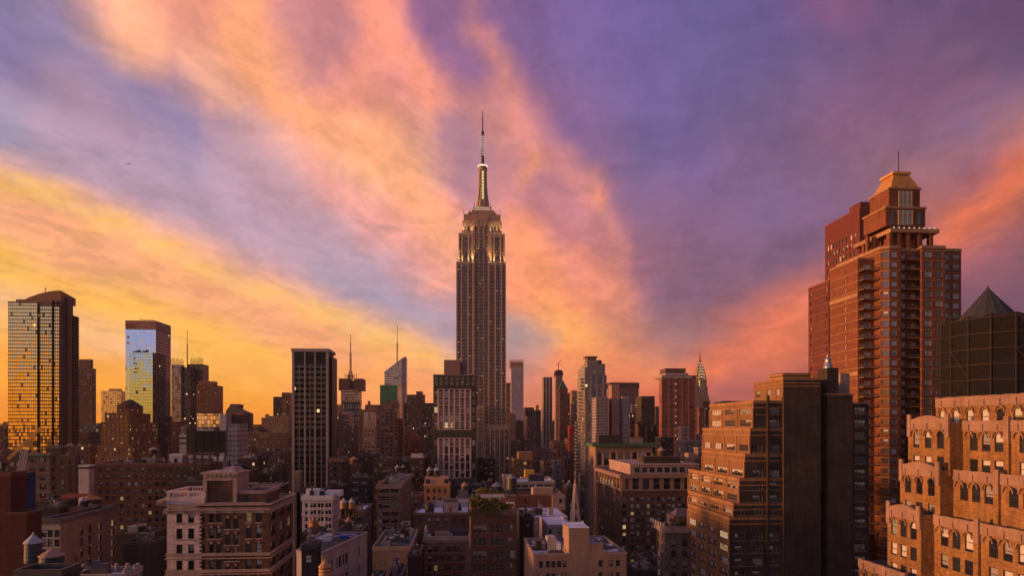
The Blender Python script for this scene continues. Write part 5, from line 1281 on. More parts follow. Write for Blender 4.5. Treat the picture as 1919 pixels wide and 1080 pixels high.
# striped red and white building
Y = 232; x0 = 795
b = tower('apartment_building', 'white and red brick striped building with snowy roof deck, bottom centre', x0, 880, 1012, Y, (.38,.27,.24), D=26, roof='snow', brick=False, keep=True, par=1.0, clutter=2,
      wopt=dict(cols=xs((805.5, 816.5, 829, 841, 853.5, 864.5, 877), x0, Y, 1.45), rows=zr([1036+17.6*k for k in range(5)], 840, Y, 2.0), style='single'), win=(3, 3, 1.4, 2), sidewin=dict(cols=[]), cornice=(1.1, .6, plain((.38,.25,.21), .8)))
RS = plain((.30,.03,.03), .8)
for k in range(5):
    z = Z(1036+17.6*k, 840, Y); M = MB()
    x = b.dim[0]
    for j in range(3):
        zz = z-1.05+.4*j; M.box(x+.05, b.dim[1]-.05, Y-.05, Y-.003, zz, zz+.2) if j < 2 else None
    for p in (798, 811, 823, 835, 847, 859, 871):
        for j in range(4): M.box(X(p, Y)-.5, X(p, Y)+.5, Y-.07, Y-.003, z+.1+.5*j, z+.35+.5*j)
    b.part('red_band', M, RS)
M = MB(); M.lathe(b.dim[0]+.6, Y+.4, [(.7, b.dim[4]), (.7, b.dim[4]+2.2), (.85, b.dim[4]+2.4), (.3, b.dim[4]+4.2), (.05, b.dim[4]+5)], 8); b.part('pinnacle', M, b.tm)
M = MB(); M.box(X(815, Y+4), X(843, Y+4), Y+4, Y+10, b.dim[4], b.dim[4]+1.5); b.part('roof_hut', M, plain((.3,.17,.13), .8)); M = MB(); M.box(X(848, Y+5), X(879, Y+5), Y+5, Y+16, b.dim[4], b.dim[4]+2.1); b.part('roof_hut', M, plain((.06,.045,.045), .8)); b.finish()
# brown building with roof garden
Y = 188; x0 = 880
b = tower('loft_building', 'brown brick loft with triple windows and an overgrown roof garden, bottom centre', x0, 968, 963, Y, (.175,.08,.055), D=22, keep=True, yb=1100, par=.6, roof='tan', sidewin=dict(cols=[]),
      wopt=dict(cols=[(X(899, Y)-X(x0, Y), 26*.148), (X(932, Y)-X(x0, Y), 26*.148), (X(958.5, Y)-X(x0, Y), 13*.148)], rows=zr([1000+24.3*k for k in range(5)], 920, Y, 2.25), style='triple'), win=(5, 3, 3, 2.2), var=(.35,.1,.38,.1,.01), fr=plain((.28,.17,.13), .7), cornice=(.4, .1, plain((.26,.17,.14), .8)))
zt = b.dim[4]
M = MB(); M.box(X(938, Y+11), X(968, Y+11), Y+11, Y+19, zt, Z(930, 952, Y+11)); b.part('penthouse', M, wallm((.26,.14,.09), True)); M = MB(); M.box(X(950, Y+9), X(964, Y+9), Y+8, Y+10.9, zt+1.6, zt+1.9)
for p in (950.5, 963.5): M.box(X(p, Y+9)-.1, X(p, Y+9)+.1, Y+8, Y+8.2, zt, zt+1.6)
b.part('roof_table', M, WHITE)
M = MB(); z = zt+3.6
for p in (893, 904, 917, 931, 944): x = X(p, Y+9); M.box(x-.1, x+.1, Y+4.5, Y+14, z, z+.2)
for k in range(6): M.box(X(892, Y+9), X(945, Y+9), Y+4.5+k*1.8, Y+4.7+k*1.8, z+.2, z+.38)
for p in (894, 931): M.box(X(p, Y+9)-.12, X(p, Y+9)+.12, Y+4.5, Y+4.75, zt, z)
b.part('pergola', M, plain((.5,.44,.46), .7)); b.finish()
LEAF = []
for i, c in enumerate(((.17,.15,.035), (.10,.11,.03), (.25,.18,.045))):
    LEAF.append(plain(c, .8, 0, 'foliage', 2, .45))
def tree(name, label, x, y, z, h, r, cat, n=420, mi=0, seed=1, group='roof garden planting'):
    o = thing(name, label, cat, (x, y, z), group); rr = random.Random(seed); M = MB()
    M.lathe(x, y, [(.16, z), (.12, z+h*.35), (.07, z+h*.6)], 7); limbs = []
    for k in range(5):
        a = rr.random()*6.28; q = (x+math.cos(a)*r*.55, y+math.sin(a)*r*.55, z+h*rr.uniform(.55, .85)); M.bar((x, y, z+h*.3), q, .08); limbs.append(q)
    M.build('trunk', plain((.06,.04,.03), .9), o)
    M = MB(); cl = limbs + [(x + rr.uniform(-.6,.6)*r, y+rr.uniform(-.6,.6)*r, z+h*rr.uniform(.35,.85)) for _ in range(7)]
    for k in range(n):
        c = rr.choice(cl); d = Vector((rr.gauss(0,1), rr.gauss(0,1), rr.gauss(0,.8))).normalized()*(r*.5*rr.random()**.5)
        p = Vector(c)+d; s = rr.uniform(.10, .24); u = Vector((rr.gauss(0,1), rr.gauss(0,1), rr.gauss(0,1))).normalized(); v = u.cross(Vector((rr.gauss(0,1), rr.gauss(0,1), rr.gauss(0,1)))).normalized()
        M.poly([p-u*s-v*s*.6, p+u*s-v*s*.6, p+u*s*.8+v*s*.6, p-u*s*.8+v*s*.6], rr.choice([0, 0, 1, 2]))
    ms = LEAF[mi:]+LEAF[:mi]; M.build('crown', ms, o)
Yg = Y; spots = [(886, 1.2, 4.6, 'tall bushy'), (892, 4, 5.4, 'golden'), (899, 1.4, 4.0, 'spreading'), (907, 1.6, 4.4, 'yellowing'), (915, 1.3, 3.6, 'rounded'), (923, 1.4, 4.2, 'dense'), (931, 1.5, 3.8, 'loose'), (939, 1.3, 3.0, 'low'), (946, 2.2, 2.6, 'dark squat')]
ordn = ['first', 'second', 'third', 'fourth', 'fifth', 'sixth', 'seventh', 'eighth', 'ninth']
for i, (p, dy, h, ad) in enumerate(spots): tree('tree', '%s roof garden tree, %s from the left along the brown loft parapet' % (ad, ordn[i]), X(p, Yg+dy), Yg+dy, zt, h, 1.35 if i != 1 else 1.6, 'tree', 620, i % 3, i+3)
for i, p in enumerate((901, 911, 922, 934)): tree('tree', 'golden-leaved tree behind the roof pergola, %s from the left' % ordn[i], X(p, Yg+17), Yg+17, zt, 6.2 - .3*i, 1.5, 'tree', 420, 2, i+30)
for i in range(8):
    p = 884+i*7.6; x = X(p, Yg+.7); o = thing('shrub', 'trailing parapet shrub on the roof garden, %s from the left' % ordn[i], 'shrub', (x, Yg+.7, zt), 'roof garden shrubs'); M = MB(); rr = random.Random(i+70)
    for k in range(240):
        q = Vector((x+rr.gauss(0,.42), Yg-.1+rr.gauss(.3,.3), zt+rr.gauss(.3,.5))); s = rr.uniform(.08,.18); u = Vector((rr.gauss(0,1), rr.gauss(0,1), rr.gauss(0,1))).normalized(); v = u.orthogonal().normalized()
        M.poly([q-u*s-v*s, q+u*s-v*s, q+u*s+v*s, q-u*s+v*s], rr.choice([0,1,1]))
    M.build('foliage', LEAF, o)
tank('big dark cylindrical tank with grey cone right of the roof garden', 959, 206, zt, 20, 897, 890, 928, plain((.055,.05,.05), .5, .2, 'steel_dark', 1), plain((.2,.19,.2), .6))
tower('apartment_building', 'dark slim building wedged between roof garden loft and lavender snowy building', 969, 1000, 975, 200, (.045,.035,.035), D=18, win=(7, 5, 1.0, 1.5), clutter=2, lit=.1, brick=False)

# behind them
b = tower('loft_building', 'black-windowed block with small orange tank before the tallest skyscraper', 893, 928, 862, 500, (.05,.04,.042), D=20, win=(3.4, 4.1, 2.3, 2.1), yb=930, clutter=4, lit=.01)
tank('small orange-peaked tank at the foot of the tallest skyscraper', 917, 440, Z(912, 917, 440), 10, 902, 897, 911, plain((.14,.07,.05), .8), plain((.4,.17,.1), .8))
tower('low_building', 'dark cluttered low roofs below the white-grid tower and tallest skyscraper', 846, 930, 913, 430, DRK, D=25, roof='patch', wopt=dict(cols=[]), clutter=14)
tank('dark blue-grey water tank with pale cone behind the roof garden', 931, 330, Z(925, 931, 330), 19, 912, 904, 922, DK, plain((.28,.26,.3), .7))
tower('low_building', 'dark low building behind the roof garden trees', 885, 948, 925, 325, DRK, D=16, roof='patch', wopt=dict(cols=[]), clutter=6)
tower('low_building', 'pale cube-topped low building left of big dark cylindrical tank', 941, 957, 894, 400, (.42,.3,.25), D=10, wopt=dict(cols=[]))
b = tower('office_building', 'brown office block with a lit window row and tan penthouse right of tallest skyscraper', 958, 998, 863, 430, (.16,.085,.055), side=None, D=20, win=(2.6, 4.1, 1.5, 1.7), yb=905, keep=True, var=(.3,.15,.1,.2,.25))
M = MB(); M.box(X(972, 432), X(998, 432), 432, 444, b.dim[4], Z(848, 985, 432)); b.part('penthouse', M, plain((.27,.16,.10), .8)); b.finish()
Y = 345
b = tower('office_building', 'pale building with dark ribbon slots and snowy roof, centre right', 962, 1040, 906, Y, (.42,.31,.26), D=22, brick=False, roof='snow', yb=930, keep=True, wopt=dict(cols=[], rows=[]), sidewin=dict(cols=[]))
M = MB()
for p in (970, 984, 998, 1012, 1026): M.box(X(p-5.4, Y), X(p+5.4, Y), Y-.05, Y+.05, Z(914, 1000, Y), Z(909.5, 1000, Y))
b.part('ribbon_window', M, BLK); M = MB(); M.box(b.dim[0]+.05, b.dim[1]+1, Y-.6, Y-.003, Z(922, 1000, Y), Z(917, 1000, Y)); b.part('green_awning', M, plain((.03,.045,.04), .7))
M = MB(); M.box(X(992, Y+6), X(1020, Y+6), Y+6, Y+14, b.dim[4], Z(891, 1005, Y+6)); b.part('dark_roof_plant', M, plain((.03,.035,.03), .7)); b.finish()
o = thing('roof_shed', 'bright yellow sheeted shed on the roof right of tallest skyscraper', 'shed', (X(992, 372), 375, 0)); o.location.z = Z(900, 992, 372)
M = MB(); M.box(X(984, 372), X(1001, 372), 372, 378, Z(900, 992, 372), Z(882, 992, 372)); M.build('sheeting', plain((.62,.36,.01), .7, 0, 'yellow_sheet', 1.2, .3), o)
tower('low_building', 'low block under the bright yellow roof shed', 975, 1035, 900, 371, (.3,.24,.24), D=14, roof='snow', wopt=dict(cols=[]), clutter=4)
Y = 285
b = tower('apartment_building', 'red-brown brick block with two tan rooftop boxes and few windows, centre right', 962, 1058, 931, Y, (.19,.075,.05), D=14, win=(7, 4, 1.0, 1.5), yb=975, keep=True, sidewin=dict(cols=[]), lit=.02)
M = MB(); M.box(X(999, Y+.2), X(1036, Y+.2), Y+.2, Y+8, b.dim[4], Z(916, 1015, Y)); b.part('tan_roof_box', M, plain((.40,.27,.19), .85)); M = MB(); M.box(X(1035, Y-1), X(1059, Y-1), Y-1.2, Y+8, Z(956, 1045, Y), Z(928, 1045, Y)); b.part('tan_stair_box', M, plain((.42,.29,.21), .85)); M = MB(); M.box(X(1048, Y-1), X(1052, Y-1), Y-1.35, Y-1.203, Z(943, 1050, Y), Z(935, 1050, Y)); b.part('stair_window', M, BLK); b.finish()
tower('loft_building', 'wide lilac snowy flat roof behind the lavender-fronted building', 972, 1064, 972, 232, (.28,.23,.25), D=28, roof='snow', wopt=dict(cols=[]), sidewin=dict(cols=[]), par=.3, clutter=3)
Y = 205
tower('school_building', 'lavender-grey building with six windows under a snowy roof, bottom centre right', 1011, 1072, 986, Y, (.30,.25,.30), D=20, roof='snow', brick=False, par=.3, wopt=dict(cols=xs((1017, 1024, 1031, 1038, 1048, 1055), 1011, Y, .8), rows=zr((1002, 1023), 1040, Y, 1.5), style='single'), sidewin=dict(cols=[]), win=(3,3,1,1.5))
# church spire
o = thing('church_spire', 'slender pale stone church spire rising behind the beige stepped building', 'church spire', (X(1078, 172), 172, 0)); xc, yc = X(1078, 172), 172; s = Tt(1078, 172)/FPX
def oc8(r): return [(xc+r*math.cos(R(22.5+45*k)), yc+r*math.sin(R(22.5+45*k))) for k in range(8)]
z0 = Z(994, 1078, 172); z1 = Z(906, 1078, 172); SP_ = wallm((.62,.46,.36), False, stain=.25)
M = MB(); M.frus(oc8(11.2*s), z0, oc8(1.0*s), z1); M.build('spire', SP_, o)
M = MB()
for a, b in zip(oc8(11.4*s), oc8(1.1*s)): M.bar((*a, z0), (*b, z1), .28)
M.build('rib', plain((.58,.43,.35), .8), o)
M = MB(); M.box(xc-9.5*s, xc+9.5*s, yc-9.5*s, yc+9.5*s, 0, z0); M.build('tower', SP_, o)
M = MB(); M.lathe(xc, yc, [(.1*1, z1-.2), (.28, z1+.5), (.1, z1+1.1), (.08, z1+2.2), (.22, z1+2.5), (.04, z1+3.2)], 8); M.build('finial', plain((.3,.24,.2), .6), o)
for k, (q, rr_) in enumerate(((.2, 7.7), (.45, 5.4))):
    for a in (R(-90), R(180)): 
        zz = z0+(z1-z0)*q; r = (9.6-8.7*q)*s*.93; M = MB(); cx_, cy_ = xc+r*math.cos(a), yc+r*math.sin(a); M.frus(rectpts(cx_-.35, cx_+.35, cy_-.35, cy_+.35), zz, rectpts(cx_-.05, cx_+.05, cy_-.05, cy_+.05), zz+1.8); M.build('lucarne', plain((.10,.07,.06), .8), o)
# beige stepped building
Y = 152
B = Bld('office_building', 'plain beige stepped building with tall blank stair tower, bottom centre right', X(1087, Y), Y+12); B.wm = wallm((.38,.235,.165), False, stain=.18); B.tm = plain((.36,.25,.19), .8); B.rm = roofm('patch'); B.var = (.6,.1,.05,.2,.03)
def bw_(a, b, yt, cols, yy=Y, D=22, par=.5):
    B.prism(rectpts(X(a, yy), X(b, yy), yy, yy+D), 0, Z(yt, (a+b)/2, yy), {0: dict(cols=xs(cols, a, yy, .95), rows=zr((1064, 1087), 1080, yy, 1.45), style='single')} if cols else None, True, par)
bw_(1000, 1066, 1043, (1014, 1026.5, 1037, 1048, 1058)); bw_(1066, 1104, 992, None, Y-.05, 9, .2); bw_(1104, 1130, 1022, (1125.5,), Y, 8, .3); bw_(1130, 1174, 1040, (1145, 1158), Y, 24, .4)
M = MB(); M.box(X(1066, Y)-.1, X(1104, Y)+.1, Y-.15, Y+9, Z(992, 1085, Y)+.2, Z(990, 1085, Y)); B.part('snowy_cap', M, SNOW)
for (a, b, h, m) in ((1004, 1014, 2.2, DK), (1014, 1022, 1.6, STEEL), (1025, 1040, 3.0, plain((.42,.36,.33), .7)), (1052, 1064, 1.3, STONE), (1041, 1050, 1.5, SNOW)):
    M = MB(); M.box(X(a, Y+8), X(b, Y+8), Y+7, Y+11, Z(1043, 1030, Y), Z(1043, 1030, Y)+h); B.part('roof_unit', M, m)
M = MB(); M.bar((X(1166, Y+2), Y+1, 60), (X(1166, Y+2), Y+1, Z(1027, 1166, Y)), .35); B.part('flue', M, plain((.4,.33,.3), .5, .4)); B.finish()
tower('low_building', 'dark low roof at the foot of the corniced classical block, bottom right of centre', 1176, 1231, 1072, 240, (.06,.045,.045), D=24, roof='patch', clutter=8, wopt=dict(cols=[]))
# ================================================================== middle distance, right of centre
Y = 330
b = tower('office_building', 'wide classical brown block with cornice, pale attic storey and many windows, right of centre', 1165, 1316, 891, Y, (.175,.095,.062), side=1120, yb=1092, brick=True, keep=True, lit=.02, var=(.42,.2,.14,.16,.05),
      wopt=dict(cols=[(X(p, Y)-X(1165, Y), 1.5) for p in (1170,1174.5,1185,1190.5,1195.5,1204,1209.5,1215,1223.5,1229,1234.5,1243,1248.5,1254,1262,1267.5,1273,1281,1286.5,1292,1300,1306)], rows=zr([940+12.9*k for k in range(12)], 1240, Y, 1.9), style='min_single'),
      sidewin=dict(cols=[(2.5+3.4*k, 1.5) for k in range(16)]), win=(3.4, 3.6, 1.5, 1.9), cornice=(1.5, 1.3, plain((.34,.21,.16), .8)), par=.3)
pts = rectpts(*b.dim[:4]); zt = b.dim[4]; z2 = Z(921, 1240, Y)
M = MB(); b.band(pts, z2, .9, .5, M); b.band(pts, Z(903, 1240, Y), .5, .4, M) if 0 else None; b.part('belt_course', M, plain((.34,.21,.16), .8))
xa, xb = b.dim[0], b.dim[1]
for p in (1166.5, 1180, 1199.5, 1219, 1238.5, 1258, 1277.5, 1297):
    M = MB(); x = X(p, Y)+.4; M.box(x-.9, x+.9, Y-.5, Y-.003, z2+.9, zt-1.5); b.part('pilaster', M, plain((.34,.20,.15), .8))
M = MB()
for k in range(8): y = Y+2+k*7.2; M.box(xa-.45, xa-.003, y, y+1.4, z2+.9, zt-1.5)
b.part('pilaster', M, plain((.38,.23,.17), .8))
for p0, p1 in ((1183, 1197.5), (1202.5, 1217), (1222, 1236.5), (1241.5, 1256), (1261, 1275.5), (1280.5, 1295)):
    for q0, q1 in ((918, 909), (905, 896)):
        M = MB(); M.box(X(p0, Y)+.5, X(p1, Y)+.3, Y-.06, Y-.003, Z(q0, 1240, Y), Z(q1, 1240, Y)); b.part('wide_window', M, GL)
        M = MB()
        for j in range(1, 4): x = X(p0, Y)+.5+(X(p1, Y)-X(p0, Y)-.2)*j/4; M.box(x-.08, x+.08, Y-.12, Y-.063, Z(q0, 1240, Y), Z(q1, 1240, Y))
        b.part('window_bar', M, DK)
for k in range(8):                                           # lit openings on the west side
    M = MB(); y = Y+4.2+k*7.2; M.box(xa-.06, xa-.003, y, y+3.4, Z(918, 1165, Y), Z(909, 1165, Y)); b.part('wide_window', M, LIT[0] if k in (2,3,4,5,6) else GL); M = MB(); M.box(xa-.06, xa-.003, y, y+3.4, Z(906, 1165, Y), Z(897, 1165, Y)); b.part('wide_window', M, GL)
# set-back attic storey
Ya = Y+3.5; x0 = X(1181, Ya); D = Yat(1142, x0)-Ya; za = Z(870, 1240, Ya); B2M = MB(); xe = b.dim[1]-.5
M = MB(); M.box(x0, xe, Ya, Ya+D, zt, za); b.part('attic_storey', M, wallm((.48,.32,.27), False)); n = 26
for k in range(n):
    M = MB(); x = x0+1+(xe-x0-2)*(k+.5)/n; M.box(x-.55, x+.55, Ya-.05, Ya-.003, zt+1.0, zt+3.6); b.part('attic_window', M, GL if k % 3 else BL2)
M = MB(); b.band(rectpts(x0, xe, Ya, Ya+D), za-.6, .6, .4, M); b.part('attic_cornice', M, plain((.5,.36,.3), .8))
M = MB(); M.box(X(1206, Ya+5), X(1275, Ya+5), Ya+5, Ya+14, za, Z(857, 1240, Ya+5)); b.part('dark_roof_screen', M, plain((.05,.032,.028), .8)); M = MB(); M.box(X(1290, Ya+8), X(1303, Ya+8), Ya+8, Ya+14, za, Z(850, 1297, Ya+8)); b.part('penthouse', M, plain((.3,.2,.16), .8)); b.finish()
Y = 430
b = tower('office_building', 'arcaded tan building with tall arched windows under green copper cornice, right of centre', 1116, 1222, 834, Y, (.36,.225,.165), side=1102, yb=1010, brick=False, keep=True, lit=.02,
      wopt=dict(cols=xs([1123.5+13.2*k for k in range(8)], 1116, Y, 2.7), rows=[(Z(872, 1165, Y), 8.0)], style='arch', dep=.5), sidewin=dict(cols=[(2.5+4*k, 1.5) for k in range(20)], rows=zr([893+9.9*k for k in range(14)], 1116, Y, 2.0), style='min_single'), win=(4, 4, 2, 2), par=0)
zt = b.dim[4]; pts = rectpts(*b.dim[:4]); M = MB(); b.band(pts, zt-1.3, 1.5, 2.3, M); b.band(pts, zt+.2, .5, 2.6, M)
x = b.dim[0]-2
while x < b.dim[1]+2: M.box(x, x+.35, Y-2.7, Y-2.35, zt+.7, zt+1.2); x += .9
b.part('copper_cornice', M, plain((.085,.17,.085), .6, 0, 'verdigris', .6, .35)); M = MB()
for k in range(9): x = X(1117+13.2*k, Y); M.box(x-.55, x+.55, Y-.3, Y-.003, Z(874, 1165, Y), Z(851, 1165, Y))
b.part('column', M, plain((.44,.29,.22), .8)); M = MB(); b.band(pts, Z(876, 1165, Y), .9, .8, M); b.band(pts, Z(841, 1165, Y), .4, .4, M); b.part('belt_course', M, plain((.42,.27,.2), .8))
for k in range(16):
    M = MB(); x = X(1120.2+6.6*k, Y); M.box(x-.5, x+.5, Y-.05, Y-.003, Z(840.5, 1165, Y), Z(837, 1165, Y)); b.part('attic_window', M, BLK)
M = MB(); M.box(X(1122, Y+14), X(1164, Y+14), Y+14, Y+24, zt, Z(816, 1143, Y+14)); b.part('roof_screen', M, plain((.05,.035,.035), .8)); M = MB(); M.box(X(1182, Y+14), X(1205, Y+14), Y+14, Y+24, zt, Z(821, 1193, Y+14)); b.part('penthouse', M, plain((.3,.2,.17), .8)); b.finish()
b = tower('loft_building', 'dark loft with tan-coned tank just right of the green copper cornice', 1224, 1262, 868, 425, (.05,.04,.04), D=14, wopt=dict(cols=[]), win=(3,3.5,1.2,1.8))
tank('tan-coned water tank right of the green copper cornice', 1239, 428, b.dim[4], 15, 845, 838, 856, plain((.10,.055,.04), .8), plain((.42,.24,.16), .8))
tower('office_building', 'dark green-grey block behind the tan-coned tank, right of the arcaded building', 1228, 1262, 822, 520, (.035,.04,.04), D=18, win=(2.8,3.6,1.6,1.9))
Y = 225
b = tower('office_building', 'ornate grey-tan building with roof greenery and arched windows, left of stepped brick tower', 1249, 1300, 992, Y, (.20,.145,.125), side=1231, yb=1092, brick=False, keep=True,
      wopt=dict(cols=xs((1262.5, 1283), 1249, Y, 1.9), rows=zr((1026, 1046, 1066, 1086), 1265, Y, 2.4), style='arch'), sidewin=dict(cols=[(2.0, 1.3), (6.2, 1.3), (10.4, 1.3), (14.6, 1.3)], rows=zr((1018, 1036, 1054, 1072, 1090), 1249, Y, 2.1), style='single'), win=(4,3.6,1.9,2.2), cornice=(1.3, .9, plain((.34,.25,.22), .8)), var=(.5,.1,.05,.2,.15))
for k in range(6):
    M = MB(); y = Y+1+3.0*k; M.box(b.dim[0]-.6, b.dim[0]-.2, y, y+1.3, b.dim[4], b.dim[4]+1.5); b.part('merlon', M, plain((.38,.3,.27), .8))
M = MB(); M.box(X(1262, Y+6), X(1300, Y+6), Y+6, Y+14, b.dim[4], b.dim[4]+3.4); M.frus(rectpts(X(1266, Y+8), X(1298, Y+8), Y+8, Y+14), b.dim[4]+3.4, rectpts(X(1276, Y+8), X(1296, Y+8), Y+12, Y+14), b.dim[4]+5.2); b.part('sloped_penthouse', M, plain((.10,.07,.07), .6)); b.finish()
for i, p in enumerate((1272, 1281, 1290)):
    tree('tree', 'dark roof terrace tree, %s from left, on ornate grey-tan building' % ordn[i], X(p, Y+3), Y+3, b.dim[4], 2.9, 1.1, 'tree', 260, 1, 50+i, 'roof terrace trees')
tower('low_building', 'low pale-roofed building between classical brown block and ornate grey-tan building', 1196, 1240, 1052, 262, (.10,.075,.07), D=18, roof='patch', clutter=5, wopt=dict(cols=[]), lit=.05)

# glass condominium with balconies
def condo():
    Y = 600; B = Bld('apartment_tower', 'pale glass condominium tower with stacked side balconies and winged roof, right of centre', X(1115, Y), Y+20)
    z = lambda p: Z(p, 1110, Y); G = fm((.23,.19,.18), 2.6, 3.0, .74, .66, dark=(.05,.055,.065), lit=.006, metal=.45, jit=.05, blind=.3, bc=(.32,.30,.29), tint=(.6,.62,.68)); x0, x1 = X(1094, Y), X(1137, Y); D = min(60, Yat(1080, x0)-Y)
    def v(a, b, yt, yy, D, nm='glass_wall', m=G, yb=None):
        M = MB(); M.box(X(a, yy), X(b, yy), yy, yy+D, 0 if yb is None else z(yb), z(yt)); return B.part(nm, M, m)
    v(1096, 1137, 703, Y, D); v(1096, 1134, 688, Y+2, D-4, yb=703); v(1101, 1134, 681.5, Y+3, D-8, yb=688); v(1100, 1119, 675, Y+5, 14, 'roof_pavilion', plain((.33,.23,.20), .7), 681.5); v(1101, 1118, 669, Y+5.5, 12, 'roof_pavilion', plain((.2,.13,.12), .6), 675)
    M = MB(); M.box(X(1098.5, Y+3), X(1120.5, Y+3), Y+3.5, Y+19, z(669), z(667.3)); B.part('wing_roof', M, plain((.16,.09,.08), .5))
    M = MB(); M.lathe(X(1124, Y+6), Y+8, [(2.0, z(681.5)), (2.3, z(679)), (2.3, z(675)), (1.2, z(673.5))], 14); B.part('round_tank', M, plain((.12,.10,.10), .6))
    me = MB(); w = 4.0; me.box(0, w, 0, 7, 0, .35); me.box(0, .12, 0, 7, .35, 1.3); me.box(.12, w, 0, .12, .35, 1.3); me = me.mesh('balcony', [plain((.28,.24,.20), .7)])
    yy = Y+2; k = 0; zz = z(712)
    while zz > z(985) and k < 95:
        o = bpy.data.objects.new('balcony', me); COL.objects.link(o); o.parent = B.o; o.location = Vector((X(1096, Y)-3.0-(2.2 if k > 3 else 0) - (2 if k > 12 else 0), yy+(0 if k % 2 else 3), zz)) - Vector(wloc(B.o)); zz -= 3.0; k += 1
    M = MB()
    for p in (1107.5, 1119, 1131): M.box(X(p, Y)-.25, X(p, Y)+.25, Y-.5, Y-.003, 0, z(703))
    B.part('mullion', M, plain((.33,.28,.27), .6)); B.wm = G; B.roof.poly([(X(1096,Y),Y,z(703)+.004),(X(1137,Y),Y,z(703)+.004),(X(1137,Y),Y+2,z(703)+.004),(X(1096,Y),Y+2,z(703)+.004)]); B.finish()
condo()
Y = 570
b = tower('apartment_tower', 'grid-fronted white balcony block right of the winged-roof condominium', 1109, 1140, 746, Y, (.40,.31,.32), D=30, shade=dict(dark=(.05,.035,.04), lit=.004, metal=.2, blind=.12), win=(3.6, 2.5, 2.8, 1.5), par=.4, keep=True)
for k in range(14):
    M = MB(); z = b.dim[4]-1.4-k*2.5; M.box(b.dim[0]-1.0, b.dim[1], Y-1.1, Y-.003, z, z+.3); b.part('balcony', M, plain((.48,.38,.40), .7))
b.finish()
b = tower('apartment_tower', 'plain salmon-pink slab with shallow floor lines right of grid-fronted white block', 1140, 1161, 722, Y+8, (.42,.24,.19), D=26, shade=dict(lit=0), win=(40, 3.6, .01, .2), par=.3)
b = tower('apartment_tower', 'white-framed glazed wing attached right of the salmon-pink slab', 1161, 1179, 746, Y+4, (.34,.26,.28), D=26, shade=dict(lit=.01, blind=.3, bc=(.35,.3,.33), metal=.3), win=(2.6, 3.3, 1.9, 2.2))
# red glass tower
Y = 560
b = tower('apartment_tower', 'red-lit glass tower with pale grid mullions and dark roof box, right of centre', 1240, 1305, 705, Y, (.30,.12,.09), side=1235, shade=dict(dark=(.26,.03,.015), lit=.004, metal=.25, blind=.15, bc=(.22,.06,.04), tint=(.7,.25,.2), jit=.04), win=(3.6, 4.1, 3.2, 3.6), par=0, keep=True)
M = MB(); M.box(X(1247, Y+3), X(1290, Y+3), Y+3, Y+20, b.dim[4], Z(699, 1268, Y)); M.box(X(1240, Y-.5), X(1298, Y-.5), Y-.6, Y+22, Z(709, 1268, Y), b.dim[4]+.01); b.part('penthouse', M, plain((.42,.31,.29), .8)); M = MB(); M.box(X(1247, Y+4), X(1285, Y+4), Y+4, Y+20, Z(698, 1268, Y)+.01, Z(690, 1268, Y)); b.part('roof_box', M, plain((.16,.08,.055), .6))
M = MB(); z = b.dim[4]
for p in (1240.5, 1254, 1264, 1279, 1291, 1304): M.box(X(p, Y)-.35, X(p, Y)+.35, Y-.4, Y-.003, 0, z)
k = 0
while z > 40: M.box(X(1240, Y)-.3, X(1305, Y)+.3, Y-.7, Y-.403, z, z+.45); z -= 4.1
b.part('frame_grid', M, plain((.28,.15,.13), .7)); 
for k in range(22):
    M = MB(); zz = b.dim[4]-2-k*5.4; M.box(X(1265.6, Y), X(1266.8, Y), Y-.5, Y-.2, zz, zz+1); b.part('stair_lamp', M, emit((1,.6,.25), .9))
b.finish()
tower('apartment_building', 'low pinkish ornate block in front of the red-lit glass tower', 1266, 1318, 828, 470, (.27,.17,.15), D=18, win=(3,3.5,1.4,1.8), lit=.02, yb=880)
tower('apartment_building', 'slim pale stair block before the red-lit glass tower', 1270, 1293, 802, 500, (.33,.22,.20), D=12, win=(6,3.4,1.6,1.6))
tower('office_building', 'brown rounded-roof loft below dark square office, left of red-lit glass tower', 1190, 1232, 797, 640, (.16,.075,.05), D=20, win=(3,20,1.4,18), pent=[(1196, 1206, 791, 3)])
tower('low_building', 'dark jumble of low roofs behind the classical brown block', 1256, 1330, 862, 410, (.07,.05,.048), D=14, roof='dark', wopt=dict(cols=[]), clutter=10)
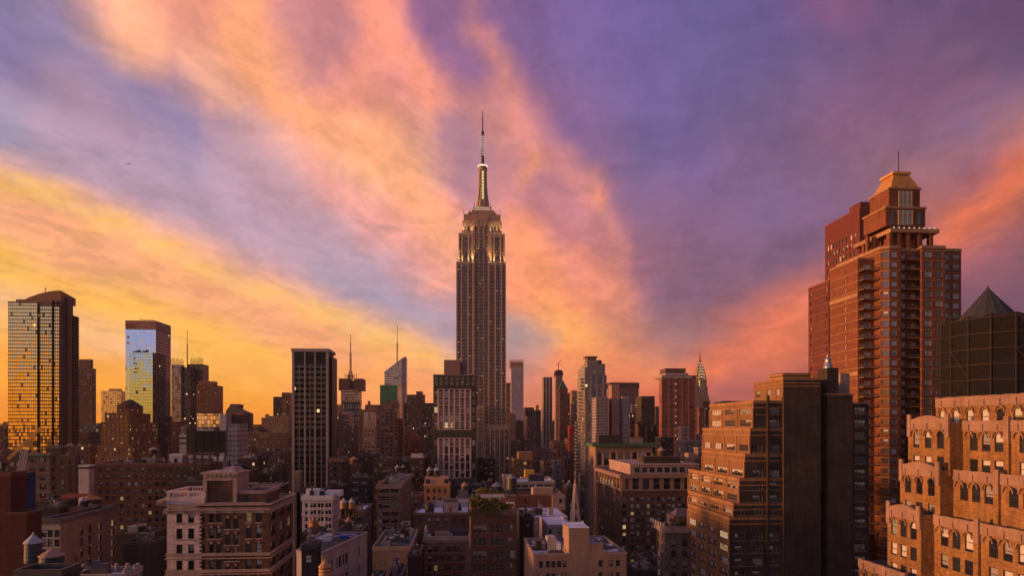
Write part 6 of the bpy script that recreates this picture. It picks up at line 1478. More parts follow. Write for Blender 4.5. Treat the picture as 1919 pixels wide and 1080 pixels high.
# art deco spire
def deco():
    Y = 1450; B = Bld('skyscraper', 'art deco skyscraper with tapering lit sunburst crown and needle spire, right of centre', X(1316, Y), Y+15)
    z = lambda p: Z(p, 1316, Y); m = fm((.40,.26,.22), 3.4, 3.8, .4, .55, lit=.01); xc, yc = X(1316, Y), Y+15; s = Tt(1316, Y)/FPX
    def v(hw, a, b_=None, nm='wall', mm=m):
        M = MB(); M.box(xc-hw*s, xc+hw*s, yc-hw*s, yc+hw*s, 0 if b_ is None else z(b_), z(a)); B.part(nm, M, mm)
    v(13, 742); v(11.3, 724, 742); v(9.8, 712, 724)
    M = MB(); M.box(X(1316, Y-3), X(1331, Y-3), Y-4, Y+2, 0, z(752)) ; B.part('dark_wing', M, fm((.12,.05,.045), 3.4, 3.8, .4, .5))
    ST = plain((.52,.27,.13), .3, .7, 'steel_crown'); prof = [(712, 9.2), (704, 8.6), (697, 7.4), (691, 6.0), (685, 4.4), (680, 2.9), (675, 1.5), (668, .8), (656, .15)]
    sq = lambda r: [(xc-r*s, yc-r*s), (xc+r*s, yc-r*s), (xc+r*s, yc+r*s), (xc-r*s, yc+r*s)]
    M = MB()
    for (a, ra), (b_, rb) in zip(prof[:7], prof[1:7]): M.frus(sq(ra), z(a), sq(rb), z(b_))
    B.part('crown', M, ST); M = MB(); M.frus(sq(1.5), z(675), sq(.8), z(668)); M.frus(sq(.8), z(668), sq(.1), z(654)); B.part('spire', M, ST)
    L = emit((1,.72,.40), 2.2)
    for t_, (py, r, n) in enumerate(((709, 8.9, 5), (703.5, 8.4, 6), (698, 7.4, 5), (692.5, 6.2, 4), (687, 4.9, 3), (682, 3.5, 2))):
        for k in range(n):
            q = (k+.5)/n*2-1; xx = xc+q*r*.8*s; zz = z(py)+ (1-q*q)*2.2*s*1.2; M = MB(); y = yc-r*s*1.02-.3
            M.poly([(xx-.5*s, y, zz-.6*s), (xx+.5*s, y, zz-.6*s), (xx, y, zz+.8*s)]); M.poly([(xx-.62*s, y+.3, zz-.7*s), (xx, y+.3, zz+1.0*s), (xx+.62*s, y+.3, zz-.7*s)]); B.part('triangular_window', M, L)
    M = MB(); M.box(xc-5.3*s, xc-3*s, yc-9.9*s, yc-9.82*s, z(728), z(713)); B.part('lit_panel', M, emit((1,.6,.12), .7)); B.wm = m; B.finish()
deco()

# ================================================================== white-grid tower left of the tallest skyscraper
def grid_tower():
    Y = 445; B = Bld('office_tower', 'tower with pinkish-white window grid on dark olive walls, left of the tallest skyscraper', X(852, Y), Y+16)
    B.wm = wallm((.085,.075,.06), False); x0, x1 = X(812, Y), X(893, Y); zt = Z(704, 852, Y); D = 30; B.var = (.42,.13,.10,.33,.03); z = lambda p: Z(p, 852, Y)
    cols = [(X(p, Y)-x0, 2.2) for p in (817, 826.5, 836.5, 846.5, 856.5, 866.5, 876.5, 887.5)]
    rows = [(z(723), 3.0), (z(711.5)-.6, 2.2)] + [(z(p+12.5), 3.9) for p in (732, 747, 762, 777, 791)] + [(z(815), 2.0)] + [(z(p+12.5), 3.9) for p in (824, 839, 854, 868.5, 883)]
    B.prism(rectpts(x0, x1, Y, Y+D), 0, zt, {0: dict(cols=cols, rows=rows, style='single')}, True, .6)
    G = plain((.78,.52,.47), .7, 0, 'precast', .4, .12)
    for (a, b_, n) in ((806, 730, 5), (897, 822, 5)):
        M = MB()
        for k in range(7): x = X(821.5+10*k, Y); M.box(x-.5, x+.5, Y-.45, Y-.003, z(a), z(b_))
        for k in range(n+1):
            q = b_ + (a-b_)*k/n
            for j in range(6): M.box(X(821.5+10*j, Y)+.38, X(831.5+10*j, Y)-.38, Y-.4, Y-.003, z(q)-.22, z(q)+.22)
        B.part('pale_grid_frame', M, G)
    M = MB(); M.box(x0+1, x1, Y-.1, Y-.003, z(817), z(806)); B.part('dark_band', M, plain((.06,.055,.045), .7))
    M = MB(); M.box(X(832, Y+8), X(862, Y+8), Y+8, Y+24, zt, Z(675, 850, Y+8)); B.part('penthouse', M, plain((.34,.19,.15), .8)); M = MB(); M.box(X(862, Y+12), X(876, Y+12), Y+12, Y+25, zt, Z(679, 868, Y+12)); B.part('penthouse', M, plain((.24,.15,.15), .8)); B.finish(98)
grid_tower()

# ================================================================== mirror-glass pair, far left
def mirrors():
    Y = 1000; B = Bld('office_tower', 'taller mirror-glass tower with brown crown reflecting pale and golden sky, left', X(263, Y), Y+20); z = lambda p: Z(p, 263, Y)
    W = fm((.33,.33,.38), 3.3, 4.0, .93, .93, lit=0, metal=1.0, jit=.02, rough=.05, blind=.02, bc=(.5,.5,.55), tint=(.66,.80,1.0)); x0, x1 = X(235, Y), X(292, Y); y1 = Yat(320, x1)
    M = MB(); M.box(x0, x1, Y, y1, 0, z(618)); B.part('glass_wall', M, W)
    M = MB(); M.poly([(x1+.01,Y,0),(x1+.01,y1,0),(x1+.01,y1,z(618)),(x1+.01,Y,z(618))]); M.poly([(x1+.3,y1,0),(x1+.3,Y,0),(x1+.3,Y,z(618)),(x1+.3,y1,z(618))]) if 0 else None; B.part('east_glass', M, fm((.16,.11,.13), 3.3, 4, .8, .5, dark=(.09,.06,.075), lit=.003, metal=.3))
    M = MB(); M.box(x0-.1, x1+.2, Y-.1, y1, z(618), z(601)); B.part('crown', M, plain((.37,.19,.14), .7)); M = MB(); M.box(x0+1, X(252, Y), Y-.3, Y-.103, z(616), z(607)); B.part('crown_panel', M, plain((.25,.09,.03), .5))
    M = MB(); M.bar((X(262, Y+5), Y+6, z(601)), (X(262, Y+5), Y+6, z(597)), .5); M.bar((X(262, Y+5), Y+6, z(597.5)), (X(289, Y+5), Y+6, z(599)), .6); M.bar((X(270, Y+5), Y+6, z(601)), (X(270, Y+5), Y+6, z(598)), .4); B.part('window_cleaning_rig', M, DK)
    B.wm = W; B.finish()
    Y = 880; B = Bld('office_tower', 'shorter teal mirror-glass block with dark east side before the taller mirror tower, left', X(266, Y), Y+20); z = lambda p: Z(p, 266, Y)
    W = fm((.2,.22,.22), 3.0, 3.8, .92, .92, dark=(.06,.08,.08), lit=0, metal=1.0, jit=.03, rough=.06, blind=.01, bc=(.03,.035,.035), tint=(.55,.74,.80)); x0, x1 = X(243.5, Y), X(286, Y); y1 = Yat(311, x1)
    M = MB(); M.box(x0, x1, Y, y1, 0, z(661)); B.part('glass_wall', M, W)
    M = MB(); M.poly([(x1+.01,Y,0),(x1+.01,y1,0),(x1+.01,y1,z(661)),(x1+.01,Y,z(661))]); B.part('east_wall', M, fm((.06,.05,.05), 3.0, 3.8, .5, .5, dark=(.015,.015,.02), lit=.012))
    for k in range(6): M = MB(); a = X(248+k*5, Y+4); M.box(a, a+2.2, Y+4, Y+7, z(661), z(661)+1.6+(k*7 % 3)); B.part('roof_unit', M, DK)
    for (p, q) in ((252,671),(252,680),(256,681),(254,690),(258,690),(252,697),(256,697)): M = MB(); M.box(X(p, Y)-1, X(p, Y)+1, Y-.08, Y-.003, z(q+2.6), z(q)); B.part('dark_pane', M, BLK)
    B.wm = W; B.finish()
mirrors()
def sh(**k): d = dict(lit=.012, lits=.7); d.update(k); return d
# screen-topped tower with mast
def screen_tower():
    Y = 1250; b = tower('office_tower', 'glass tower with ragged screen walls above its roof and thin mast, left', 321, 346, 684, Y, (.16,.09,.07), side=None, D=40, shade=sh(metal=.5, jit=.03, blind=.35, bc=(.30,.18,.11), lit=.005), win=(3, 4, 2.8, 2.6), par=0, keep=True)
    x1 = b.dim[1]; M = MB(); M.box(x1, X(380, Y+30), Y+30, Y+60, 0, Z(683, 365, Y+30)); M.box(x1, X(357, Y+8), Y+8, Y+30, 0, b.dim[4]-4); b.part('east_block', M, fm((.08,.05,.055), 3, 4, .8, .5, lit=.006, dark=(.04,.03,.04)))
    M = MB(); rr = random.Random(5)
    for (a, c, yy, zz) in ((320, 344, Y, b.dim[4]), (357, 380, Y+30, Z(683, 365, Y+30))):
        for k in range(18): x = X(a+(c-a)*k/17, yy); M.bar((x, yy, zz), (x, yy, zz+rr.uniform(6, 13)), .35)
        for k in range(5): q = zz+2.2*k+1; M.bar((X(a, yy), yy, q), (X(c, yy), yy, q), .3)
    b.part('screen_wall', M, plain((.22,.11,.07), .6)); M = MB(); x = X(351, Y+20); M.bar((x, Y+20, b.dim[4]-5), (x, Y+20, Z(646, 351, Y+20)), 1.3); M.bar((x, Y+20, Z(646, 351, Y+20)), (x, Y+20, Z(619, 351, Y+20)), .6); b.part('mast', M, DK); b.finish()
screen_tower()
# table of farther buildings: name, label, x0, x1, top, Y, colour, side, window grid, extras
def simple(rows):
    for r in rows:
        nm, lb, a, b_, t, Y, c = r[:7]; k = dict(r[7]) if len(r) > 7 else {}
        tower(nm, lb, a, b_, t, Y, c, shade=sh(**k.pop('sh', {})), **k)
OB, AB, LB = 'office_building', 'apartment_building', 'loft_building'
simple([
 ('office_tower', 'brown tower with stepped top just right of gold glass apartment tower', 147, 173, 692, 900, (.15,.075,.055), dict(side=180, win=(3.2,3.7,1.3,2.1), pent=[(148,170,674,2)])),
 (OB, 'small golden glass block with dark central stripe between left towers', 190, 240, 734, 1500, (.6,.35,.12), dict(D=30, win=(3.5,4,2.6,2.6), pent=[(204,222,729,4)], sh=dict(metal=1., jit=.03, blind=.1, bc=(.6,.4,.15), tint=(1,.85,.5), lit=0))),
 (AB, 'tan-brown stepped apartment block with roof turret right of the screen-topped tower', 368, 396, 722, 1100, (.26,.125,.075), dict(side=418, win=(4,3.8,1.6,2), pent=[(372,400,715,6), (381,389,713,8)])),
 (OB, 'grey-brown twin-height block left of black pier-striped tower', 512, 536, 745, 1150, (.17,.10,.07), dict(D=30, win=(2.6,3.6,1.6,1.6))),
 (OB, 'slightly taller grey block touching the black pier-striped tower', 528, 549, 737, 1190, (.19,.11,.075), dict(D=30, win=(2.6,3.6,1.6,1.6))),
 (OB, 'dull brown low block at far left edge beside gold glass tower', -5, 16, 800, 760, (.10,.055,.045), dict(D=30)),
 (OB, 'dark low building between gold tower and pyramid-roofed block', 108, 192, 838, 600, (.10,.065,.055), dict(D=20, win=(3.4,3.8,1.6,2), clutter=6)),
 (LB, 'dim brown block with roof tanks behind the crane and left of pyramid block', 124, 186, 812, 720, (.11,.065,.055), dict(D=25, clutter=5)),
 (OB, 'teal-tinted low office under the small golden glass block', 148, 200, 795, 860, (.10,.10,.10), dict(D=25)),
 (LB, 'dim maroon block behind the green-corniced commercial block', 4, 58, 848, 420, (.08,.045,.04), dict(D=20, win=(3.2,3.8,1.8,2.1), clutter=4)),
 (LB, 'dark flat-topped block behind the crane mast, far left', 86, 126, 842, 470, (.07,.045,.04), dict(D=18, clutter=4)),
 (OB, 'brown block with tan corner pier right of the dark-sided mirror block', 306, 345, 792, 700, (.12,.06,.045), dict(D=25, win=(3.2,3.8,1.4,2))),
 (AB, 'dark brick apartment building right of the pyramid-roofed block', 296, 322, 782, 660, (.08,.05,.045), dict(D=20)),
 ('blank_wall_building', 'slim grey-lilac building with lettered-looking blank top behind the billboard', 339, 351, 802, 520, (.22,.2,.24), dict(D=12, win=(2.6,3.4,1.4,1.5))),
])
# white modern block with golden glass upper front
Y = 480
b = tower('office_building', 'white modern block with golden glass top and plain slab end, behind the billboard', 369, 414, 801, Y, (.42,.37,.40), D=20, shade=sh(blind=.2, dark=(.06,.05,.06), lit=0), win=(5, 3.6, 4, 1.5), par=.2, keep=True)
M = MB(); M.box(X(369, Y), X(412, Y), Y+.1, Y+18, b.dim[4], Z(776, 390, Y)); b.part('golden_glass_storeys', M, fm((.2,.14,.08), 1.9, 2.9, .86, .86, metal=1., jit=.08, blind=.02, lit=0, tint=(1,.8,.55)))
M = MB(); M.box(X(412, Y)+.01, X(424, Y), Y-.5, Y+22, 0, Z(777, 418, Y)); b.part('slab_end', M, plain((.42,.36,.40), .8)); M = MB(); M.box(X(424, Y)+.01, X(446, Y), Y+1, Y+22, 0, Z(795, 435, Y)); b.part('window_slab', M, fm((.46,.39,.42), 2.3, 3.4, .5, .45, dark=(.06,.05,.07), blind=.1, lit=0)); M = MB(); M.box(X(424, Y)+.01, X(444, Y), Y+12, Y+26, Z(795, 435, Y), Z(777, 435, Y)); b.part('dark_core', M, plain((.10,.065,.07), .7)); b.finish()
tower('office_building', 'pale ribbon-windowed wing left of the white modern block', 336, 368, 818, 490, (.36,.36,.36), D=16, shade=sh(dark=(.05,.05,.05), blind=.1), win=(30, 3.6, 29, 1.6))
# angular building
CHRM = plain((.04,.03,.035), .7)
def angular():
    Y = 1100; B = Bld('office_building', 'odd angular building with slanted roof fin and orange glass side, left of centre', X(442, Y), Y+15); z = lambda p: Z(p, 442, Y); m = plain((.17,.11,.10), .7)
    pr = [(423, 771), (430, 762), (432, 757.5), (446, 758), (444, 766), (454, 771), (464, 775)]
    P = [(X(a, Y), z(q)) for a, q in pr]; M = MB(); F = [(X(423,Y), 0)] + [(X(464,Y), 0)] + P[::-1]
    M.poly([(a, Y, q) for a, q in F]); M.poly([(a, Y+30, q) for a, q in reversed(F)])
    for k in range(len(F)): a, b_ = F[k], F[(k+1) % len(F)]; M.poly([(b_[0], Y, b_[1]), (a[0], Y, a[1]), (a[0], Y+30, a[1]), (b_[0], Y+30, b_[1])])
    B.part('slanted_shell', M, m); M = MB(); M.box(X(441, Y), X(457, Y), Y-.3, Y-.003, z(800), z(775)); B.part('orange_glass', M, fm((.4,.12,.03), 4, 4, .8, .8, dark=(.35,.07,.02), metal=.7, tint=(.9,.35,.15), jit=.05, lit=0)); M = MB(); M.box(X(458, Y), X(464.5, Y), Y-.4, Y+12, 0, z(774)); B.part('dark_end', M, CHRM); B.wm = m; B.finish()
angular()

simple([
 (LB, 'tan-grey apartment row right of white modern block, left of centre', 444, 466, 815, 640, (.25,.16,.12), dict(D=20, win=(3,3.5,1.5,1.7))),
 (AB, 'brown mid-rise with setbacks below the angular building', 425, 450, 796, 900, (.15,.085,.06), dict(D=25, win=(3,3.6,1.4,1.8))),
 (AB, 'hazy orange-brown block, lowest one on the skyline right of angular building', 464, 492, 797, 1500, (.27,.13,.07), dict(D=30, sh=dict(lit=0))),
 (AB, 'pink-lit low block topped by a tiny pyramid on the skyline left of black tower', 490, 512, 784, 1600, (.27,.14,.08), dict(D=30, pent=[(497,503,777,3)])),
 (AB, 'long brown apartment row in the gap left of the black pier-striped tower', 466, 548, 812, 760, (.21,.12,.085), dict(D=22, win=(2.8,3.5,1.4,1.7), clutter=6)),
 (AB, 'pale-topped block with wide terrace behind the long brown apartment row', 500, 548, 781, 1000, (.30,.19,.13), dict(D=22, win=(3,3.5,1.4,1.6))),
 (LB, 'terraced dark roofs right of the white modern block, left of centre', 446, 500, 862, 420, DRK, dict(D=22, roof='patch', clutter=9, win=(3,3.6,1.2,1.6))),
 (AB, 'grey-brown block with many small windows above the terraced dark roofs', 446, 480, 838, 560, (.18,.115,.09), dict(D=20, win=(3.2,3.4,1.3,1.6), clutter=4)),
 (AB, 'brown block under the long brown apartment row, left of black tower', 478, 548, 848, 600, (.13,.08,.065), dict(D=18, win=(3,3.4,1.3,1.6), clutter=6)),
 (LB, 'dark loft with lilac side wall left of the beige elevator shaft block', 500, 540, 873, 400, (.07,.05,.05), dict(D=30, roof='patch', clutter=6, win=(3,3.6,1.2,1.7))),
 (LB, 'black low loft with red banner behind the ornate corner building roof', 480, 522, 890, 350, CHR, dict(D=20, clutter=6, win=(3.4,3.8,1.2,1.6))),
 (LB, 'plain brown loft right behind the ornate corner building attic', 430, 484, 885, 330, (.10,.065,.055), dict(D=20, clutter=5, roof='patch', win=(3.4,3.8,1.2,1.6))),
 (LB, 'low dark block filling the foot of the black pier-striped tower', 556, 620, 925, 300, DRK, dict(D=20, roof='patch', clutter=5)),
])
# Tower with round screens and lattice mast
def mast_tower():
    Y = 1350; b = tower('office_tower', 'glass office tower with boxy dark crown and tall lattice mast, left of centre', 639, 678, 730, Y, (.20,.12,.10), D=40, shade=sh(metal=.55, jit=.03, blind=.4, bc=(.40,.24,.18), lit=.004), win=(6, 5.4, 5.6, 3.0), par=0, keep=True)
    z = lambda p: Z(p, 657, Y); zt = b.dim[4]; CR = plain((.13,.05,.04), .6)
    for (a, c, t, bt, yy) in ((635, 655, 710, 732, -2), (664, 680, 710, 732, -2), (650, 668, 713, 728, 4)): M = MB(); M.box(X(a, Y), X(c, Y), Y+yy, Y+42, z(bt), z(t)); b.part('crown_box', M, CR)
    M = MB(); x, y = X(657, Y+20), Y+20
    for (w, p0, p1) in ((9, 710, 703), (5, 703, 695)): lattice(M, (x, y, z(p0)), (x, y, z(p1)), w, 3, .9)
    for k in range(6): a = k*math.pi/3; M.bar((x, y, z(704)), (x+11*math.cos(a), y+11*math.sin(a), z(704)), .8); M.bar((x+11*math.cos(a), y+11*math.sin(a), z(709)), (x+11*math.cos(a), y+11*math.sin(a), z(699)), .8)
    lattice(M, (x, y, z(695)), (x, y, z(660)), 2.6, 8, .8); M.bar((x, y, z(660)), (x, y, z(640)), 1.6); M.bar((x, y, z(640)), (x, y, z(624)), .8)
    b.part('mast', M, plain((.20,.07,.05), .5)); M = MB()
    for k in range(7): M.box(X(644+4.5*k, Y-25), X(646.6+4.5*k, Y-25), Y-25.3, Y-25, z(765), z(757))
    b.finish()
    b2 = tower('office_building', 'white-finned dark crown block beneath the lattice-mast tower', 642, 676, 754, 1320, (.10,.08,.08), D=16, shade=sh(dark=(.5,.42,.38), lit=0, blind=0), win=(4.6, 12, 1.8, 8))
mast_tower()
def slant_tower():
    Y = 1420; B = Bld('office_tower', 'crystalline glass tower with slanted top and thin spire, left of centre', X(740, Y), Y+20); z = lambda p: Z(p, 740, Y); m = fm((.26,.22,.22), 3.4, 4.4, .9, .62, dark=(.2,.17,.17), metal=.75, jit=.04, blind=.15, bc=(.4,.33,.3), lit=.003, tint=(.75,.72,.72))
    xa, xm, xb = X(720.5, Y), X(753, Y), X(761, Y+12); M = MB()
    bot = [(xa, Y), (xm, Y), (xb, Y+12), (xb, Y+45), (xa, Y+45)]; top = [z(697), z(672), z(667), z(668), z(694)]
    for k in range(5): l = (k+1) % 5; M.poly([(*bot[k], 0), (*bot[l], 0), (*bot[l], top[l]), (*bot[k], top[k])])
    c = (sum(p[0] for p in bot)/5, Y+20, sum(top)/5)
    for k in range(5): l = (k+1) % 5; M.poly([(*bot[k], top[k]), (*bot[l], top[l]), c])
    B.part('glass_wall', M, m); M = MB(); x = X(744.5, Y+20); lattice(M, (x, Y+20, z(684)), (x, Y+20, z(640)), 2.0, 10, .7); M.bar((x, Y+20, z(640)), (x, Y+20, z(607)), 1.0); B.part('spire', M, plain((.35,.16,.10), .5)); B.wm = m; B.finish()
slant_tower()
simple([
 (OB, 'dark green glass block below the crystalline slanted tower', 712, 745, 723, 1180, (.02,.06,.04), dict(side=754, win=(4,4.4,3.4,3.4), sh=dict(dark=(.01,.09,.055), metal=.25, tint=(.1,.7,.45), jit=.03, blind=.05, bc=(.02,.12,.08), lit=0))),
 (AB, 'mid-rise pink-brown apartment tower with framed windows, below the green glass block', 707, 747, 768, 700, (.24,.125,.09), dict(D=22, win=(4.4,3.6,2.2,2), pent=[(715,735,757,3),(731,746,752,6)], sh=dict(blind=.35, bc=(.36,.22,.18)))),
 (OB, 'dark brown tower with a domed lamp turret left of the white-grid tower', 762, 797, 741, 1100, (.12,.065,.05), dict(D=30, win=(3.2,3.8,1.5,2.2), pent=[(780,792,734,5)])),
 (OB, 'black glass slab touching the white-grid tower, left side', 790, 813, 757, 1000, (.035,.03,.045), dict(D=30, win=(3,3.8,2.4,2.4))),
 (OB, 'narrow dark tower behind the domed brown tower', 757, 766, 757, 1250, (.06,.045,.05), dict(D=30)),
 ('church_like_building', 'red gabled block with pale trim, low left of the white-grid tower', 762, 787, 826, 640, (.22,.055,.04), dict(D=18, win=(3,3.6,1.3,1.8))),
 (AB, 'pale tan stepped tower right behind the black pier-striped tower', 622, 642, 760, 820, (.32,.20,.15), dict(D=22, win=(3,3.5,1.4,1.7))),
 (AB, 'cream apartment block with tan base right of the black pier-striped tower', 622, 635, 787, 700, (.33,.22,.15), dict(D=18, win=(2.8,3.5,1.3,1.7))),
 (AB, 'dark olive block between black pier-striped tower and grey pale-windowed block', 634, 655, 780, 690, (.11,.08,.07), dict(D=22, clutter=4)),
 (OB, 'grey-white upper block beneath the lattice-mast tower', 642, 661, 774, 760, (.34,.25,.22), dict(D=20, win=(2.6,3.4,1.2,1.6))),
 (OB, 'orange-brown framed office block between mast tower and pink-brown apartment tower', 673, 704, 769, 900, (.25,.12,.07), dict(D=25, win=(8,30,6,27), sh=dict(dark=(.10,.045,.03)))),
 (OB, 'tan upper block with two roof pipes beneath the orange-glow sky, centre left', 684, 712, 760, 1100, (.24,.13,.09), dict(D=25, pent=[(689,694,752,4)])),
 (AB, 'cream square apartment block with grid of windows, left of pink-brown apartment tower', 681, 708, 802, 600, (.33,.22,.17), dict(D=20, win=(3,3.5,1.4,1.6), pent=[(688,698,789,4)])),
 (AB, 'dark chimneyed block left of cream square apartment block', 655, 672, 800, 640, (.10,.065,.055), dict(D=18, clutter=3)),
 (AB, 'narrow brown tower to the right of pink-brown apartment tower', 747, 758, 787, 720, (.20,.11,.09), dict(D=18)),
 (AB, 'short dim block right of the red gabled block', 787, 812, 822, 620, (.15,.085,.07), dict(D=18, clutter=3)),
 (LB, 'dark brown block with tank frames above the tan ribbon-window loft', 700, 748, 862, 470, (.085,.055,.048), dict(D=18, clutter=7)),
 (LB, 'maroon low block under the cream square apartment block', 672, 706, 855, 480, (.08,.048,.045), dict(D=18, clutter=6)),
 (AB, 'dull rose block with scattered lights left of the white-grid tower', 745, 772, 868, 500, (.11,.06,.05), dict(D=16, clutter=4, sh=dict(lit=.03))),
 # right of the tallest skyscraper
 ('apartment_tower', 'slender pale lilac concrete tower with square window grid, right of tallest skyscraper', 956, 981, 690, 1750, (.48,.40,.47), dict(D=34, win=(4.2,4.9,2.6,2.7), sh=dict(dark=(.16,.12,.15), blind=.15, bc=(.35,.28,.33), lit=0))),
 (OB, 'tan stone tower peeking right behind the tallest skyscraper', 945, 957, 719, 1000, (.28,.15,.09), dict(D=30, win=(4,3.8,1.5,2.2))),
 ('apartment_tower', 'narrow tower with bold white vertical stripes right of lilac concrete tower', 1015, 1035, 708, 1150, (.42,.30,.27), dict(D=24, win=(5.2,40,2.6,39), sh=dict(dark=(.05,.04,.05), lit=0, blind=0))),
 (OB, 'dark flat office behind the white-striped tower, left side', 981, 1001, 765, 1300, (.075,.05,.055), dict(D=30)),
 (OB, 'distant block with bright yellow side between lilac and striped towers', 1002, 1010, 760, 2100, (.55,.33,.06), dict(D=30)),
 (OB, 'grey office block left of the white-striped tower', 984, 1001, 782, 1050, (.16,.10,.10), dict(D=30, win=(3,3.7,1.4,2))),
 (OB, 'slate block just left of white-striped tower', 1000, 1014, 770, 1250, (.10,.075,.08), dict(D=30)),
 (AB, 'dusky cluster block left of the avenue canyon', 965, 990, 835, 700, (.10,.065,.06), dict(D=24, clutter=3)),
 (AB, 'taupe stepped block below the lilac concrete tower', 946, 975, 828, 800, (.13,.09,.085), dict(D=24, win=(2.8,3.5,1.2,1.8))),
 (AB, 'taupe mid-rise below the white-striped tower', 1008, 1030, 842, 720, (.20,.13,.12), dict(D=22, win=(2.6,3.5,1.2,1.6))),
 (OB, 'orange-brown stone tower with green copper pyramid, right of the white-striped tower', 1045, 1068, 738, 1080, (.24,.10,.06), dict(D=26, win=(3,3.7,1.2,1.9))),
 (OB, 'striped beige office tower behind the copper-pyramid tower', 1066, 1081, 757, 1200, (.34,.19,.13), dict(D=26, win=(30,3.8,29,1.6))),
 (OB, 'hazy stepped tan top behind the beige striped office', 1068, 1082, 733, 1600, (.35,.2,.1), dict(D=26)),
 (OB, 'narrow slab with glowing scarlet edge beneath the copper-pyramid tower', 1064, 1076, 800, 850, (.38,.05,.025), dict(D=16, win=(20,3.6,.1,.1), sh=dict(lit=0))),
 (AB, 'round-arched brown block with terraces in the avenue canyon', 1030, 1058, 832, 620, (.20,.10,.075), dict(D=30, win=(4,3.6,1.6,2), pent=[(1034,1050,826,3)])),
 (AB, 'brown-red loft with white stair shaft on the left of the avenue canyon', 1052, 1074, 850, 470, (.14,.06,.05), dict(D=26, win=(2.8,3.5,1.2,1.7), pent=[(1053,1060,840,2)])),
 (AB, 'pale grey loft in the avenue canyon, left of the brown-red loft', 1034, 1053, 866, 500, (.24,.19,.20), dict(D=26, win=(2.6,3.4,1.2,1.7))),
 (AB, 'dusky loft low in the avenue canyon, right of the yellow shed', 1012, 1036, 868, 560, (.13,.085,.075), dict(D=26, win=(2.8,3.5,1.2,1.7), clutter=4)),
 (AB, 'dark loft just left of the church spire tip', 1056, 1077, 915, 330, (.075,.048,.045), dict(D=26, win=(2.8,3.5,1.2,1.7), roof='snow', clutter=2)),
 (AB, 'dusky loft at avenue level, right of the church spire tip', 1084, 1096, 893, 420, (.11,.075,.06), dict(D=30, win=(3,3.5,1.2,1.7))),
 (OB, 'wide brown office slab with dark flat cap right of the condominium', 1138, 1197, 718, 1450, (.25,.14,.11), dict(D=30, win=(50,4.2,49,1.8), sh=dict(dark=(.11,.06,.05), blind=0, lit=0), cornice=(12, 1, plain((.08,.04,.035), .7)))),
 (OB, 'dark square office block right of the wide brown office slab', 1191, 1227, 744, 950, (.055,.035,.035), dict(D=40, win=(4,3.8,2.8,2), sh=dict(blind=.3, bc=(.10,.065,.06)))),
 (OB, 'pale slim block in front of the wide brown office slab', 1182, 1190, 760, 800, (.36,.24,.2), dict(D=16, win=(6,3.6,.5,1.2))),
 (OB, 'tiny blue-grey tower left of the red-lit glass tower', 1226, 1236, 763, 1500, (.14,.09,.10), dict(D=26)),
 (AB, 'brown ribbed tower below the salmon-pink slab', 1178, 1190, 775, 640, (.18,.10,.08), dict(D=16, win=(2.5,3.5,1,2))),
 (OB, 'dark red brick block directly under art deco crown tower', 1306, 1320, 765, 900, (.22,.08,.055), dict(D=20, win=(3,3.7,1.2,1.8))),
 (OB, 'black slab with pale edge right of the art deco skyscraper', 1319, 1330, 770, 940, (.05,.035,.04), dict(D=20, win=(3,3.7,1.2,1.8))),
 (OB, 'pinkish small-windowed block left of the stepped brick loft tower', 1300, 1330, 842, 420, (.25,.155,.13), dict(D=20, win=(2.8,3.5,1.3,1.6), sh=dict(lit=.03))),
 (OB, 'green-grey ribbed roof peeking above the stepped brick loft tower', 1337, 1414, 754, 520, (.08,.09,.085), dict(D=20, win=(1.2,40,.6,38), sh=dict(lit=0))),
])
# trims on a few of those
def find(lbl): return [o for o in COL.objects if o.get('label', '').startswith(lbl)][0]
o = find('orange-brown stone tower with green copper'); Y = 1080; M = MB(); x0, x1 = X(1045, Y), X(1068, Y); zb = Z(738, 1056, Y)
M.box(x0+3, x1-3, Y+3, Y+22, zb, Z(728, 1056, Y)); M.build('upper_storey', plain((.24,.10,.06), .8), o); M = MB(); xm = (x0+x1)/2; M.frus(rectpts(x0+3.6, x1-3.6, Y+3.6, Y+21), Z(728, 1056, Y), rectpts(xm-.3, xm+.3, Y+12, Y+12.6), Z(712, 1056, Y)); M.build('copper_roof', plain((.09,.14,.07), .6), o)
o = find('slender pale lilac'); Y = 1750; M = MB(); zb = Z(690, 968, Y); zc = Z(675, 968, Y)
for k in range(7): p = 956.7+24.2*k/6.5; M.box(X(p, Y), X(p+1.9, Y), Y, Y+3, zb, zc+ (1.5 if k % 2 else 0))
for k in range(6): M.box(X(956, Y), X(956, Y)+2.4, Y+4+5*k, Y+6+5*k, zb, zc)
M.box(X(958, Y), X(979, Y), Y+3.1, Y+30, zb, zc-5); M.build('open_crown', plain((.50,.28,.14), .7), o)
o = find('red gabled'); Y = 640; M = MB(); x0, x1 = X(762, Y), X(787, Y); zb = Z(826, 774, Y); xm = (x0+x1)/2; z1 = Z(808, 774, Y)
M.poly([(x0-.3,Y-.2,zb),(x1+.3,Y-.2,zb),(xm,Y-.2,z1)]); M.poly([(x1+.3,Y-.2,zb),(x1+.3,Y+17,zb),(xm,Y+17,z1),(xm,Y-.2,z1)]); M.poly([(x0-.3,Y+17,zb),(x0-.3,Y-.2,zb),(xm,Y-.2,z1),(xm,Y+17,z1)]); M.poly([(x1+.3,Y+17,zb),(x0-.3,Y+17,zb),(xm,Y+17,z1)]); M.build('gable_roof', plain((.24,.06,.045), .8), o)
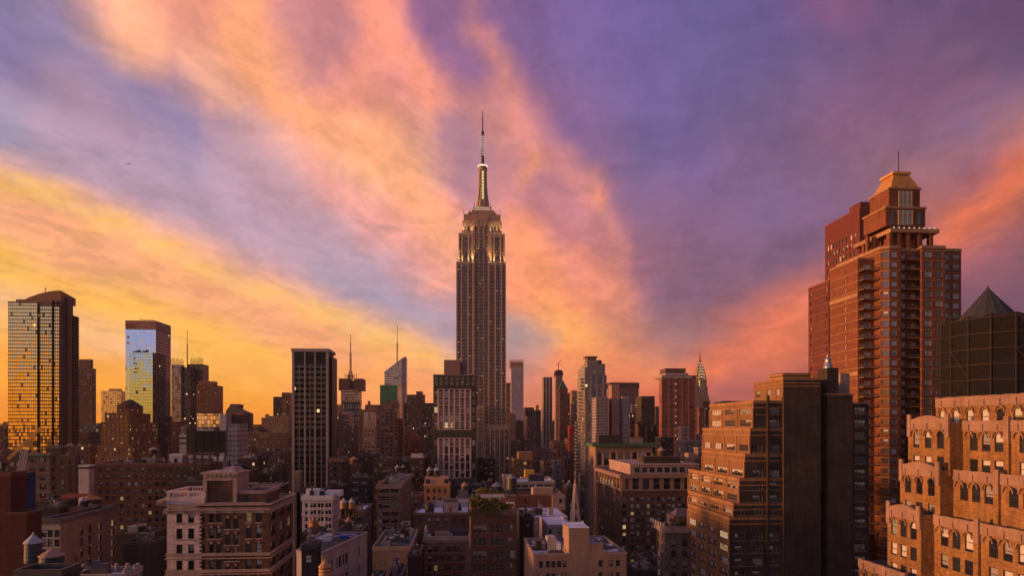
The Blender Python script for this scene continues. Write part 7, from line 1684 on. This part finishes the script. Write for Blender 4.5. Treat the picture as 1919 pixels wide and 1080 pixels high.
# tower under construction with crane on top
def rising():
    Y = 1500; B = Bld('skyscraper', 'slim tower under construction with dark sheeted top, right of the white-striped tower', X(1048, Y), Y+12); z = lambda p: Z(p, 1048, Y); m = fm((.34,.22,.19), 4, 4, .5, .5, lit=0)
    M = MB(); M.box(X(1042, Y), X(1054, Y), Y, Y+24, 0, z(704)); B.part('wall', M, m); M = MB(); M.box(X(1041, Y), X(1055, Y), Y-2, Y+26, z(705), z(697)); M.box(X(1042.5, Y), X(1053.5, Y), Y, Y+24, z(697), z(694)); B.part('dark_sheeting', M, plain((.05,.03,.035), .8)); B.wm = m; B.finish()
    o = thing('crane', 'tiny tower crane standing on the slim unfinished tower', 'crane', (X(1048, Y), Y+10, z(694))); M = MB(); x = X(1048, Y); M.bar((x, Y+10, z(694)), (x, Y+10, z(680)), 1.4); M.build('mast', plain((.3,.12,.08), .6), o); M = MB(); M.bar((x-5, Y+10, z(683)), (X(1053.5, Y), Y+10, z(674)), 1.0); M.build('boom', plain((.3,.12,.08), .6), o)
rising()
# turret lamps and small birds
for (px, py, Y, w, tx) in ((240.5, 307, 420, 1.5, 'tiny dark bird gliding high in the sky at left'), (1338.5, 620, 500, 1.3, 'tiny dark bird flying over the skyline right of centre')):
    x, z = X(px, Y), Z(py, px, Y); M = MB()
    M.frus([(x-.14, Y-.5), (x+.14, Y-.5), (x+.14, Y+.4), (x-.14, Y+.4)], z-.12, [(x-.06, Y-.3), (x+.06, Y-.3), (x+.06, Y+.3), (x-.06, Y+.3)], z+.12)
    for s_ in (-1, 1):
        a, b_, c, d = (x, Y-.25, z), (x+s_*w*.5, Y-.2, z+.32), (x+s_*w, Y+.1, z+.05), (x+s_*w*.45, Y+.22, z+.22); M.poly([a, b_, d, (x, Y+.2, z)]); M.poly([b_, c, (x+s_*w*.95, Y+.16, z+.02), d])
        M.poly([(x, Y+.2, z-.05), (d[0], d[1], d[2]-.05), (b_[0], b_[1], b_[2]-.05), (x, Y-.25, z-.05)])
    tag(M.build('bird', plain((.02,.016,.02), .8), None, (x, Y, z)), tx, 'bird')

# ------------------------------------------------------------------ the far skyline: rows of hazy blocks closing the gaps
rr = random.Random(21)
FC = [(.22,.12,.09), (.16,.09,.075), (.12,.075,.065), (.28,.16,.11), (.19,.12,.11), (.09,.06,.06)]
FARM = [fm(c, 3.2, 3.7, .45, .5, lit=.006, blind=.25, bc=tuple(q*1.5 for q in c)) for c in FC]
def far_row(Y, a, b_, lo, hi, wlo, whi, label, group):
    p = a
    while p < b_:
        w = rr.uniform(wlo, whi); t = rr.uniform(lo, hi); yy = Y + rr.uniform(-25, 25); x0, x1 = X(p, yy), X(p+w, yy); zt = Z(t, p+w/2, yy)
        if zt < 10: p += w; continue
        o = thing('city_block', label, 'building', ((x0+x1)/2, yy+15, 0), group); M = MB(); M.box(x0, x1, yy, yy+30, 0, zt, bot=False)
        m = rr.choice(FARM); M.build('wall', m, o); M = MB(); q = rr.uniform(0, .5); M.box(x0+(x1-x0)*q, x0+(x1-x0)*(q+.35), yy+6, yy+14, zt, zt+rr.uniform(2, 6), bot=False); M.build('penthouse', m, o)
        p += w * rr.uniform(.95, 1.25)
far_row(2600, -20, 545, 793, 799, 18, 40, 'one of the small far-off blocks along the skyline left of the black pier-striped tower', 'far skyline blocks, left')
far_row(1700, -20, 545, 797, 806, 16, 34, 'one of the hazy low blocks below the skyline left of the black pier-striped tower', 'hazy low blocks, left')
far_row(2600, 622, 860, 780, 797, 12, 26, 'one of the small far-off blocks on the skyline between black tower and white-grid tower', 'far skyline blocks, centre left')
far_row(1700, 955, 1080, 772, 796, 10, 18, 'one of the small far-off blocks between the two slender towers right of centre', 'far skyline blocks, centre right')
far_row(2300, 1080, 1420, 780, 796, 14, 30, 'one of the small far-off blocks behind the buildings right of centre', 'far skyline blocks, right')
far_row(1200, 440, 560, 803, 816, 12, 26, 'one of the dim mid-distance blocks in the gap left of the black pier-striped tower', 'mid-distance blocks, left gap')
far_row(900, 622, 860, 800, 835, 12, 22, 'one of the dim mid-distance blocks behind the lofts left of the white-grid tower', 'mid-distance blocks, centre')
far_row(560, 614, 760, 850, 880, 14, 26, 'one of the dark lofts packed below the mid-distance blocks left of the white-grid tower', 'packed dark lofts, centre left')
far_row(1000, -20, 380, 810, 826, 22, 40, 'one of the dim blocks at the feet of the left-hand towers', 'dim blocks at the tower feet')
far_row(900, 956, 1085, 815, 850, 12, 22, 'one of the dusky blocks lining the avenue canyon right of the tallest skyscraper', 'avenue canyon blocks')
far_row(640, 940, 1056, 862, 890, 14, 24, 'one of the dark lofts at the foot of the avenue canyon', 'canyon foot lofts')
far_row(760, 1080, 1330, 800, 822, 16, 28, 'one of the dim blocks behind the arcaded and classical buildings', 'dim blocks, right of centre')
# ------------------------------------------------------------------ evening haze
HZ = 3.2e-5
M = MB(); M.box(-4800, 4800, -60, 3400, -1, 620); hm = bpy.data.materials.new('haze'); hm.use_nodes = True; hm.node_tree.nodes.clear(); T = NT(hm.node_tree)
pv = T.new('ShaderNodeVolumePrincipled'); pv.inputs['Density'].default_value = HZ; pv.inputs['Color'].default_value = (.95, .80, .72, 1); pv.inputs['Anisotropy'].default_value = 0
oo = T.new('ShaderNodeOutputMaterial'); T.l.new(pv.outputs[0], oo.inputs['Volume']); hm.cycles.homogeneous_volume = True
tag(M.build('haze', hm), None, None, None, 'stuff')
